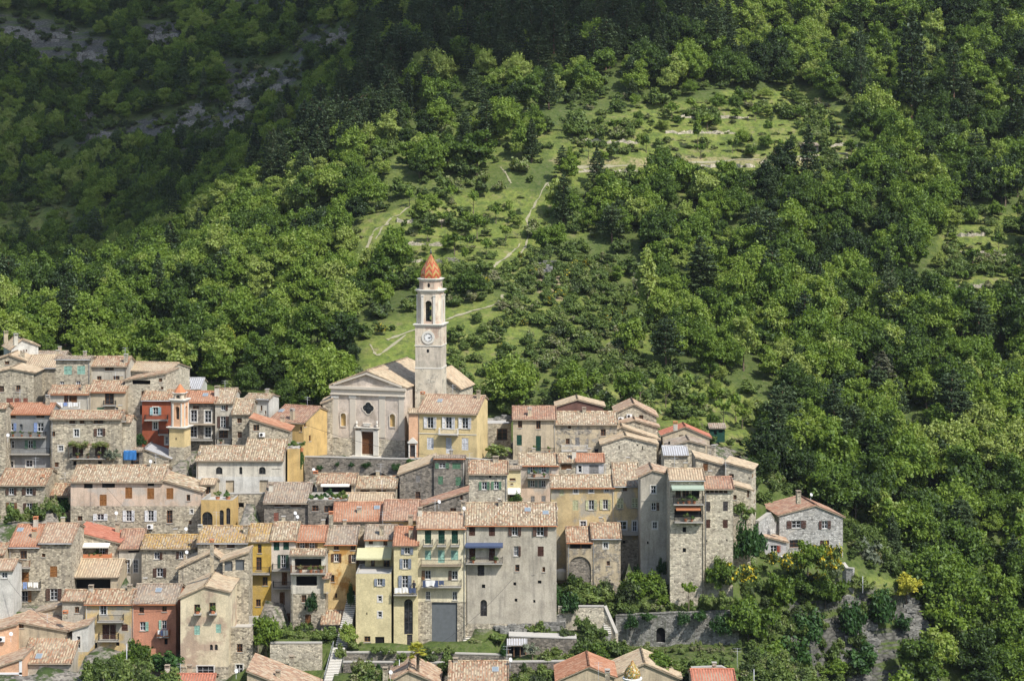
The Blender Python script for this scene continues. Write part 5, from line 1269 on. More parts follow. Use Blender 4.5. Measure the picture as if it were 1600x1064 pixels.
def trunk_mesh(name, h, r, limbs=5, mat='bark', spread=.5):
    mb = MB(); p = Vector((0, 0, -.8)); pr = r * 1.25; n = 4; top = None
    for k in range(n):
        q = Vector((random.uniform(-.1, .1) * h * .3, random.uniform(-.1, .1) * h * .3, h * (k + 1) / n)); r2 = r * (1 - .75 * (k + 1) / n)
        mb.tube(p, q, pr, 6, 0, r2)
        if k >= 1:
            for j in range(max(1, limbs // 3)):
                a = random.uniform(0, 6.28); L_ = h * spread * random.uniform(.5, 1)
                m_ = q + Vector((math.cos(a) * L_ * .5, math.sin(a) * L_ * .5, L_ * .35)); e = q + Vector((math.cos(a) * L_, math.sin(a) * L_, L_ * .75))
                mb.tube(q, m_, r2 * .7, 5, 0, r2 * .45); mb.tube(m_, e, r2 * .45, 5, 0, r2 * .15)
        p, pr = q, r2
    me_o = mb.build(name, mat); me = me_o.data; bpy.data.objects.remove(me_o); return me

PROTO = {}
PROTO['broad'] = [(crown_broad('crown', r, h, b, lo, pe, .30), trunk_mesh('trunk', h * .62, .17, 6)) for r, h, b, lo, pe in
                  [(3.3,7.4,.8,34,330),(3.0,8.2,1.0,34,320),(3.7,7.6,.8,40,320),(2.6,6.6,.8,28,330),(2.9,9.4,1.3,36,300),(3.9,7.0,.8,42,310),(2.3,8.6,1.2,30,320),(3.4,8.8,1.0,38,310)]]
PROTO['pine'] = [(crown_pine('crown', r, h, b, ti, .34, umb=u), trunk_mesh('trunk', h * .92, .2, 3, 'barkp', .15)) for r, h, b, ti, u in
                 [(2.7,10,2.0,15,.25),(3.1,11,3.4,12,.55),(2.4,11.5,1.8,17,.1),(3.2,9.5,3.2,10,.75)]]
PROTO['bush'] = [(crown_broad('crown', r, h, 0.0, lo, pe, .26, 'scrub'), None) for r, h, lo, pe in [(1.3,1.6,9,150),(1.6,1.4,10,160),(1.1,1.9,8,150),(1.7,2.0,11,160)]]
PROTO['broom'] = [(crown_broad('crown', 1.3, 1.9, 0.0, 10, 170, .22, 'broom'), None), (crown_broad('crown', 1.6, 1.7, 0.0, 11, 170, .22, 'broom'), None)]
PROTO['olive'] = [(crown_broad('crown', 2.0, 4.0, 1.1, 11, 170, .26, 'olive'), trunk_mesh('trunk', 2.4, .16, 6)), (crown_broad('crown', 1.7, 3.5, 1.0, 10, 150, .26, 'olive'), trunk_mesh('trunk', 2.2, .14, 6))]
PROTO['orchard'] = [(crown_broad('crown', 1.7, 4.0, 1.3, 9, 120, .30, 'leaf'), trunk_mesh('trunk', 2.7, .11, 6)), (crown_broad('crown', 1.4, 3.6, 1.4, 8, 110, .30, 'leaf'), trunk_mesh('trunk', 2.6, .1, 6))]
PROTO['poplar'] = [(crown_broad('crown', 1.7, 10, 1.6, 20, 170, .32, 'leaf', 1.3), trunk_mesh('trunk', 8, .14, 4, spread=.12))]
PROTO['gold'] = [(crown_broad('crown', 2.2, 4.6, 1.0, 12, 260, .28, 'goldleaf'), trunk_mesh('trunk', 2.8, .12, 6))]
PROTO['cypress'] = [(crown_broad('crown', .9, 7.0, .2, 18, 150, .24, 'ivy', 1.6), trunk_mesh('trunk', 4, .12, 2, spread=.05))]
PROTO['thicket'] = [(crown_broad('crown', r, h, 0.0, lo, 300, .24), trunk_mesh('trunk', h * .5, .1, 5)) for r, h, lo in [(2.2,3.6,26),(2.5,3.2,28),(1.9,4.0,24)]]
PROTO['ivy'] = [(crown_broad('crown', 1.4, 2.4, 0.0, 12, 200, .20, 'ivy', 1.2), None), (crown_broad('crown', 1.8, 1.6, 0, 12, 200, .20, 'ivy', 1.2), None)]
NAMEOF = dict(broad='broadleaf_tree', pine='pine_tree', bush='bush', broom='broom_bush', olive='olive_tree', orchard='orchard_tree', poplar='poplar_tree', gold='golden_tree', cypress='cypress_tree', ivy='climbing_plant', thicket='leafy_bush')
CATOF = dict(broad='tree', pine='tree', bush='bush', broom='bush', olive='tree', orchard='tree', poplar='tree', gold='tree', cypress='tree', ivy='climbing plant', thicket='bush')
def plant(kind, P, sx, sz=None, tint=.5, label='', group=None, variant=None, sy=None, rz=None):
    """P base point, sx / sz horizontal and vertical scale"""
    L_ = PROTO[kind]; cr, tr = L_[variant if variant is not None else random.randrange(len(L_))]; sz = sz or sx
    if tr is None:
        o = bpy.data.objects.new(NAMEOF[kind], cr); COL.objects.link(o); o['tint'] = float(tint)
        o.location = P; o.rotation_euler = (0, 0, random.uniform(0, 6.28) if rz is None else rz); o.scale = (sx, sy or sx, sz)
        return tag(o, label, CATOF[kind], group)
    root = empty(NAMEOF[kind], P, random.uniform(0, 6.28), label, CATOF[kind], group); root.scale = (sx, sy or sx, sz)
    for nm, me in (('trunk', tr), ('crown', cr)):
        o = bpy.data.objects.new(nm, me); COL.objects.link(o); o.parent = root; o['tint'] = float(tint)
    return root

clamp_terrain()
# ---- ground mesh
ny, nx = XX.shape
V = np.stack([XX.ravel(), YY.ravel(), ZZ.ravel()], 1)
idx = np.arange(nx * ny).reshape(ny, nx)
Fc = np.stack([idx[:-1, :-1], idx[:-1, 1:], idx[1:, 1:], idx[1:, :-1]], -1).reshape(-1, 4)
gx, gy = np.gradient(ZZ, GY, GX); slope_ = np.sqrt(gx ** 2 + gy ** 2)
PXg = 800 + F * XX / np.maximum(YY, 1); PYg = HOR - F * ZZ / np.maximum(YY, 1)
def soft(poly, g):
    m = inpoly(PXg + vnoise(XX, YY, 7, 5) * 40, PYg + vnoise(XX, YY, 5, 6) * 26, poly).astype(float); return m * g
rock = np.zeros(XX.shape)
front = YY > 330
for p in ROCKZ: rock = np.maximum(rock, soft(p, 1.0) * (YY > 560))
cliff = inpoly(PXg, PYg, [(1230,900),(1470,900),(1470,1100),(1230,1100)])
rock = np.maximum(rock, np.clip((slope_ - .9) * 2.0, 0, 1) * cliff)
dirt = np.zeros(XX.shape)
dirt = np.maximum(dirt, inpoly(PXg, PYg, [(838,425),(870,418),(885,470),(850,475)]) * 1.0)
dirt = np.maximum(dirt, inpoly(PXg, PYg, [(860,250),(1190,243),(1290,252),(1260,262),(1100,258),(880,264)]) * .55)
grass = np.zeros(XX.shape)
midz = inpoly(PXg, PYg, [(560,150),(1030,150),(1030,650),(560,650)]).astype(float) * np.clip(.35 + vnoise(XX, YY, 11, 61) * 2.2, 0, .9)
grass = np.maximum(grass, midz)
for k in CLEAR:
    if k not in ('scrub', 'path'): grass = np.maximum(grass, inpoly(PXg + vnoise(XX, YY, 6, 8) * 30, PYg + vnoise(XX, YY, 6, 9) * 18, CLEAR[k]).astype(float))
mt_ = bpy.data.meshes.new('ground'); mt_ = mesh_np('ground', V, Fc, [])
lane = ((YY < 312) & (PYg < np.interp(PXg, [-400, 0, 120, 400, 560, 760, 900, 1180, 1190, 2000], [1500, 1500, 1500, 985, 990, 985, 920, 900, -900, -900]))).astype(float)
for nm, arr in (('rock', rock), ('dirt', dirt), ('grass', grass), ('lane', lane)):
    a = mt_.attributes.new(nm, 'FLOAT', 'POINT'); a.data.foreach_set('value', arr.ravel().astype(np.float32))
mt_.polygons.foreach_set('use_smooth', [True] * len(Fc))
go = bpy.data.objects.new('ground', mt_); COL.objects.link(go); tag(go, kind='structure')
m, t, b, o = newmat('ground')
tc = t.nodes.new('ShaderNodeTexCoord'); ov = tc.outputs['Object']
def attr(n_): a = t.nodes.new('ShaderNodeAttribute'); a.attribute_name = n_; return a.outputs['Fac']
n1 = noise(t, ov, .12, 5, .7); n2 = noise(t, ov, 1.1, 4, .75); n3 = noise(t, ov, .4, 4, .7)
under = ramp(t, [(.3, (.035,.055,.018)), (.5, (.075,.105,.025)), (.7, (.11,.115,.055))], n2)
gr = ramp(t, [(.3, (.09,.125,.028)), (.45, (.135,.175,.036)), (.57, (.18,.20,.05)), (.7, (.21,.185,.095))], n3)
gr = mixc(t, ramp(t, [(.5, (0,0,0)), (.62, (.7,.7,.7))], noise(t, ov, .75, 5, .75)), gr, (.055,.075,.028))
gr = mixc(t, .5, gr, ramp(t, [(.3, (.4,.4,.4)), (.65, (1.25,1.25,1.25))], n2), 'MULTIPLY')
vr = t.nodes.new('ShaderNodeTexVoronoi'); vr.inputs['Scale'].default_value = .8; vr.feature = 'DISTANCE_TO_EDGE'
mp = t.nodes.new('ShaderNodeVectorMath'); mp.operation = 'MULTIPLY'; mp.inputs[1].default_value = (1, 1, 2.6); t.links.new(ov, mp.inputs[0]); t.links.new(mp.outputs[0], vr.inputs['Vector'])
rk = ramp(t, [(0, (.05,.05,.045)), (.06, (.09,.088,.075)), (.4, (.165,.16,.14))], vr.outputs['Distance'])
rk = mixc(t, .6, rk, ramp(t, [(.3, (.35,.35,.35)), (.7, (1.1,1.1,1.1))], n2), 'MULTIPLY')
col = mixc(t, attr('grass'), under, gr)
dd = math_(t, 'MULTIPLY', attr('dirt'), ramp(t, [(.4, (0,0,0)), (.55, (1,1,1))], n2))
col = mixc(t, dd, col, (.36,.27,.17))
mb_ = t.nodes.new('ShaderNodeVectorMath'); mb_.operation = 'MULTIPLY'; mb_.inputs[1].default_value = (.07, .07, .55); t.links.new(ov, mb_.inputs[0])
rr_ = math_(t, 'MULTIPLY', attr('rock'), ramp(t, [(.42, (0,0,0)), (.49, (1,1,1))], noise(t, mb_.outputs[0], 1.0, 5, .7)))
col = mixc(t, rr_, col, rk)
v2 = t.nodes.new('ShaderNodeTexVoronoi'); v2.inputs['Scale'].default_value = 2.6; t.links.new(mp.outputs[0], v2.inputs['Vector'])
sp2 = t.nodes.new('ShaderNodeSeparateColor'); t.links.new(v2.outputs['Color'], sp2.inputs[0])
ln = ramp(t, [(0, (.10,.09,.075)), (.4, (.20,.18,.15)), (.8, (.30,.27,.22)), (1, (.14,.13,.11))], sp2.outputs[0])
ln = mixc(t, ramp(t, [(.5, (0,0,0)), (.6, (1,1,1))], n3), ln, (.05,.075,.022))
col = mixc(t, attr('lane'), col, ln)
t.links.new(col, b.inputs['Base Color']); b.inputs['Roughness'].default_value = .95; bump(t, b, n2, .8, .35)
go.data.materials.append(m)

# ---- footpaths draped on the slope
PATHS = []
def path(pts, w, label=None):
    W_ = []
    for (a, b_) in zip(pts, pts[1:]):
        for k in range(8):
            p = hit(a[0] + (b_[0] - a[0]) * k / 8, a[1] + (b_[1] - a[1]) * k / 8, 326)
            if p and (not W_ or (p - W_[-1]).length < 40): W_.append(p)
    if len(W_) < 3: return
    # smooth
    for _ in range(2): W_ = [W_[0]] + [(W_[i-1] + W_[i] * 2 + W_[i+1]) / 4 for i in range(1, len(W_) - 1)] + [W_[-1]]
    mb = MB(); S = []
    for i, p in enumerate(W_):
        d = (W_[min(i + 1, len(W_) - 1)] - W_[max(i - 1, 0)]); d.z = 0; d.normalize(); n = Vector((-d.y, d.x, 0)) * w * .22 * random.uniform(.3, 1.5); row = []
        for s in (-1, 0, 1):
            q = p + n * s; q.z = float(hgt(q.x, q.y)[0]) + .10; row.append(q)
        S.append(row)
    for r0, r1 in zip(S, S[1:]):
        for s in (0, 1): mb.face([r0[s], r0[s+1], r1[s+1], r1[s]], 0)
    PATHS.extend(S_[1] for S_ in S); o = mb.build('path', 'pathdirt'); tag(o, kind='structure')
flat('pathdirt', (.27,.25,.16), .95, vary=.3)
path([(858,300),(856,285),(838,318),(822,345),(828,362)], 1.0); path([(812,385),(795,400),(775,415),(765,425)], 1.0)
path([(786,462),(782,474),(760,482),(735,488),(700,500),(640,520),(600,535)], 1.3); path([(578,540),(590,560),(640,520)], 1.0)
path([(580,372),(572,392),(585,360),(610,350)], 1.0); path([(782,262),(790,272),(800,290)], 1.0); path([(640,325),(600,352),(585,380)], .9)
path([(880,264),(960,262),(1050,258),(1150,252),(1250,247),(1335,240)], 1.3); path([(828,362),(822,385),(812,400)], .9)

# ---- individually placed plants near the village: kind, px, py(base), width px, height px, tint, Y or 0, label
PL = [('olive',176,727,26,26,.6,287,'bright yellow green shrub on the roof edge right of the vine arbour'),
 ('ivy',216,698,34,22,.3,296,'dark shrub in front of the red house'),
 ('ivy',96,803,36,26,.55,281.2,'round green bush beside the open shelter with orange roof'),
 ('bush',30,818,40,13,.7,277,'left stretch of the green hedge under the four shuttered stone house'),('bush',62,817,44,14,.75,277,'middle stretch of the green hedge under the four shuttered stone house'),('bush',90,815,34,13,.65,277.5,'right stretch of the green hedge under the four shuttered stone house'),
 ('broad',212,1050,50,52,.35,249.5,'dark pointed tree in front of the pink house'),('broad',194,1052,40,36,.5,248.5,'lighter tree left of the dark pointed tree by the pink house'),
 ('ivy',262,1058,66,44,.5,247.5,'rounded dark evergreen in front of the cream gable'),('bush',180,1064,60,16,.6,247,'low hedge at the bottom edge below the ochre balcony house'),
 ('broad',416,1020,48,62,.55,252.5,'leafy tree at the foot of the bright yellow house'),('bush',448,1000,30,18,.6,254,'shrub right of the leafy tree in the walled garden'),('bush',475,998,34,16,.7,254,'low shrub in the middle of the walled garden'),('bush',497,1000,26,16,.6,254,'shrub at the right end of the walled garden'),
 ('ivy',488,962,26,40,.2,259.6,'dark creeper on the stone front of the loggia house'),
 ('broad',545,1012,32,42,.85,254.5,'pale green tree between the stair and the pale yellow block'),('bush',534,1032,22,28,.7,251,'bush hanging beside the long stair'),('bush',556,1014,24,18,.65,254,'dark bush on the terrace before the pale yellow block'),
 ('ivy',548,950,14,44,.5,260,'creeper climbing the dark stair wall'),
 ('bush',600,1022,40,9,.6,253,'planting along the left half of the terrace wall'),('bush',690,1022,50,9,.6,253.5,'planting along the middle of the terrace wall'),('bush',650,1016,18,14,.6,256,'bush at the door of the arched window house'),
 ('bush',743,1010,18,14,.85,256.5,'light green shrub right of the small white edged steps'),('bush',768,1006,32,18,.55,257,'green shrubs under the big grey house'),('bush',800,992,36,10,.5,259,'weeds at the rocky foot of the big grey house'),('bush',840,990,40,10,.5,259,'more weeds at the rocky foot of the big grey house'),
 ('ivy',786,1028,14,26,.4,254,'narrow dark bush beside the striped shelter'),('olive',832,1030,26,26,.9,252,'light green vine with orange fruit right of the striped shelter'),('bush',858,1030,34,12,.8,252.5,'low light green bush right of the orange vine'),
 ('broad',928,1040,52,40,.4,252,'dark tree below the small stair and ivy wall'),('ivy',592,1058,30,22,.3,247,'dark bush before the stone wall at the bottom edge'),
 ('bush',696,1058,26,30,.3,248.5,'dark creeper bush behind the centre bottom roof'),('bush',640,1045,50,14,.35,249,'dark growth on the lower terrace wall'),
 ('broad',1022,1062,70,46,.45,246,'wide dark bush above the gabled roofs at the bottom edge'),('bush',1100,1052,50,24,.45,246,'bush left of the low stone wall at the bottom right'),('bush',1060,1050,40,20,.55,248,'green bush below the grassy ledge'),
 ('ivy',893,962,46,40,.35,261.3,'dark ivy hanging over the bright rubble wall'),('bush',908,930,40,22,.55,266,'grass and weeds before the arched stone house'),
 ('broad',893,935,46,40,.15,268.2,'dark tree filling the foot of the big blind arch'),('bush',925,942,36,16,.65,264,'green shrubs at the right foot of the arched house'),('ivy',870,950,20,40,.55,262,'climbing greenery at the corner of the big grey house'),
 ('broad',1005,945,64,58,.5,266,'big bright bush at the foot of the tall grey tower like house'),('bush',975,935,36,30,.6,267,'bushes left of the big bright bush'),('broad',1030,950,34,30,.55,264.5,'bush at the left foot of the rubble tower house'),
 ('ivy',1033,905,20,36,.3,269,'ivy climbing the corner between the grey and rubble tower houses'),('ivy',996,900,14,20,.5,270,'small creeper on the tall grey tower like house'),
 ('orchard',1076,945,28,36,.6,262.5,'small thin tree against the foot of the rubble tower house'),
 ('bush',1120,948,40,14,.7,262,'grassy scrub right of the rubble tower house'),('bush',990,958,60,14,.65,263.6,'scrub on top of the long rough wall'),('bush',1050,957,60,12,.75,263.4,'more scrub on top of the long rough wall'),('bush',1100,958,60,14,.6,263,'right end of the scrub on top of the long rough wall'),
 ('ivy',985,985,26,30,.4,261.8,'leftmost ivy clump hanging on the long rough wall'),('ivy',1012,972,34,16,.5,261.6,'second ivy clump on the long rough wall'),('ivy',1066,978,26,24,.4,261.6,'ivy clump right of the dark arched opening'),('ivy',1095,972,34,20,.5,261.5,'fourth ivy clump on the long rough wall'),('ivy',1128,995,40,42,.4,261.2,'large ivy clump at the right of the long rough wall'),('bush',1010,1022,70,10,.85,259,'grass tufts on the ledge below the long rough wall'),('bush',1080,1018,70,9,.9,259,'tall yellow green grass on the ledge'),
 ('broad',1125,925,50,56,.45,264.5,'dark green bush right of the dark shuttered rubble house'),('broom',1143,925,44,50,.6,263.8,'broom with yellow flowers right of the rubble tower house'),('broom',1165,915,40,36,.5,265,'second yellow broom further right'),
 ('ivy',1160,880,50,70,.45,270,'ivy covering the cliff below the small lean to house'),('ivy',1182,885,40,70,.4,271,'thick ivy left of the small grey annex'),('bush',1158,815,30,34,.5,274,'pinkish flowering shrub below the lean to house'),
 ('broom',1208,888,30,30,.4,275,'broom below the small grey annex'),('broad',1262,890,52,46,.55,276,'green bush in front of the detached stone house'),('broom',1290,900,50,56,.7,276.5,'large yellow broom in front of the detached house door'),('broom',1238,898,36,40,.4,275.5,'yellow flecked bush below the terrace of the detached house'),
 ('broad',1250,945,60,60,.3,272.5,'dark ivy covered trees on the cliff edge'),('broad',1215,960,60,70,.45,270,'dense bushes on the cliff left of the rocks'),('broad',1290,950,60,56,.4,273.5,'dense dark bush below the large yellow broom'),('broom',1275,930,40,36,.4,274,'yellow flecked bush on the cliff edge'),
 ('broad',1170,1010,80,80,.45,262.5,'large grey green bush at the right end of the long rough wall'),('broad',1150,975,50,40,.4,264,'dark bush above the right end of the long rough wall'),
 ('ivy',1260,1010,70,60,.5,269,'ivy on the left part of the cliff'),('ivy',1240,1050,90,60,.6,264,'light ivy at the foot of the cliff'),('ivy',1330,1000,50,70,.4,272.5,'ivy curtain on the middle of the cliff'),('ivy',1375,990,60,70,.45,275,'ivy curtain on the right part of the cliff'),
 ('ivy',1350,1060,80,60,.5,268,'bushes at the right foot of the cliff'),('ivy',1410,1000,34,36,.35,277,'ivy beside the bare cliff rocks'),('broad',1480,1010,90,90,.6,279,'bright round tree right of the cliff'),('broad',1440,1050,70,50,.5,272,'tree at the lower right of the cliff'),
 ('broad',1540,1060,110,80,.5,276,'large tree at the lower right'),('broad',1600,1040,90,90,.45,284,'large tree at the lower right corner'),('broad',1200,1050,70,50,.5,260,'bushes by the aerial at the bottom right'),('broad',1300,1062,60,30,.5,262,'bushes along the bottom right edge'),
 ('gold',1416,948,46,50,.7,281,'golden leaved tree on the grassy ledge right of the cliff'),('cypress',1448,965,26,76,.2,283,'slim dark cypress beside the golden leaved tree'),
 ('olive',1352,905,52,62,.4,288,'grey green olive tree right of the detached stone house'),('olive',1370,900,44,44,.5,290,'second grey green tree right of the detached stone house'),('olive',1196,795,34,46,.3,298,'grey shrub behind the bright side wall'),
 ('bush',1345,925,44,16,.6,282,'tall grass on the ledge below the olive tree'),('bush',1380,940,40,16,.55,281,'grass tufts below the golden leaved tree'),
 ('bush',778,716,32,24,.75,300,'bright green round bush right of the yellow presbytery'),('ivy',806,786,24,20,.75,285,'grape vine by the white awning'),('ivy',470,745,12,54,.6,290,'vine on the wall between chapel and church'),
 ('ivy',700,728,2,2,.5,292,''),('ivy',500,735,12,10,.35,293.2,'left tuft of plants growing on the church terrace wall'),('ivy',528,730,12,10,.35,293.2,'second tuft of plants growing on the church terrace wall'),('ivy',549,732,12,12,.35,293.1,'third tuft of plants growing on the church terrace wall'),('ivy',575,732,22,12,.35,293,'broad tuft of plants above the arch of the church terrace wall'),
 ('ivy',620,736,20,14,.4,292.5,'tuft of plants right of the arch of the church terrace wall'),('ivy',640,724,26,8,.6,292.4,'creeper along the top of the church terrace wall'),
 ('poplar',1010,510,46,130,.95,0,'tall pale grey green poplar on the slope right of the broom'),('poplar',1090,235,18,62,.6,0,'slim tree on the upper grassy terraces'),
 ('gold',355,575,42,70,.0,345,'tree with orange tinged top behind the upper cluster'),
 ('pine',1425,190,74,176,.15,0,'tallest black pine standing in the bright wood at the upper right'),('pine',1345,190,34,150,.3,0,'thin bare trunked pine left of the tallest pine'),('pine',1490,170,42,110,.35,0,'leaning thin pine right of the tallest pine'),
 ('pine',1095,480,74,110,.55,0,'broad grey green pine right of the pale poplar'),('pine',1378,640,66,92,1.05,0,'pale grey cedar in the wood right of the village'),('pine',1335,700,60,70,.5,0,'dark olive conifer below the pale grey cedar'),('pine',1590,250,60,100,.2,0,'dark pine at the right edge'),
 ('broad',700,420,0,0,.5,0,''),('broad',540,565,78,80,.15,0,'very dark round tree left of the church roof'),('broad',505,400,90,60,.35,0,'broad tree left of the grassy terraces'),('broad',745,275,84,74,.35,0,'dark round tree in the middle of the upper slope'),('broad',700,265,50,60,.4,0,'round tree left of the dark round one on the upper slope'),
 ('broad',725,225,56,44,.75,0,'bright tree above the dark round trees'),('broad',655,285,38,40,.2,0,'dark small tree at the head of the mid terraces'),('broad',352,345,72,66,.95,0,'brightest green tree at the edge of the cloud shadow'),('broad',432,320,40,46,.8,0,'bright tree above the brightest one'),
 ('broad',600,470,60,70,.35,0,'dark tree left of the bell tower'),('broad',560,480,44,60,.3,0,'darker tree further left of the bell tower'),('broad',735,470,60,52,.3,0,'dark bush tree right of the bell tower top'),
 ('broad',480,600,56,60,.6,0,'tree behind the right end of the upper cluster'),('broad',330,600,44,34,.7,0,'light tree behind the metal roofed shed')]
ORCH = [(640,325),(660,330),(705,322),(668,385),(690,360),(740,335),(775,350),(795,350),(620,395),(630,405),(710,400),(760,405),(790,385),(665,350),(730,395),(745,375),
        (1095,250),(1180,190),(1105,205),(1145,240),(1225,245),(1290,215),(1330,250),(1155,170),(1250,195),(1050,190),(1080,180),(920,250),(940,265),(1265,240),(1010,240),(960,215),
        (1590,350),(1520,420),(1560,400),(1585,450),(1505,450),(970,640),(1000,655),(1040,650),(1090,665),(1120,640),(1150,660),(1075,620),(1110,610),(1160,690),(930,625),(900,610),(1130,690)]
for (k, px, py, w, h, ti, Y, lab) in PL:
    if not lab: continue
    if Y and not (px > 1200 and py > 925): P = at(px, py, Y)
    elif Y:
        P = hit(px, py, 232)
        if P is None: continue
    else:
        P = hit(px, py, 326)
        if P is None: continue
    if k == 'broad' and Y: k = 'thicket'
    if k == 'bush' and w > 2.6 * h:
        n_ = max(2, round(w / (h * 1.5)))
        for q_ in range(n_):
            x_ = px - w / 2 + w * (q_ + .5) / n_; Pq = at(x_, py, P.y); s_ = h / F * P.y / 1.6 * random.uniform(.7, 1.4)
            plant('bush', Pq, s_ * .9, s_, ti + random.uniform(-.2, .2), lab, group='row: ' + lab)
        continue
    m_ = w / F * P.y; hh = h / F * P.y; pr = PROTO[k]; vi = random.randrange(len(pr)); cr = pr[vi][0]
    co = np.empty(len(cr.vertices) * 3, np.float32); cr.vertices.foreach_get('co', co); co = co.reshape(-1, 3)
    ex = co[:, 0].max() - co[:, 0].min(); ez = co[:, 2].max()
    o_ = plant(k, P, m_ / ex, hh / ez, ti, lab, variant=vi)
    if k == 'thicket' and 'tree' in lab: o_.name = 'broadleaf_tree'; o_['category'] = 'tree'
    if k == 'ivy' and ('bush' in lab or 'shrub' in lab or 'evergreen' in lab): o_.name = 'bush'; o_['category'] = 'bush'
for i, (px, py) in enumerate(ORCH):
    P = hit(px, py, 326)
    if P is None: continue
    where = 'on the mid terraces behind the bell tower' if py > 300 and px < 850 else 'on the upper grassy terraces' if py < 300 else 'on the grass at the right edge' if px > 1400 else 'on the grass behind the right end of the village'
    plant('orchard', P, random.uniform(.8, 1.25), random.uniform(.9, 1.3), random.uniform(.3, .8), 'small orchard tree standing ' + where, group='orchard trees ' + where)

stuffpts = {'broad': [], 'pine': [], 'bush': [], 'broom': []}
# ---- the woods: candidate points over the slopes
def scatter(spacing, y0, y1):
    pts = []
    y = y0
    while y < y1:
        xs = np.arange(-.37 * y - 12, .37 * y + 12, spacing)
        pts.append(np.c_[xs + rng.uniform(-.75, .75, len(xs)) * spacing, y + rng.uniform(-.75, .75, len(xs)) * spacing]); y += spacing
    return np.concatenate(pts)
def project(P):
    z = hgt(P[:, 0], P[:, 1]); return 800 + F * P[:, 0] / P[:, 1], HOR - F * z / P[:, 1], z
PINEZ = [(560,-60),(1230,-60),(1180,60),(1120,105),(900,125),(700,135),(600,215),(470,310),(410,300),(520,150)]
def lerpi(px):  # upper limit of the village / lower limit of the wood behind it
    return np.interp(px, [-300,0,60,250,330,420,500,640,760,800,950,1100,1172,1182,1215,1320,1336,1340,1900], [560,560,590,600,615,640,650,650,680,655,655,690,715,810,850,860,905,1200,1200])
WOOD = {'broad': [], 'pine': [], 'bush': [], 'broom': []}
P = scatter(4.0, 262, 800); px, py, z = project(P)
inC = np.zeros(len(P), bool)
for k, poly in CLEAR.items(): inC |= clearpoly(px, py, P[:, 0], P[:, 1], poly)
inR = np.zeros(len(P), bool)
for poly in ROCKZ: inR |= inpoly(px, py, poly)
pine = inpoly(px, py, PINEZ)
mount = (py < np.interp(px, [0,200,400,540,600], [440,420,300,150,-80])) & (px < 600)
vis = (py > -90) & (py < 1200) & (px > -330) & (px < 1930) & (py < lerpi(px)) & ((P[:, 1] > 306) | ((P[:, 1] > 295) & (px > 1185)) | ((px > 1335) & (py > 925)) | (px > 1440))
for (ox, oy, th_, w_q, d_q, z_q, fm_) in FOOT:
    dx = P[:, 0] - ox; dy = P[:, 1] - oy; a_ = dx * math.cos(th_) + dy * math.sin(th_); b_q = -dx * math.sin(th_) + dy * math.cos(th_)
    vis &= ~((a_ > -2.2) & (a_ < w_q + 2.2) & (b_q > -2.0) & (b_q < d_q + 2.2))
if PATHS:
    PA = np.array([(p.x, p.y) for p in PATHS]); vis &= ~np.array([np.min(np.hypot(PA[:, 0] - x_, np.where(PA[:, 1] > y_, (PA[:, 1] - y_) * .3, y_ - PA[:, 1]))) < 2.6 for x_, y_ in P])
gard = inpoly(px, py, [(1180,840),(1350,860),(1430,895),(1455,1000),(1420,1090),(1180,1100)])
u = rng.random(len(P)); c_ = vnoise(P[:, 0], P[:, 1], 22, 12)
for i in np.nonzero(vis & ~inC & ~gard)[0]:
    if mount[i]:
        if inR[i]: 
            if u[i] < .45: WOOD['bush'].append((i, rng.uniform(.8, 1.7)))
            continue
        thin = c_[i] > .22
        if thin and u[i] < .6: WOOD['bush'].append((i, 1.2)); continue
        k = 'pine' if u[i] < .10 else 'broad'; WOOD[k].append((i, rng.uniform(.55, .95)))
    elif pine[i]:
        if u[i] < .13: continue
        WOOD['pine' if u[i] < .86 else 'broad'].append((i, rng.uniform(.8, 1.25)))
    else:
        right = px[i] > 1180
        mid_ = 560 < px[i] < 1030 and 150 < py[i] < 650
        if mid_ and c_[i] > -.20 and u[i] < .78:
            if u[i] < .5: WOOD['bush'].append((i, rng.uniform(.8, 2.1)))
            continue
        if u[i] < (.08 if right else .16): WOOD['bush'].append((i, 1.4)); continue
        k = 'pine' if u[i] > (.93 if right else .965) else 'broad'; WOOD[k].append((i, (rng.uniform(.5, 1.0) if rng.random() < .6 else rng.uniform(.9, 1.25)) * (1.0 if right else .9)))
TP = P; Tpx, Tpy, Tz = px, py, z
# scrub and low growth
P2 = scatter(2.1, 306, 640); px2, py2, z2_ = project(P2)
v2 = (py2 > -60) & (py2 < lerpi(px2) + 5) & (px2 > -100) & (px2 < 1700)
sc = inpoly(px2, py2, CLEAR['scrub']) | inpoly(px2, py2, CLEAR['path']) | inpoly(px2, py2, CLEAR['lefttower'])
cl = np.zeros(len(P2), bool)
for k in ('upper', 'mid', 'right', 'back', 'left', 'dark'): cl |= clearpoly(px2, py2, P2[:, 0], P2[:, 1], CLEAR[k])
u2 = rng.random(len(P2)); c2 = vnoise(P2[:, 0], P2[:, 1], 9, 14)
low = []
if PATHS:
    PA = np.array([(p.x, p.y) for p in PATHS]); nearp = np.array([np.min(np.hypot(PA[:, 0] - x_, PA[:, 1] - y_)) < 2.2 for x_, y_ in P2]); v2 &= ~nearp
q_ = (hgt(P2[:, 0], P2[:, 1]) + P2[:, 0] * .02 + 300) / 1.7; stepf = q_ - np.floor(q_)
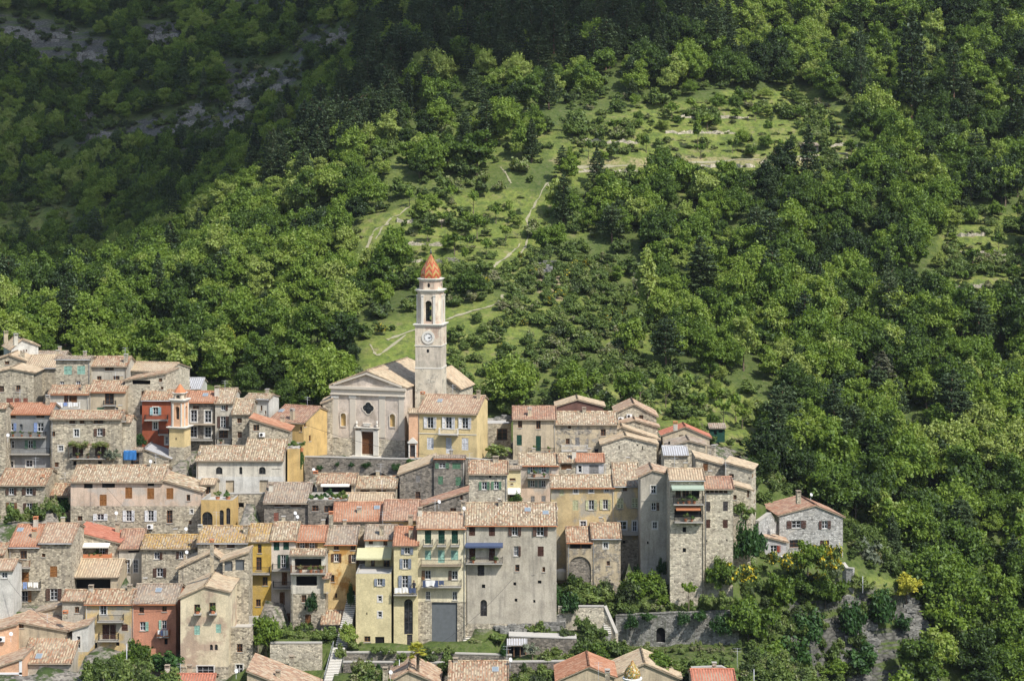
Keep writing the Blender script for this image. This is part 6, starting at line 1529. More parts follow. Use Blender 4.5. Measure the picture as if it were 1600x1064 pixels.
for i in np.nonzero(v2)[0]:
    if sc[i] and u2[i] < .74: low.append((i, rng.uniform(.7, 1.5), 'broom' if u2[i] < .05 else 'bush'))
    elif cl[i] and stepf[i] > .6 and u2[i] < .26: low.append((i, rng.uniform(.6, 1.3), 'bush'))
    elif cl[i] and (c2[i] > .14 and u2[i] < .6 or u2[i] < .04): low.append((i, rng.uniform(.7, 2.0), 'bush'))
    elif cl[i] and rng.random() < .045: stuffpts['broad'].append((P2[i, 0], P2[i, 1], z2_[i] - .2, rng.uniform(.28, .6), rng.uniform(.3, .6), float(rng.uniform(.35, 1))))
    elif cl[i] and rng.random() < .3: stuffpts['bush'].append((P2[i, 0], P2[i, 1], z2_[i] - .05, rng.uniform(.5, .95), rng.uniform(.15, .4), float(rng.uniform(.6, 1))))
    elif not sc[i] and not cl[i] and u2[i] < .12: low.append((i, rng.uniform(.6, 1.3), 'bush'))

def tintof(kind, x, y, px_, py_, mnt):
    n = vnoise(np.array([x]), np.array([y]), 30, 21)[0]
    if kind == 'pine': return float(np.clip(.35 + rng.normal() * .16, .05, .85))
    b = .52 + n * .45 + rng.normal() * .21 + (rng.random() < .10) * .35
    if mnt: b -= .12  # cloud shade on the mountain trees is also put into their tint
    elif px_ > 1180: b -= .09
    return float(np.clip(b, .05, 1.0))
def zone(px_, py_):
    C_ = [(60, 'at the left edge'), (150, 'above the white gabled house'), (270, 'above the red house'), (370, 'above the small belfry'), (470, 'above the chapel'), (560, 'left of the bell tower'), (650, 'just behind the bell tower'),
          (740, 'above the yellow presbytery'), (830, 'right of the bell tower'), (930, 'above the long beige house'), (1040, 'above the stone gables'), (1130, 'above the bright red gable roof'), (1210, 'above the tower houses'), (1300, 'above the detached house'),
          (1390, 'right of the detached house'), (1480, 'far right of the village'), (1550, 'near the right edge'), (9999, 'at the right edge')]
    c = next(n for x, n in C_ if px_ < x)
    R_ = [(45, 'at the very top'), (110, 'very high up'), (190, 'high up'), (280, 'on the upper slope'), (380, 'halfway up'), (480, 'on the lower slope'), (580, 'low down'), (720, 'at roof height'), (860, 'lower than the roofs'), (9999, 'at the bottom')]
    r = next(n for y, n in R_ if py_ < y)
    return r + ' ' + c
def shade(t_): return 'dark green' if t_ < .38 else 'mid green' if t_ < .66 else 'bright yellow green'
LIM = {'broad': 262, 'pine': 270, 'bush': 0, 'broom': 40}
for kind in ('broad', 'pine'):
    L_ = WOOD[kind]; vis_ = [(s / TP[i, 1], i, s) for i, s in L_ if -10 < Tpx[i] < 1610 and -5 < Tpy[i] < 1100 and Tpy[i] < lerpi(Tpx[i]) + 0]
    vis_.sort(reverse=True); top = {i for _, i, _ in vis_[:LIM[kind]]}
    for i, s in L_:
        x, y = TP[i]; z = Tz[i]; ti = tintof(kind, x, y, Tpx[i], Tpy[i], mount[i])
        if i in top:
            lab = ('tall ' if s > 1.05 else 'small ' if s < .8 else '') + (shade(ti) + ' broadleaf tree ' if kind == 'broad' else ('grey green pine ' if ti > .42 else 'blackish pine ' if ti < .22 else 'dark pine ')) + zone(Tpx[i], Tpy[i])
            plant(kind, (x, y, z - .2), s, s * rng.uniform(.9, 1.2), ti, lab, group=lab.replace('tree ', 'trees ').replace('pine ', 'pines '))
        else: stuffpts[kind].append((x, y, z - .2, s, s * rng.uniform(.9, 1.2), ti))
for i, s in WOOD['bush']:
    x, y = TP[i]; stuffpts['bush'].append((x, y, Tz[i], s, s * .9, float(np.clip(.45 + rng.normal() * .2 - .25 * mount[i], .0, 1))))  # mountain bushes tinted darker as well, shade in the colour
nb = 0
for i, s, k in low:
    x, y = P2[i]; ti = float(np.clip(.5 + rng.normal() * .22, 0, 1))
    if k == 'broom' and nb < 40:
        nb += 1; plant('broom', (x, y, z2_[i]), s * .7, s * .7, ti, 'yellow flowering broom scattered ' + zone(px2[i], py2[i]), group='yellow broom bushes ' + zone(px2[i], py2[i]))
    else: stuffpts['bush'].append((x, y, z2_[i], s * .9, s * .8, ti))

P3 = scatter(1.35, 236, 306); z3 = hgt(P3[:, 0], P3[:, 1]); px3 = 800 + F * P3[:, 0] / P3[:, 1]; py3 = HOR - F * z3 / P3[:, 1]
free = np.ones(len(P3), bool)
for (ox, oy, th_, w_q, d_q, z_q, fm_) in FOOT:
    dx = P3[:, 0] - ox; dy = P3[:, 1] - oy; a_ = dx * math.cos(th_) + dy * math.sin(th_); b_q = -dx * math.sin(th_) + dy * math.cos(th_)
    free &= ~((a_ > -.6) & (a_ < w_q + .6) & (b_q > -1.0) & (b_q < d_q + .6))
front = np.zeros(len(P3), bool)
for poly in ([(1175,705),(1240,735),(1240,860),(1180,860)], [(1312,795),(1400,840),(1445,935),(1332,905)], [(960,935),(1180,900),(1215,900),(1215,1100),(905,1100),(860,1060),(870,1010)], [(1215,895),(1345,905),(1345,1100),(1215,1100)], [(130,1040),(270,1040),(270,1100),(130,1100)], [(-20,800),(130,800),(130,822),(-20,822)],
             [(405,990),(520,990),(520,1008),(405,1008)], [(540,1040),(870,1040),(870,1100),(540,1100)], [(860,915),(975,915),(975,948),(860,948)], [(1180,840),(1215,860),(1215,900),(1180,900)]):
    front |= inpoly(px3, py3, poly)
ledge = inpoly(px3, py3, [(965,985),(1160,985),(1160,1050),(975,1050)]) | inpoly(px3, py3, CLEAR['garden'])
u3 = rng.random(len(P3)); front &= ~inpoly(px3, py3, [(1325,880),(1352,880),(1352,935),(1325,935)])
for i in np.nonzero(front & free)[0]:
    cl_ = px3[i] > 1215; lim = .55 if ledge[i] else (.92 if cl_ else .74)
    if u3[i] < lim: s_ = rng.uniform(.25, .5) if ledge[i] else rng.uniform(.45, 1.15); stuffpts['bush'].append((P3[i, 0], P3[i, 1], z3[i] - .1, s_ * .9, s_ * rng.uniform(.7, 1.3), float(np.clip(.42 + rng.normal() * .22 + .3 * ledge[i], 0, 1))))
def gn_stuff(name, pts, protos, label, cat):
    pts = np.array(pts, float); n = len(pts)
    me = bpy.data.meshes.new(name); me.vertices.add(n); me.vertices.foreach_set('co', pts[:, :3].astype(np.float32).ravel())
    def A(nm, ty, arr, key):
        a = me.attributes.new(nm, ty, 'POINT'); a.data.foreach_set(key, arr)
    A('tint', 'FLOAT', pts[:, 5].astype(np.float32), 'value')
    A('scl', 'FLOAT_VECTOR', np.c_[pts[:, 3], pts[:, 3], pts[:, 4]].astype(np.float32).ravel(), 'vector')
    A('rot', 'FLOAT_VECTOR', np.c_[np.zeros(n), np.zeros(n), rng.uniform(0, 6.28, n)].astype(np.float32).ravel(), 'vector')
    A('idx', 'INT', rng.integers(0, len(protos), n).astype(np.int32), 'value')
    o = bpy.data.objects.new(name, me); COL.objects.link(o); tag(o, label, cat, kind='stuff')
    g = bpy.data.node_groups.new(name, 'GeometryNodeTree'); N = g.nodes; Lk = g.links
    g.interface.new_socket(name='Geometry', in_out='INPUT', socket_type='NodeSocketGeometry'); g.interface.new_socket(name='Geometry', in_out='OUTPUT', socket_type='NodeSocketGeometry')
    gi = N.new('NodeGroupInput'); gout = N.new('NodeGroupOutput'); ip = N.new('GeometryNodeInstanceOnPoints'); mtp = N.new('GeometryNodeMeshToPoints'); Lk.new(gi.outputs[0], mtp.inputs[0])
    j = N.new('GeometryNodeJoinGeometry')
    for p in protos:
        oi = N.new('GeometryNodeObjectInfo'); oi.inputs['Object'].default_value = p; oi.inputs['As Instance'].default_value = True; oi.transform_space = 'ORIGINAL'; Lk.new(oi.outputs['Geometry'], j.inputs[0])
    Lk.new(mtp.outputs[0], ip.inputs['Points']); Lk.new(j.outputs[0], ip.inputs['Instance']); ip.inputs['Pick Instance'].default_value = True
    def na(nm, ty):
        q = N.new('GeometryNodeInputNamedAttribute'); q.data_type = ty; q.inputs[0].default_value = nm
        return next(s for s in q.outputs if s.enabled and s.name == 'Attribute')
    Lk.new(na('idx', 'INT'), ip.inputs['Instance Index']); Lk.new(na('rot', 'FLOAT_VECTOR'), ip.inputs['Rotation']); Lk.new(na('scl', 'FLOAT_VECTOR'), ip.inputs['Scale'])
    Lk.new(ip.outputs[0], gout.inputs[0])
    md = o.modifiers.new('scatter', 'NODES'); md.node_group = g
    return o
def protos(kind):
    r = []
    for cr, tr in PROTO[kind]:
        o = next((o for o in bpy.data.objects if o.type == 'MESH' and o.data is cr), None)
        if o is None: continue
        r.append(o)
    return r
if stuffpts['bush']:
    for v_ in range(4): plant('bush', (P2[low[v_][0]][0], P2[low[v_][0]][1], z2_[low[v_][0]]), .8, .8, .5, 'low green scrub bush ' + zone(px2[low[v_][0]], py2[low[v_][0]]), group='single scrub bushes', variant=v_)
gn_stuff('wood', stuffpts['broad'], protos('broad'), 'broadleaf wood covering the slopes beyond the nearer trees', 'wood')
gn_stuff('pine_wood', stuffpts['pine'], protos('pine'), 'dark pine wood covering the upper slopes', 'wood')
gn_stuff('scrub', stuffpts['bush'], protos('bush'), 'low scrub and bushes covering the open slopes', 'scrub')
print('STUFF', {k: len(v) for k, v in stuffpts.items()})
# ---------------------------------------------------------------- rocks, cloud shade and small things
wallmat('rock', (.3,.3,.28), 0.0, (.27,.262,.235), (.10,.098,.088), (.19,.185,.168), stain=.5, stainc=(.10,.10,.09))
def rocks(label, px, py, w, h, Y=None, n=26, big=1.0, name='rock_outcrop'):
    P = at(px, py, Y) if Y else hit(px, py, 232 if py > 900 else 326)
    if P is None: return
    W_ = w / F * P.y; Hh = h / F * P.y; mb = MB()
    root_z = P.z
    for k in range(n):
        x = random.uniform(-.5, .5) * W_; t_ = random.random(); band = round(t_ * 3) / 3
        sx, sy, sz = [random.uniform(.5, 1.3) * big for _ in range(3)]; sx *= 1.5
        wx = P.x + x
        if Y: yy = P.y + t_ * 2.0 - 1; zz0 = P.z + band * Hh - Hh * .0
        else:
            yy = P.y + (band - .5) * Hh * (2.2 if py < 900 else .7); zz0 = float(hgt(wx, yy)[0]) + random.uniform(-.2, .5)
        c = [Vector((x + sx * i * random.uniform(.75, 1.1), yy - P.y + sy * j * random.uniform(.75, 1.1), zz0 - P.z + sz * k2 * random.uniform(.75, 1.1))) for k2 in (-1, 1) for (i, j) in ((-1,-1),(1,-1),(1,1),(-1,1))]
        mb.hexa(c)
    o = mb.build(name, 'rock'); o.location = P; tag(o, label, 'rock')
for (a, b_, w, h, n, lab) in [(60,60,110,22,46,'largest pale limestone ledge at the top left of the mountain'),(140,95,60,26,30,'ledge right under the largest limestone ledge'),(20,55,60,16,24,'ledge at the left edge of the mountain'),
        (248,62,50,28,30,'narrow rock face right of the largest ledge'),(405,125,60,8,22,'upper straight rock band in the middle of the dark mountain'),(400,155,95,14,44,'lower long straight rock band in the middle of the dark mountain'),
        (300,175,40,16,20,'broken rocks below the rock bands'),(285,205,40,16,22,'broken rock face left of centre on the dark mountain'),(365,195,46,14,24,'broken rock face below the long rock band'),(170,215,60,10,16,'scattered rocks low on the dark mountain'),(260,225,60,10,20,'low scattered rocks in the middle of the dark mountain'),
        (510,75,60,24,30,'rock ledge near the gully'),(335,12,60,10,20,'grey scree at the top of the mountain'),(130,185,40,8,12,'little rock step left of the scattered rocks'),(540,105,30,10,12,'small rocks at the gully edge'),(850,425,30,30,10,'crumbling earth bank above the broom slope')]:
    rocks(lab, a, b_, w, h, n=int(n * 1.6), big=.8)
for (a, b_, w, h, Y, n, lab) in [(1345,985,46,50,0,50,'bare rock face in the middle of the cliff'),(1435,1000,40,50,0,50,'grey rock face at the right end of the cliff'),(1330,1050,50,30,0,40,'rocks low on the cliff'),(1428,950,26,16,0,10,'white boulders under the golden leaved tree'),
        (800,982,50,8,259.6,12,'pale rocks under the big grey house'),(860,978,40,10,260,12,'rough bedrock at the right foot of the big grey house'),(785,655,26,3,306.6,7,'white stones piled on the low stone building')]:
    rocks(lab, a, b_, w, h, Y, n * 2, .42 if n > 10 else .3)
# dry stone terrace walls
for (x0, x1, y, lab) in [(890,1010,270,'leftmost long piece'),(1015,1085,267,'left piece'),(1095,1180,262,'long middle piece'),(1188,1240,257,'piece below the tin hut'),(1250,1325,252,'right piece'),(1280,1340,230,'short upper right piece'),(900,1000,226,'upper left piece'),(1040,1150,210,'upper middle piece'),(1060,1170,186,'topmost piece'),(600,700,385,'piece behind the bell tower dome'),(620,760,350,'upper piece behind the bell tower dome'),(600,720,412,'lowest piece behind the bell tower dome'),(1500,1600,400,'middle piece at the right edge of the view'),(1480,1540,370,'piece at the right edge of the view, upper'),(1480,1560,452,'piece at the right edge of the view, lower')]:
    pts = []
    for k in range(12):
        p = hit(x0 + (x1 - x0) * k / 11, y + random.uniform(-1, 1), 326)
        if p: pts.append(p)
    if len(pts) < 3: continue
    mb = MB(); o0 = pts[0]
    for p, q in zip(pts, pts[1:]):
        P_ = [v_ - o0 for v_ in (p, q, q + Vector((0, .7, 0)), p + Vector((0, .7, 0)))]; h1, h2 = random.uniform(.3, 1.0), random.uniform(.3, 1.0)
        mb.hexa([v_ - Vector((0, 0, .8)) for v_ in P_] + [P_[0] + Vector((0, 0, h1)), P_[1] + Vector((0, 0, h2)), P_[2] + Vector((0, 0, h2)), P_[3] + Vector((0, 0, h1))])
    o = mb.build('dry_stone_wall', 'rubl'); o.location = o0; tag(o, 'dry stone terrace wall on the grassy slope, ' + lab, 'wall')

# cloud whose shadow darkens the mountain and the top of the slope
bound = [(-120,455),(60,450),(200,440),(300,370),(400,285),(470,255),(560,205),(650,140),(760,112),(900,105),(1010,90),(1070,30),(1130,-40),(1250,-120),(1400,-160)]
CH = 1500.0; edge = []
for (a, b_) in bound:
    p = hit(a, b_, 326, 1150)
    if p is None:
        p = at(a, max(b_, 5), 560)
    s_ = (CH - p.z) / SUN.z; edge.append(Vector((p.x, p.y, p.z)) + SUN * s_)
mb = MB(); top = []
NX, NY = 90, 40
def edge_y(x):
    xs = [e.x for e in edge]; ys = [e.y for e in edge]; return float(np.interp(x, xs, ys))
edge.sort(key=lambda e: e.x)
x0, x1 = edge[0].x - 350, edge[-1].x + 10
V_ = []; F_ = []
for s_ in (0, 1):
    for j in range(NY + 1):
        for i in range(NX + 1):
            x = x0 + (x1 - x0) * i / NX; ey = edge_y(x) + 10 * vnoise(np.array([x]), np.array([3.0]), 16, 31)[0] * 2; f = j / NY; y = ey + 620 * f
            th_ = 40 * math.sqrt(max(0, min(1, 6 * f, 6 * (1 - f), 8 * i / NX, 14 * (1 - i / NX)))) * (1 + .5 * vnoise(np.array([x]), np.array([y]), 60, 33)[0])
            V_.append((x, y, CH + (th_ if s_ else -.3 * th_)))
n1_ = (NX + 1) * (NY + 1)
for s_ in (0, 1):
    for j in range(NY):
        for i in range(NX):
            a = s_ * n1_ + j * (NX + 1) + i; q_ = (a, a + 1, a + NX + 2, a + NX + 1); F_.append(q_ if s_ else q_[::-1])
me = mesh_np('cloud', np.array(V_), np.array(F_), []); flat('cloud', (.85, .85, .87), 1, vary=.02); me.materials.append(M['cloud'])
co_ = bpy.data.objects.new('cloud', me); COL.objects.link(co_); tag(co_, kind='structure')

# huts on the slope
def hut(name, label, px, py, Y, w, d, h, wm, rm, rz=0):
    P = at(px, py, Y) if Y else hit(px, py, 326)
    r = empty(name, P, rz, label, 'hut'); mb = MB()
    wall_side(mb, (-w/2, 0, 0), (1, 0, 0), (0, 1, 0), w, [(0, h), (w, h)], -1, [(w * .25, w * .45, .2, h * .75, 0), (w * .6, w * .85, .5, h * .8, 0)])
    wall_side(mb, (w/2, 0, 0), (0, 1, 0), (-1, 0, 0), d, [(0, h), (d, h + .5)], -1, []); wall_side(mb, (-w/2, d, 0), (0, -1, 0), (1, 0, 0), d, [(0, h + .5), (d, h)], -1, []); wall_side(mb, (w/2, d, 0), (-1, 0, 0), (0, -1, 0), w, [(0, h + .5), (w, h + .5)], -1, [])
    mb.box(-w/2 + .3, w/2 - .3, .25, .3, 0, h - .1, 1)
    mb.build('wall', [wm, 'dark'], r); rb = MB(); tile_plane(rb, (-w/2 - .2, -.3, h + .12), (w/2 + .2, -.3, h + .12), (w/2 + .2, d + .2, h + .66), (-w/2 - .2, d + .2, h + .66), flatroof=True, mat=0); rb.build('roof', [rm, 'soffit'], r)
hut('tin_hut', 'small dark tin hut on the upper grassy terrace', 1265, 239, 0, 4.0, 3, 1.6, 'c_dk', 'gry')
hut('tin_hut', 'ruined hut with red and white sheet roof on the dark mountain', 198, 32, 0, 3.5, 3, 1.6, 'rub', 'red')
hut('green_container', 'dark green metal garden box behind the right end of the village', 1121, 681, 311, 2.3, 1.6, 1.1, 'c_dg', 'gry')
# striped shelter
P = at(808, 1026, 254.2); r = empty('shelter', P, 0, 'shelter with corrugated metal roof under the concrete walk', 'shelter'); mb = MB()
for x in (-1.1, -.4, .4, 1.1): mb.box(x - .05, x + .05, -.05, .05, 0, 1.5)
mb.build('post', 'wood', r); rb = MB(); tile_plane(rb, (-1.3, -.4, 1.55), (1.3, -.4, 1.55), (1.3, 1.2, 2.0), (-1.3, 1.2, 2.0)); rb.build('roof', ['met', 'soffit'], r); mb = MB(); mb.box(-1.1, 1.1, 1.0, 1.05, 0, 1.5); mb.build('back_panel', 'dark', r)
# palm
P = at(653, 1075, 243); r = empty('palm_tree', P, 0, 'yellow green fan palm at the bottom edge left of the centre roof', 'tree')
mb = MB(); h_ = 63 / F * 243 - .3; pz = 0
for k in range(8): mb.tube((0, 0, -1 + (h_ + 1) * k / 8), (0, 0, -1 + (h_ + 1) * (k + 1) / 8), .2, 8, 0, r2=.17)
mb.build('trunk', 'bark', r); Cs, Ns, Ss = [], [], []
mb = MB()
for k in range(44):
    a = random.uniform(0, 6.28); el = random.uniform(-.7, 1.3); L_ = random.uniform(1.0, 1.5); D = Vector((math.cos(a) * math.cos(el), math.sin(a) * math.cos(el), math.sin(el))); o_ = Vector((0, 0, h_)); m_ = o_ + D * L_ * .55
    mb.tube(o_, m_, .02, 4); side = D.cross(Vector((0, 0, 1))).normalized(); up = side.cross(D)
    for q in range(11):
        b2_ = (q - 5) * .26; dd_ = (D * math.cos(b2_) + side * math.sin(b2_)).normalized(); e_ = m_ + dd_ * L_ * .5 + Vector((0, 0, -.12 * L_)); w_2 = side * .035 * math.cos(b2_) - D * .035 * math.sin(b2_)
        mb.face([m_ - w_2 * .4, m_.lerp(e_, .5) - w_2 * 1.5, e_, m_.lerp(e_, .5) + w_2 * 1.5])
o = mb.build('crown', 'goldleaf', r); o['tint'] = .45

# potted plants on balconies and terraces
potm = []
for k in range(4):
    mb = MB(); mb.lathe(0, 0, [(.12, 0), (.17, .28), (.19, .3), (.15, .3)], 10); pm = mb.build('pot', 'terracotta'); me = pm.data; bpy.data.objects.remove(pm)
    potm.append((me, crown_broad('foliage', .34, .95 if k % 2 else .7, .28, 6, 60, .12, 'flower' if k == 2 else ('ivy' if k == 3 else 'scrub'))))
def pot(P, lab, grp, s=1.0):
    r = empty('potted_plant', P, random.uniform(0, 6), lab, 'potted plant', grp); r.scale = (s, s, s); a, b_ = random.choice(potm)
    for nm, me in (('pot', a), ('foliage', b_)):
        o = bpy.data.objects.new(nm, me); COL.objects.link(o); o.parent = r; o['tint'] = random.uniform(.3, 1)
for (s, u0, u1, y, z, big) in PLANTS:
    n = max(2, int((u1 - u0) / (.75 if big else 1.3)))
    for k in range(n):
        if random.random() < .15: continue
        u = u0 + .25 + (u1 - u0 - .5) * (k + .5) / n; P = s.O + s.u * u + s.d * y + Vector((0, 0, z))
        sh = s.label
        fl = 'balcony'
        pot(P, 'potted plant on the balcony of the ' + ' '.join(sh.split()[:9]), 'potted plants on the balcony of the ' + ' '.join(sh.split()[:9]), random.uniform(.8, 1.5 if big else 1.2))
tp = find('terrace full of potted'); 
for k in range(10):
    u = .4 + (tp.W - .8) * k / 9; P = tp.O + tp.u * u + tp.d * random.uniform(.5, 2.2) + Vector((0, 0, tp.E - .5)); pot(P, 'potted shrub on the terrace in the middle of the village', 'potted shrubs on the middle terrace', random.uniform(1.2, 2.0))
tp = find('ochre loggia')
for u, lab in ((tp.W * .45, 'spiky potted plant on the left of the loggia roof terrace'), (tp.W * .78, 'blue potted plant on the right of the loggia roof terrace')): pot(tp.O + tp.u * u + tp.d * 1.6 + Vector((0, 0, tp.E - .4)), lab, None, 1.9)
tp = find('narrow ochre terrace')
for k in range(3): pot(tp.O + tp.u * (.4 + k * .8) + tp.d * .8 + Vector((0, 0, tp.E - .5)), 'plant in a row on the narrow ochre terrace block', 'plants on the narrow ochre terrace block', 1.6)
# vine arbour over the long balcony
hv = find('vine arbour'); root = empty('vine_arbour', hv.O + hv.u * hv.uz(465, 780)[0] + Vector((0, 0, hv.uz(465, 780)[1])), 0, 'leafy vine arbour over the long balcony of the broad rubble house', 'vine')
wv = hv.uz(725, 780)[0] - hv.uz(465, 780)[0]; mb = MB()
for y in (-.1, -1.1): mb.tube((0, y, 0), (wv, y, 0), .03)
for k in range(9): mb.tube((wv * k / 8, -.05, 0), (wv * k / 8, -1.2, 0), .02)
for x in (0, wv / 2, wv): mb.tube((x, -1.1, 0), (x, -.9, -2.0), .03)
mb.build('frame', 'wood', root); n = 2600; C_ = np.c_[rng.uniform(0, wv, n), rng.uniform(-1.25, 0, n), rng.normal(size=n) * .14 - .0]; C_[:, 2] += .15 * np.sin(C_[:, 0] * 3); C_ = C_[(C_[:, 0] < wv * .48) | (C_[:, 0] > wv * .6)]
N_ = rng.normal(size=(len(C_), 3)) * .5 + [0, -.3, .8]; N_ /= np.linalg.norm(N_, axis=1)[:, None]; V2, F2 = quadcloud(C_, N_, rng.uniform(.1, .2, len(C_))); me = mesh_np('foliage', V2, F2, ['scrub']); o = bpy.data.objects.new('foliage', me); COL.objects.link(o); o.parent = root; o['tint'] = .8
# washing hung over balcony rails
for ci, (s, u0, u1, y, z, blue) in enumerate(CLOTHS):
    sets = [('white', .05, .35), ('white', .38, .62), ('canvas_blue' if blue else 'c_lb', .64, .95)] if blue else [('white', .08, .3), ('c_lb', .34, .5), ('white', .54, .72), ('white', .76, .95)]
    if ci == len(CLOTHS) - 1: sets = [('canvas_blue', .03, .42), ('white', .10, .34), ('canvas_blue', .44, .56)]
    short = ' '.join(s.label.split()[:8])
    for k, (mt2, a, b_) in enumerate(sets):
        ua, ub = u0 + (u1 - u0) * a, u0 + (u1 - u0) * b_; L_ = random.uniform(.45, .8); mb = MB(); n = 8; off = .02 * k
        for i in range(n):
            x0_, x1_ = ua + (ub - ua) * i / n, ua + (ub - ua) * (i + 1) / n; y0_, y1_ = y - off - .04 * math.sin(i * 1.3), y - off - .04 * math.sin((i + 1) * 1.3)
            l0 = L_ * (1 + .1 * math.sin(i)); l1 = L_ * (1 + .1 * math.sin(i + 1))
            mb.hexa([(x0_, y0_ - .03, z - l0), (x1_, y1_ - .03, z - l1), (x1_, y1_, z - l1), (x0_, y0_, z - l0), (x0_, y - off - .03, z + .03), (x1_, y - off - .03, z + .03), (x1_, y - off, z + .03), (x0_, y - off, z + .03)])
        o = mb.build('laundry', mt2); o.location = s.O; o.rotation_euler = s.root.rotation_euler
        cn = 'white' if mt2 == 'white' else 'blue'
        tag(o, cn + ' washing over the rail of the ' + short, 'laundry', cn + ' washing of the ' + short)
# person on the balcony
for (s, u, y, z) in PERSON[:1]:
    me = bpy.data.meshes.new('person'); J = {'pel': (0,0,.92,.15), 'wst': (0,-.02,1.08,.125), 'chs': (0,-.08,1.32,.155), 'nck': (0,-.14,1.50,.055), 'hd': (0,-.19,1.62,.095), 'hd2': (0,-.2,1.72,.085),
         'sl': (-.18,-.1,1.42,.06), 'sr': (.18,-.1,1.42,.06), 'el': (-.26,-.28,1.20,.045), 'er': (.26,-.28,1.20,.045), 'hl': (-.14,-.46,1.10,.035), 'hr': (.14,-.46,1.10,.035),
         'pl': (-.10,0,.88,.10), 'pr': (.10,0,.88,.10), 'kl': (-.11,-.03,.48,.065), 'kr': (.11,-.02,.48,.065), 'al': (-.11,.02,.08,.045), 'ar': (.11,.03,.08,.045), 'fl': (-.12,-.14,.04,.035), 'fr': (.12,-.13,.04,.035)}
    K = list(J); ix = {k: i for i, k in enumerate(K)}
    E = [('pel','wst'),('wst','chs'),('chs','nck'),('nck','hd'),('hd','hd2'),('chs','sl'),('chs','sr'),('sl','el'),('el','hl'),('sr','er'),('er','hr'),('pel','pl'),('pel','pr'),('pl','kl'),('kl','al'),('al','fl'),('pr','kr'),('kr','ar'),('ar','fr')]
    for sd_, h_ in (('l', -1), ('r', 1)):
        hx, hy, hz, _ = J['h' + sd_]
        for q in range(5):
            kk = 'f%s%d' % (sd_, q); J[kk] = (hx + (q - 2) * .018 - (h_ * .03 if q == 4 else 0), hy - (.07 if q < 4 else .03), hz - .02, .009); K.append(kk); ix[kk] = len(K) - 1; E.append(('h' + sd_, kk))
    me.from_pydata([J[k][:3] for k in K], [(ix[a], ix[b_]) for a, b_ in E], []); o = bpy.data.objects.new('person', me); COL.objects.link(o); o.modifiers.new('skin', 'SKIN')
    for k in K: me.skin_vertices[0].data[ix[k]].radius = (J[k][3], J[k][3])
    me.skin_vertices[0].data[0].use_root = True; sb_ = o.modifiers.new('sub', 'SUBSURF'); sb_.levels = 1; sb_.render_levels = 1
    flat('clothes', (.05, .05, .06), .9); flat('skin', (.45, .28, .2), .6); flat('hair', (.03, .02, .015), .7)
    me.materials.append(M['clothes']); o.location = s.O + s.u * u + s.d * y + Vector((0, 0, z)); o.rotation_euler = s.root.rotation_euler
    tag(o, 'dark haired person in dark clothes leaning on the balcony with the washing', 'person')
    mb = MB(); mb.lathe(0, -.185, [(.105, 1.60), (.12, 1.68), (.10, 1.78), (.04, 1.83)], 12, smooth=True); mb.build('hair', 'hair', o)
    mb = MB(); mb.lathe(0, -.225, [(.05, 1.56), (.085, 1.60), (.088, 1.68), (.07, 1.73)], 10, smooth=True); mb.box(-.012, .012, -.335, -.30, 1.63, 1.67); mb.build('face', 'skin', o)
# terrace furniture
def table(label, P, col='white'):
    r = empty('garden_table', P, random.uniform(0, 1), label, 'table'); mb = MB(); mb.lathe(0, 0, [(.55, .70), (.55, .74)], 18); mb.build('tabletop', col, r)
    for k in range(4): a = k * math.pi / 2 + .7; mb = MB(); mb.tube((.4 * math.cos(a), .4 * math.sin(a), 0), (.3 * math.cos(a), .3 * math.sin(a), .7), .025); mb.build('leg', col, r)
table('pale blue round table before the door of the pale yellow block', at(596, 1017, 256.5), 'c_bl'); table('white garden table on the terrace before the grey panelled house', at(676, 1013, 256.8))
table('white table on the terrace of the detached stone house', at(1226, 877, 280.5)); table('small white table at the left end of the detached house terrace', at(1236, 872, 281))
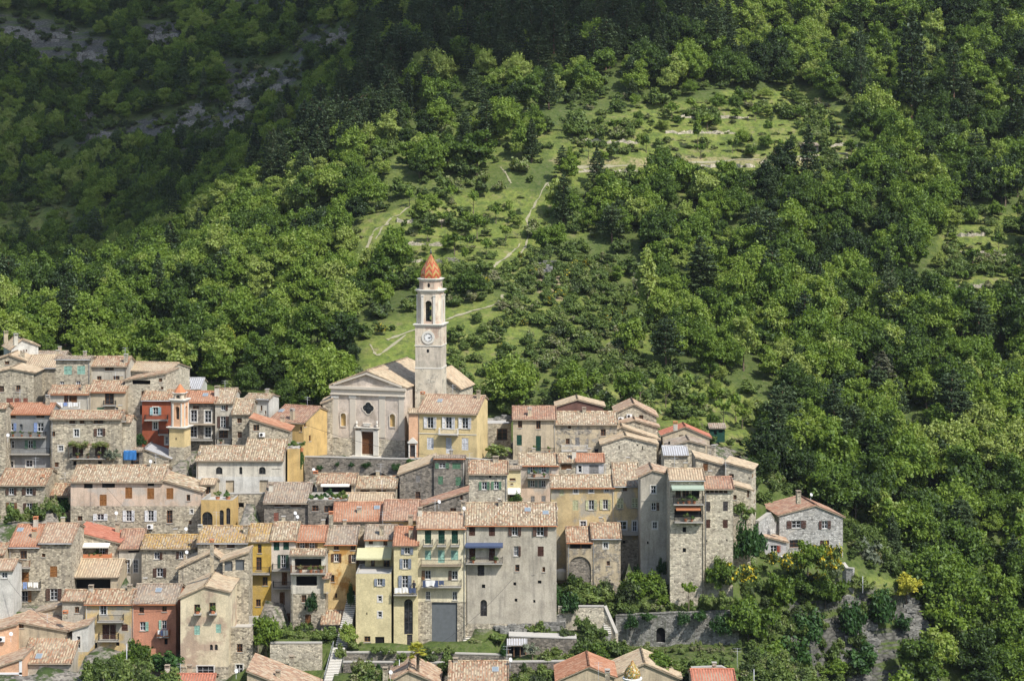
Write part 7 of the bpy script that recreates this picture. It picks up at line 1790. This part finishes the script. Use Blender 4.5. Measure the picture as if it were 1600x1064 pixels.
# blue tarpaulin and barrel
P = at(203, 718, 289.2); mb = MB(); 
for k in range(6): mb.hexa([(-.9 + .3 * k, -.2 - .1 * (k % 2), 0), (-.6 + .3 * k, -.2 - .1 * ((k + 1) % 2), 0), (-.6 + .3 * k, .3, 0), (-.9 + .3 * k, .3, 0), (-.9 + .3 * k, -.1, 1.3 - .1 * (k % 3)), (-.6 + .3 * k, -.1, 1.3 - .1 * ((k + 1) % 3)), (-.6 + .3 * k, .3, 1.3), (-.9 + .3 * k, .3, 1.3)])
o = mb.build('tarpaulin', 'tarp'); o.location = P; tag(o, 'bright blue tarpaulin in the dark lean to shed', 'tarpaulin')
P = at(877, 905, 274.5); mb = MB(); mb.lathe(0, 0, [(.75, 0), (.82, .25), (.82, 1.0), (.7, 1.3), (.3, 1.45)], 18, smooth=True); o = mb.build('barrel', 'trim'); o.location = P; tag(o, 'white rounded tank between the big grey house and the arched house', 'tank')
# poles
for (a, b_, t_, Y, lab) in [(198,1064,1005,246.5,'pale wooden pole standing by the pink house'),(624,1064,1030,247,'thin aerial pole before the lower terrace wall'),(1178,1066,1045,243,'aerial pole at the bottom right'),(1348,915,900,281,'short post on the grassy ledge')]:
    P = at(a, b_, Y); mb = MB(); mb.tube((0, 0, -1), (0, 0, (b_ - t_) / F * Y), .05, 6); o = mb.build('pole', 'metal'); o.location = P; tag(o, lab, 'pole')

# faint valley air
HB = MB(); HB.box(-480, 480, -70, 1215, -130, 345)
hz = HB.build('haze', 'dark'); tag(hz, 'thin bluish valley air', 'haze', kind='stuff')
m = bpy.data.materials.new('haze_air'); m.use_nodes = True; t = m.node_tree; t.nodes.clear()
o = t.nodes.new('ShaderNodeOutputMaterial'); v = t.nodes.new('ShaderNodeVolumePrincipled'); v.inputs['Color'].default_value = (.86, .92, 1, 1); v.inputs['Density'].default_value = .00004; v.inputs['Anisotropy'].default_value = .1
t.links.new(v.outputs[0], o.inputs['Volume']); hz.data.materials.clear(); hz.data.materials.append(m); hz.display_type = 'WIRE'

# overhead wires sagging between houses
for (a, b_, lab) in [((150,742,278),(330,905,256),'from the long pinkish house to the lower row'),((455,655,291),(735,716,296),'in front of the church terrace'),((60,930,255),(262,935,253),'across the lane at the lower left'),((640,1030,248),(800,905,256),'before the pale yellow houses'),
                     ((965,690,290),(1090,760,270),'above the long yellow house'),((12,905,255),(112,985,250),'at the left edge'),((1180,1045,244),(1000,1040,243),'at the bottom right')]:
    A_, B_ = at(*a), at(*b_); mb = MB(); pr_ = None
    for k in range(17):
        f = k / 16; p = A_.lerp(B_, f) - Vector((0, 0, 4 * f * (1 - f) * 1.2)) - A_
        if pr_ is not None: mb.tube(pr_, p, .022, 4)
        pr_ = p
    o = mb.build('overhead_cable', 'iron'); o.location = A_; tag(o, 'thin dark overhead cable ' + lab, 'cable')
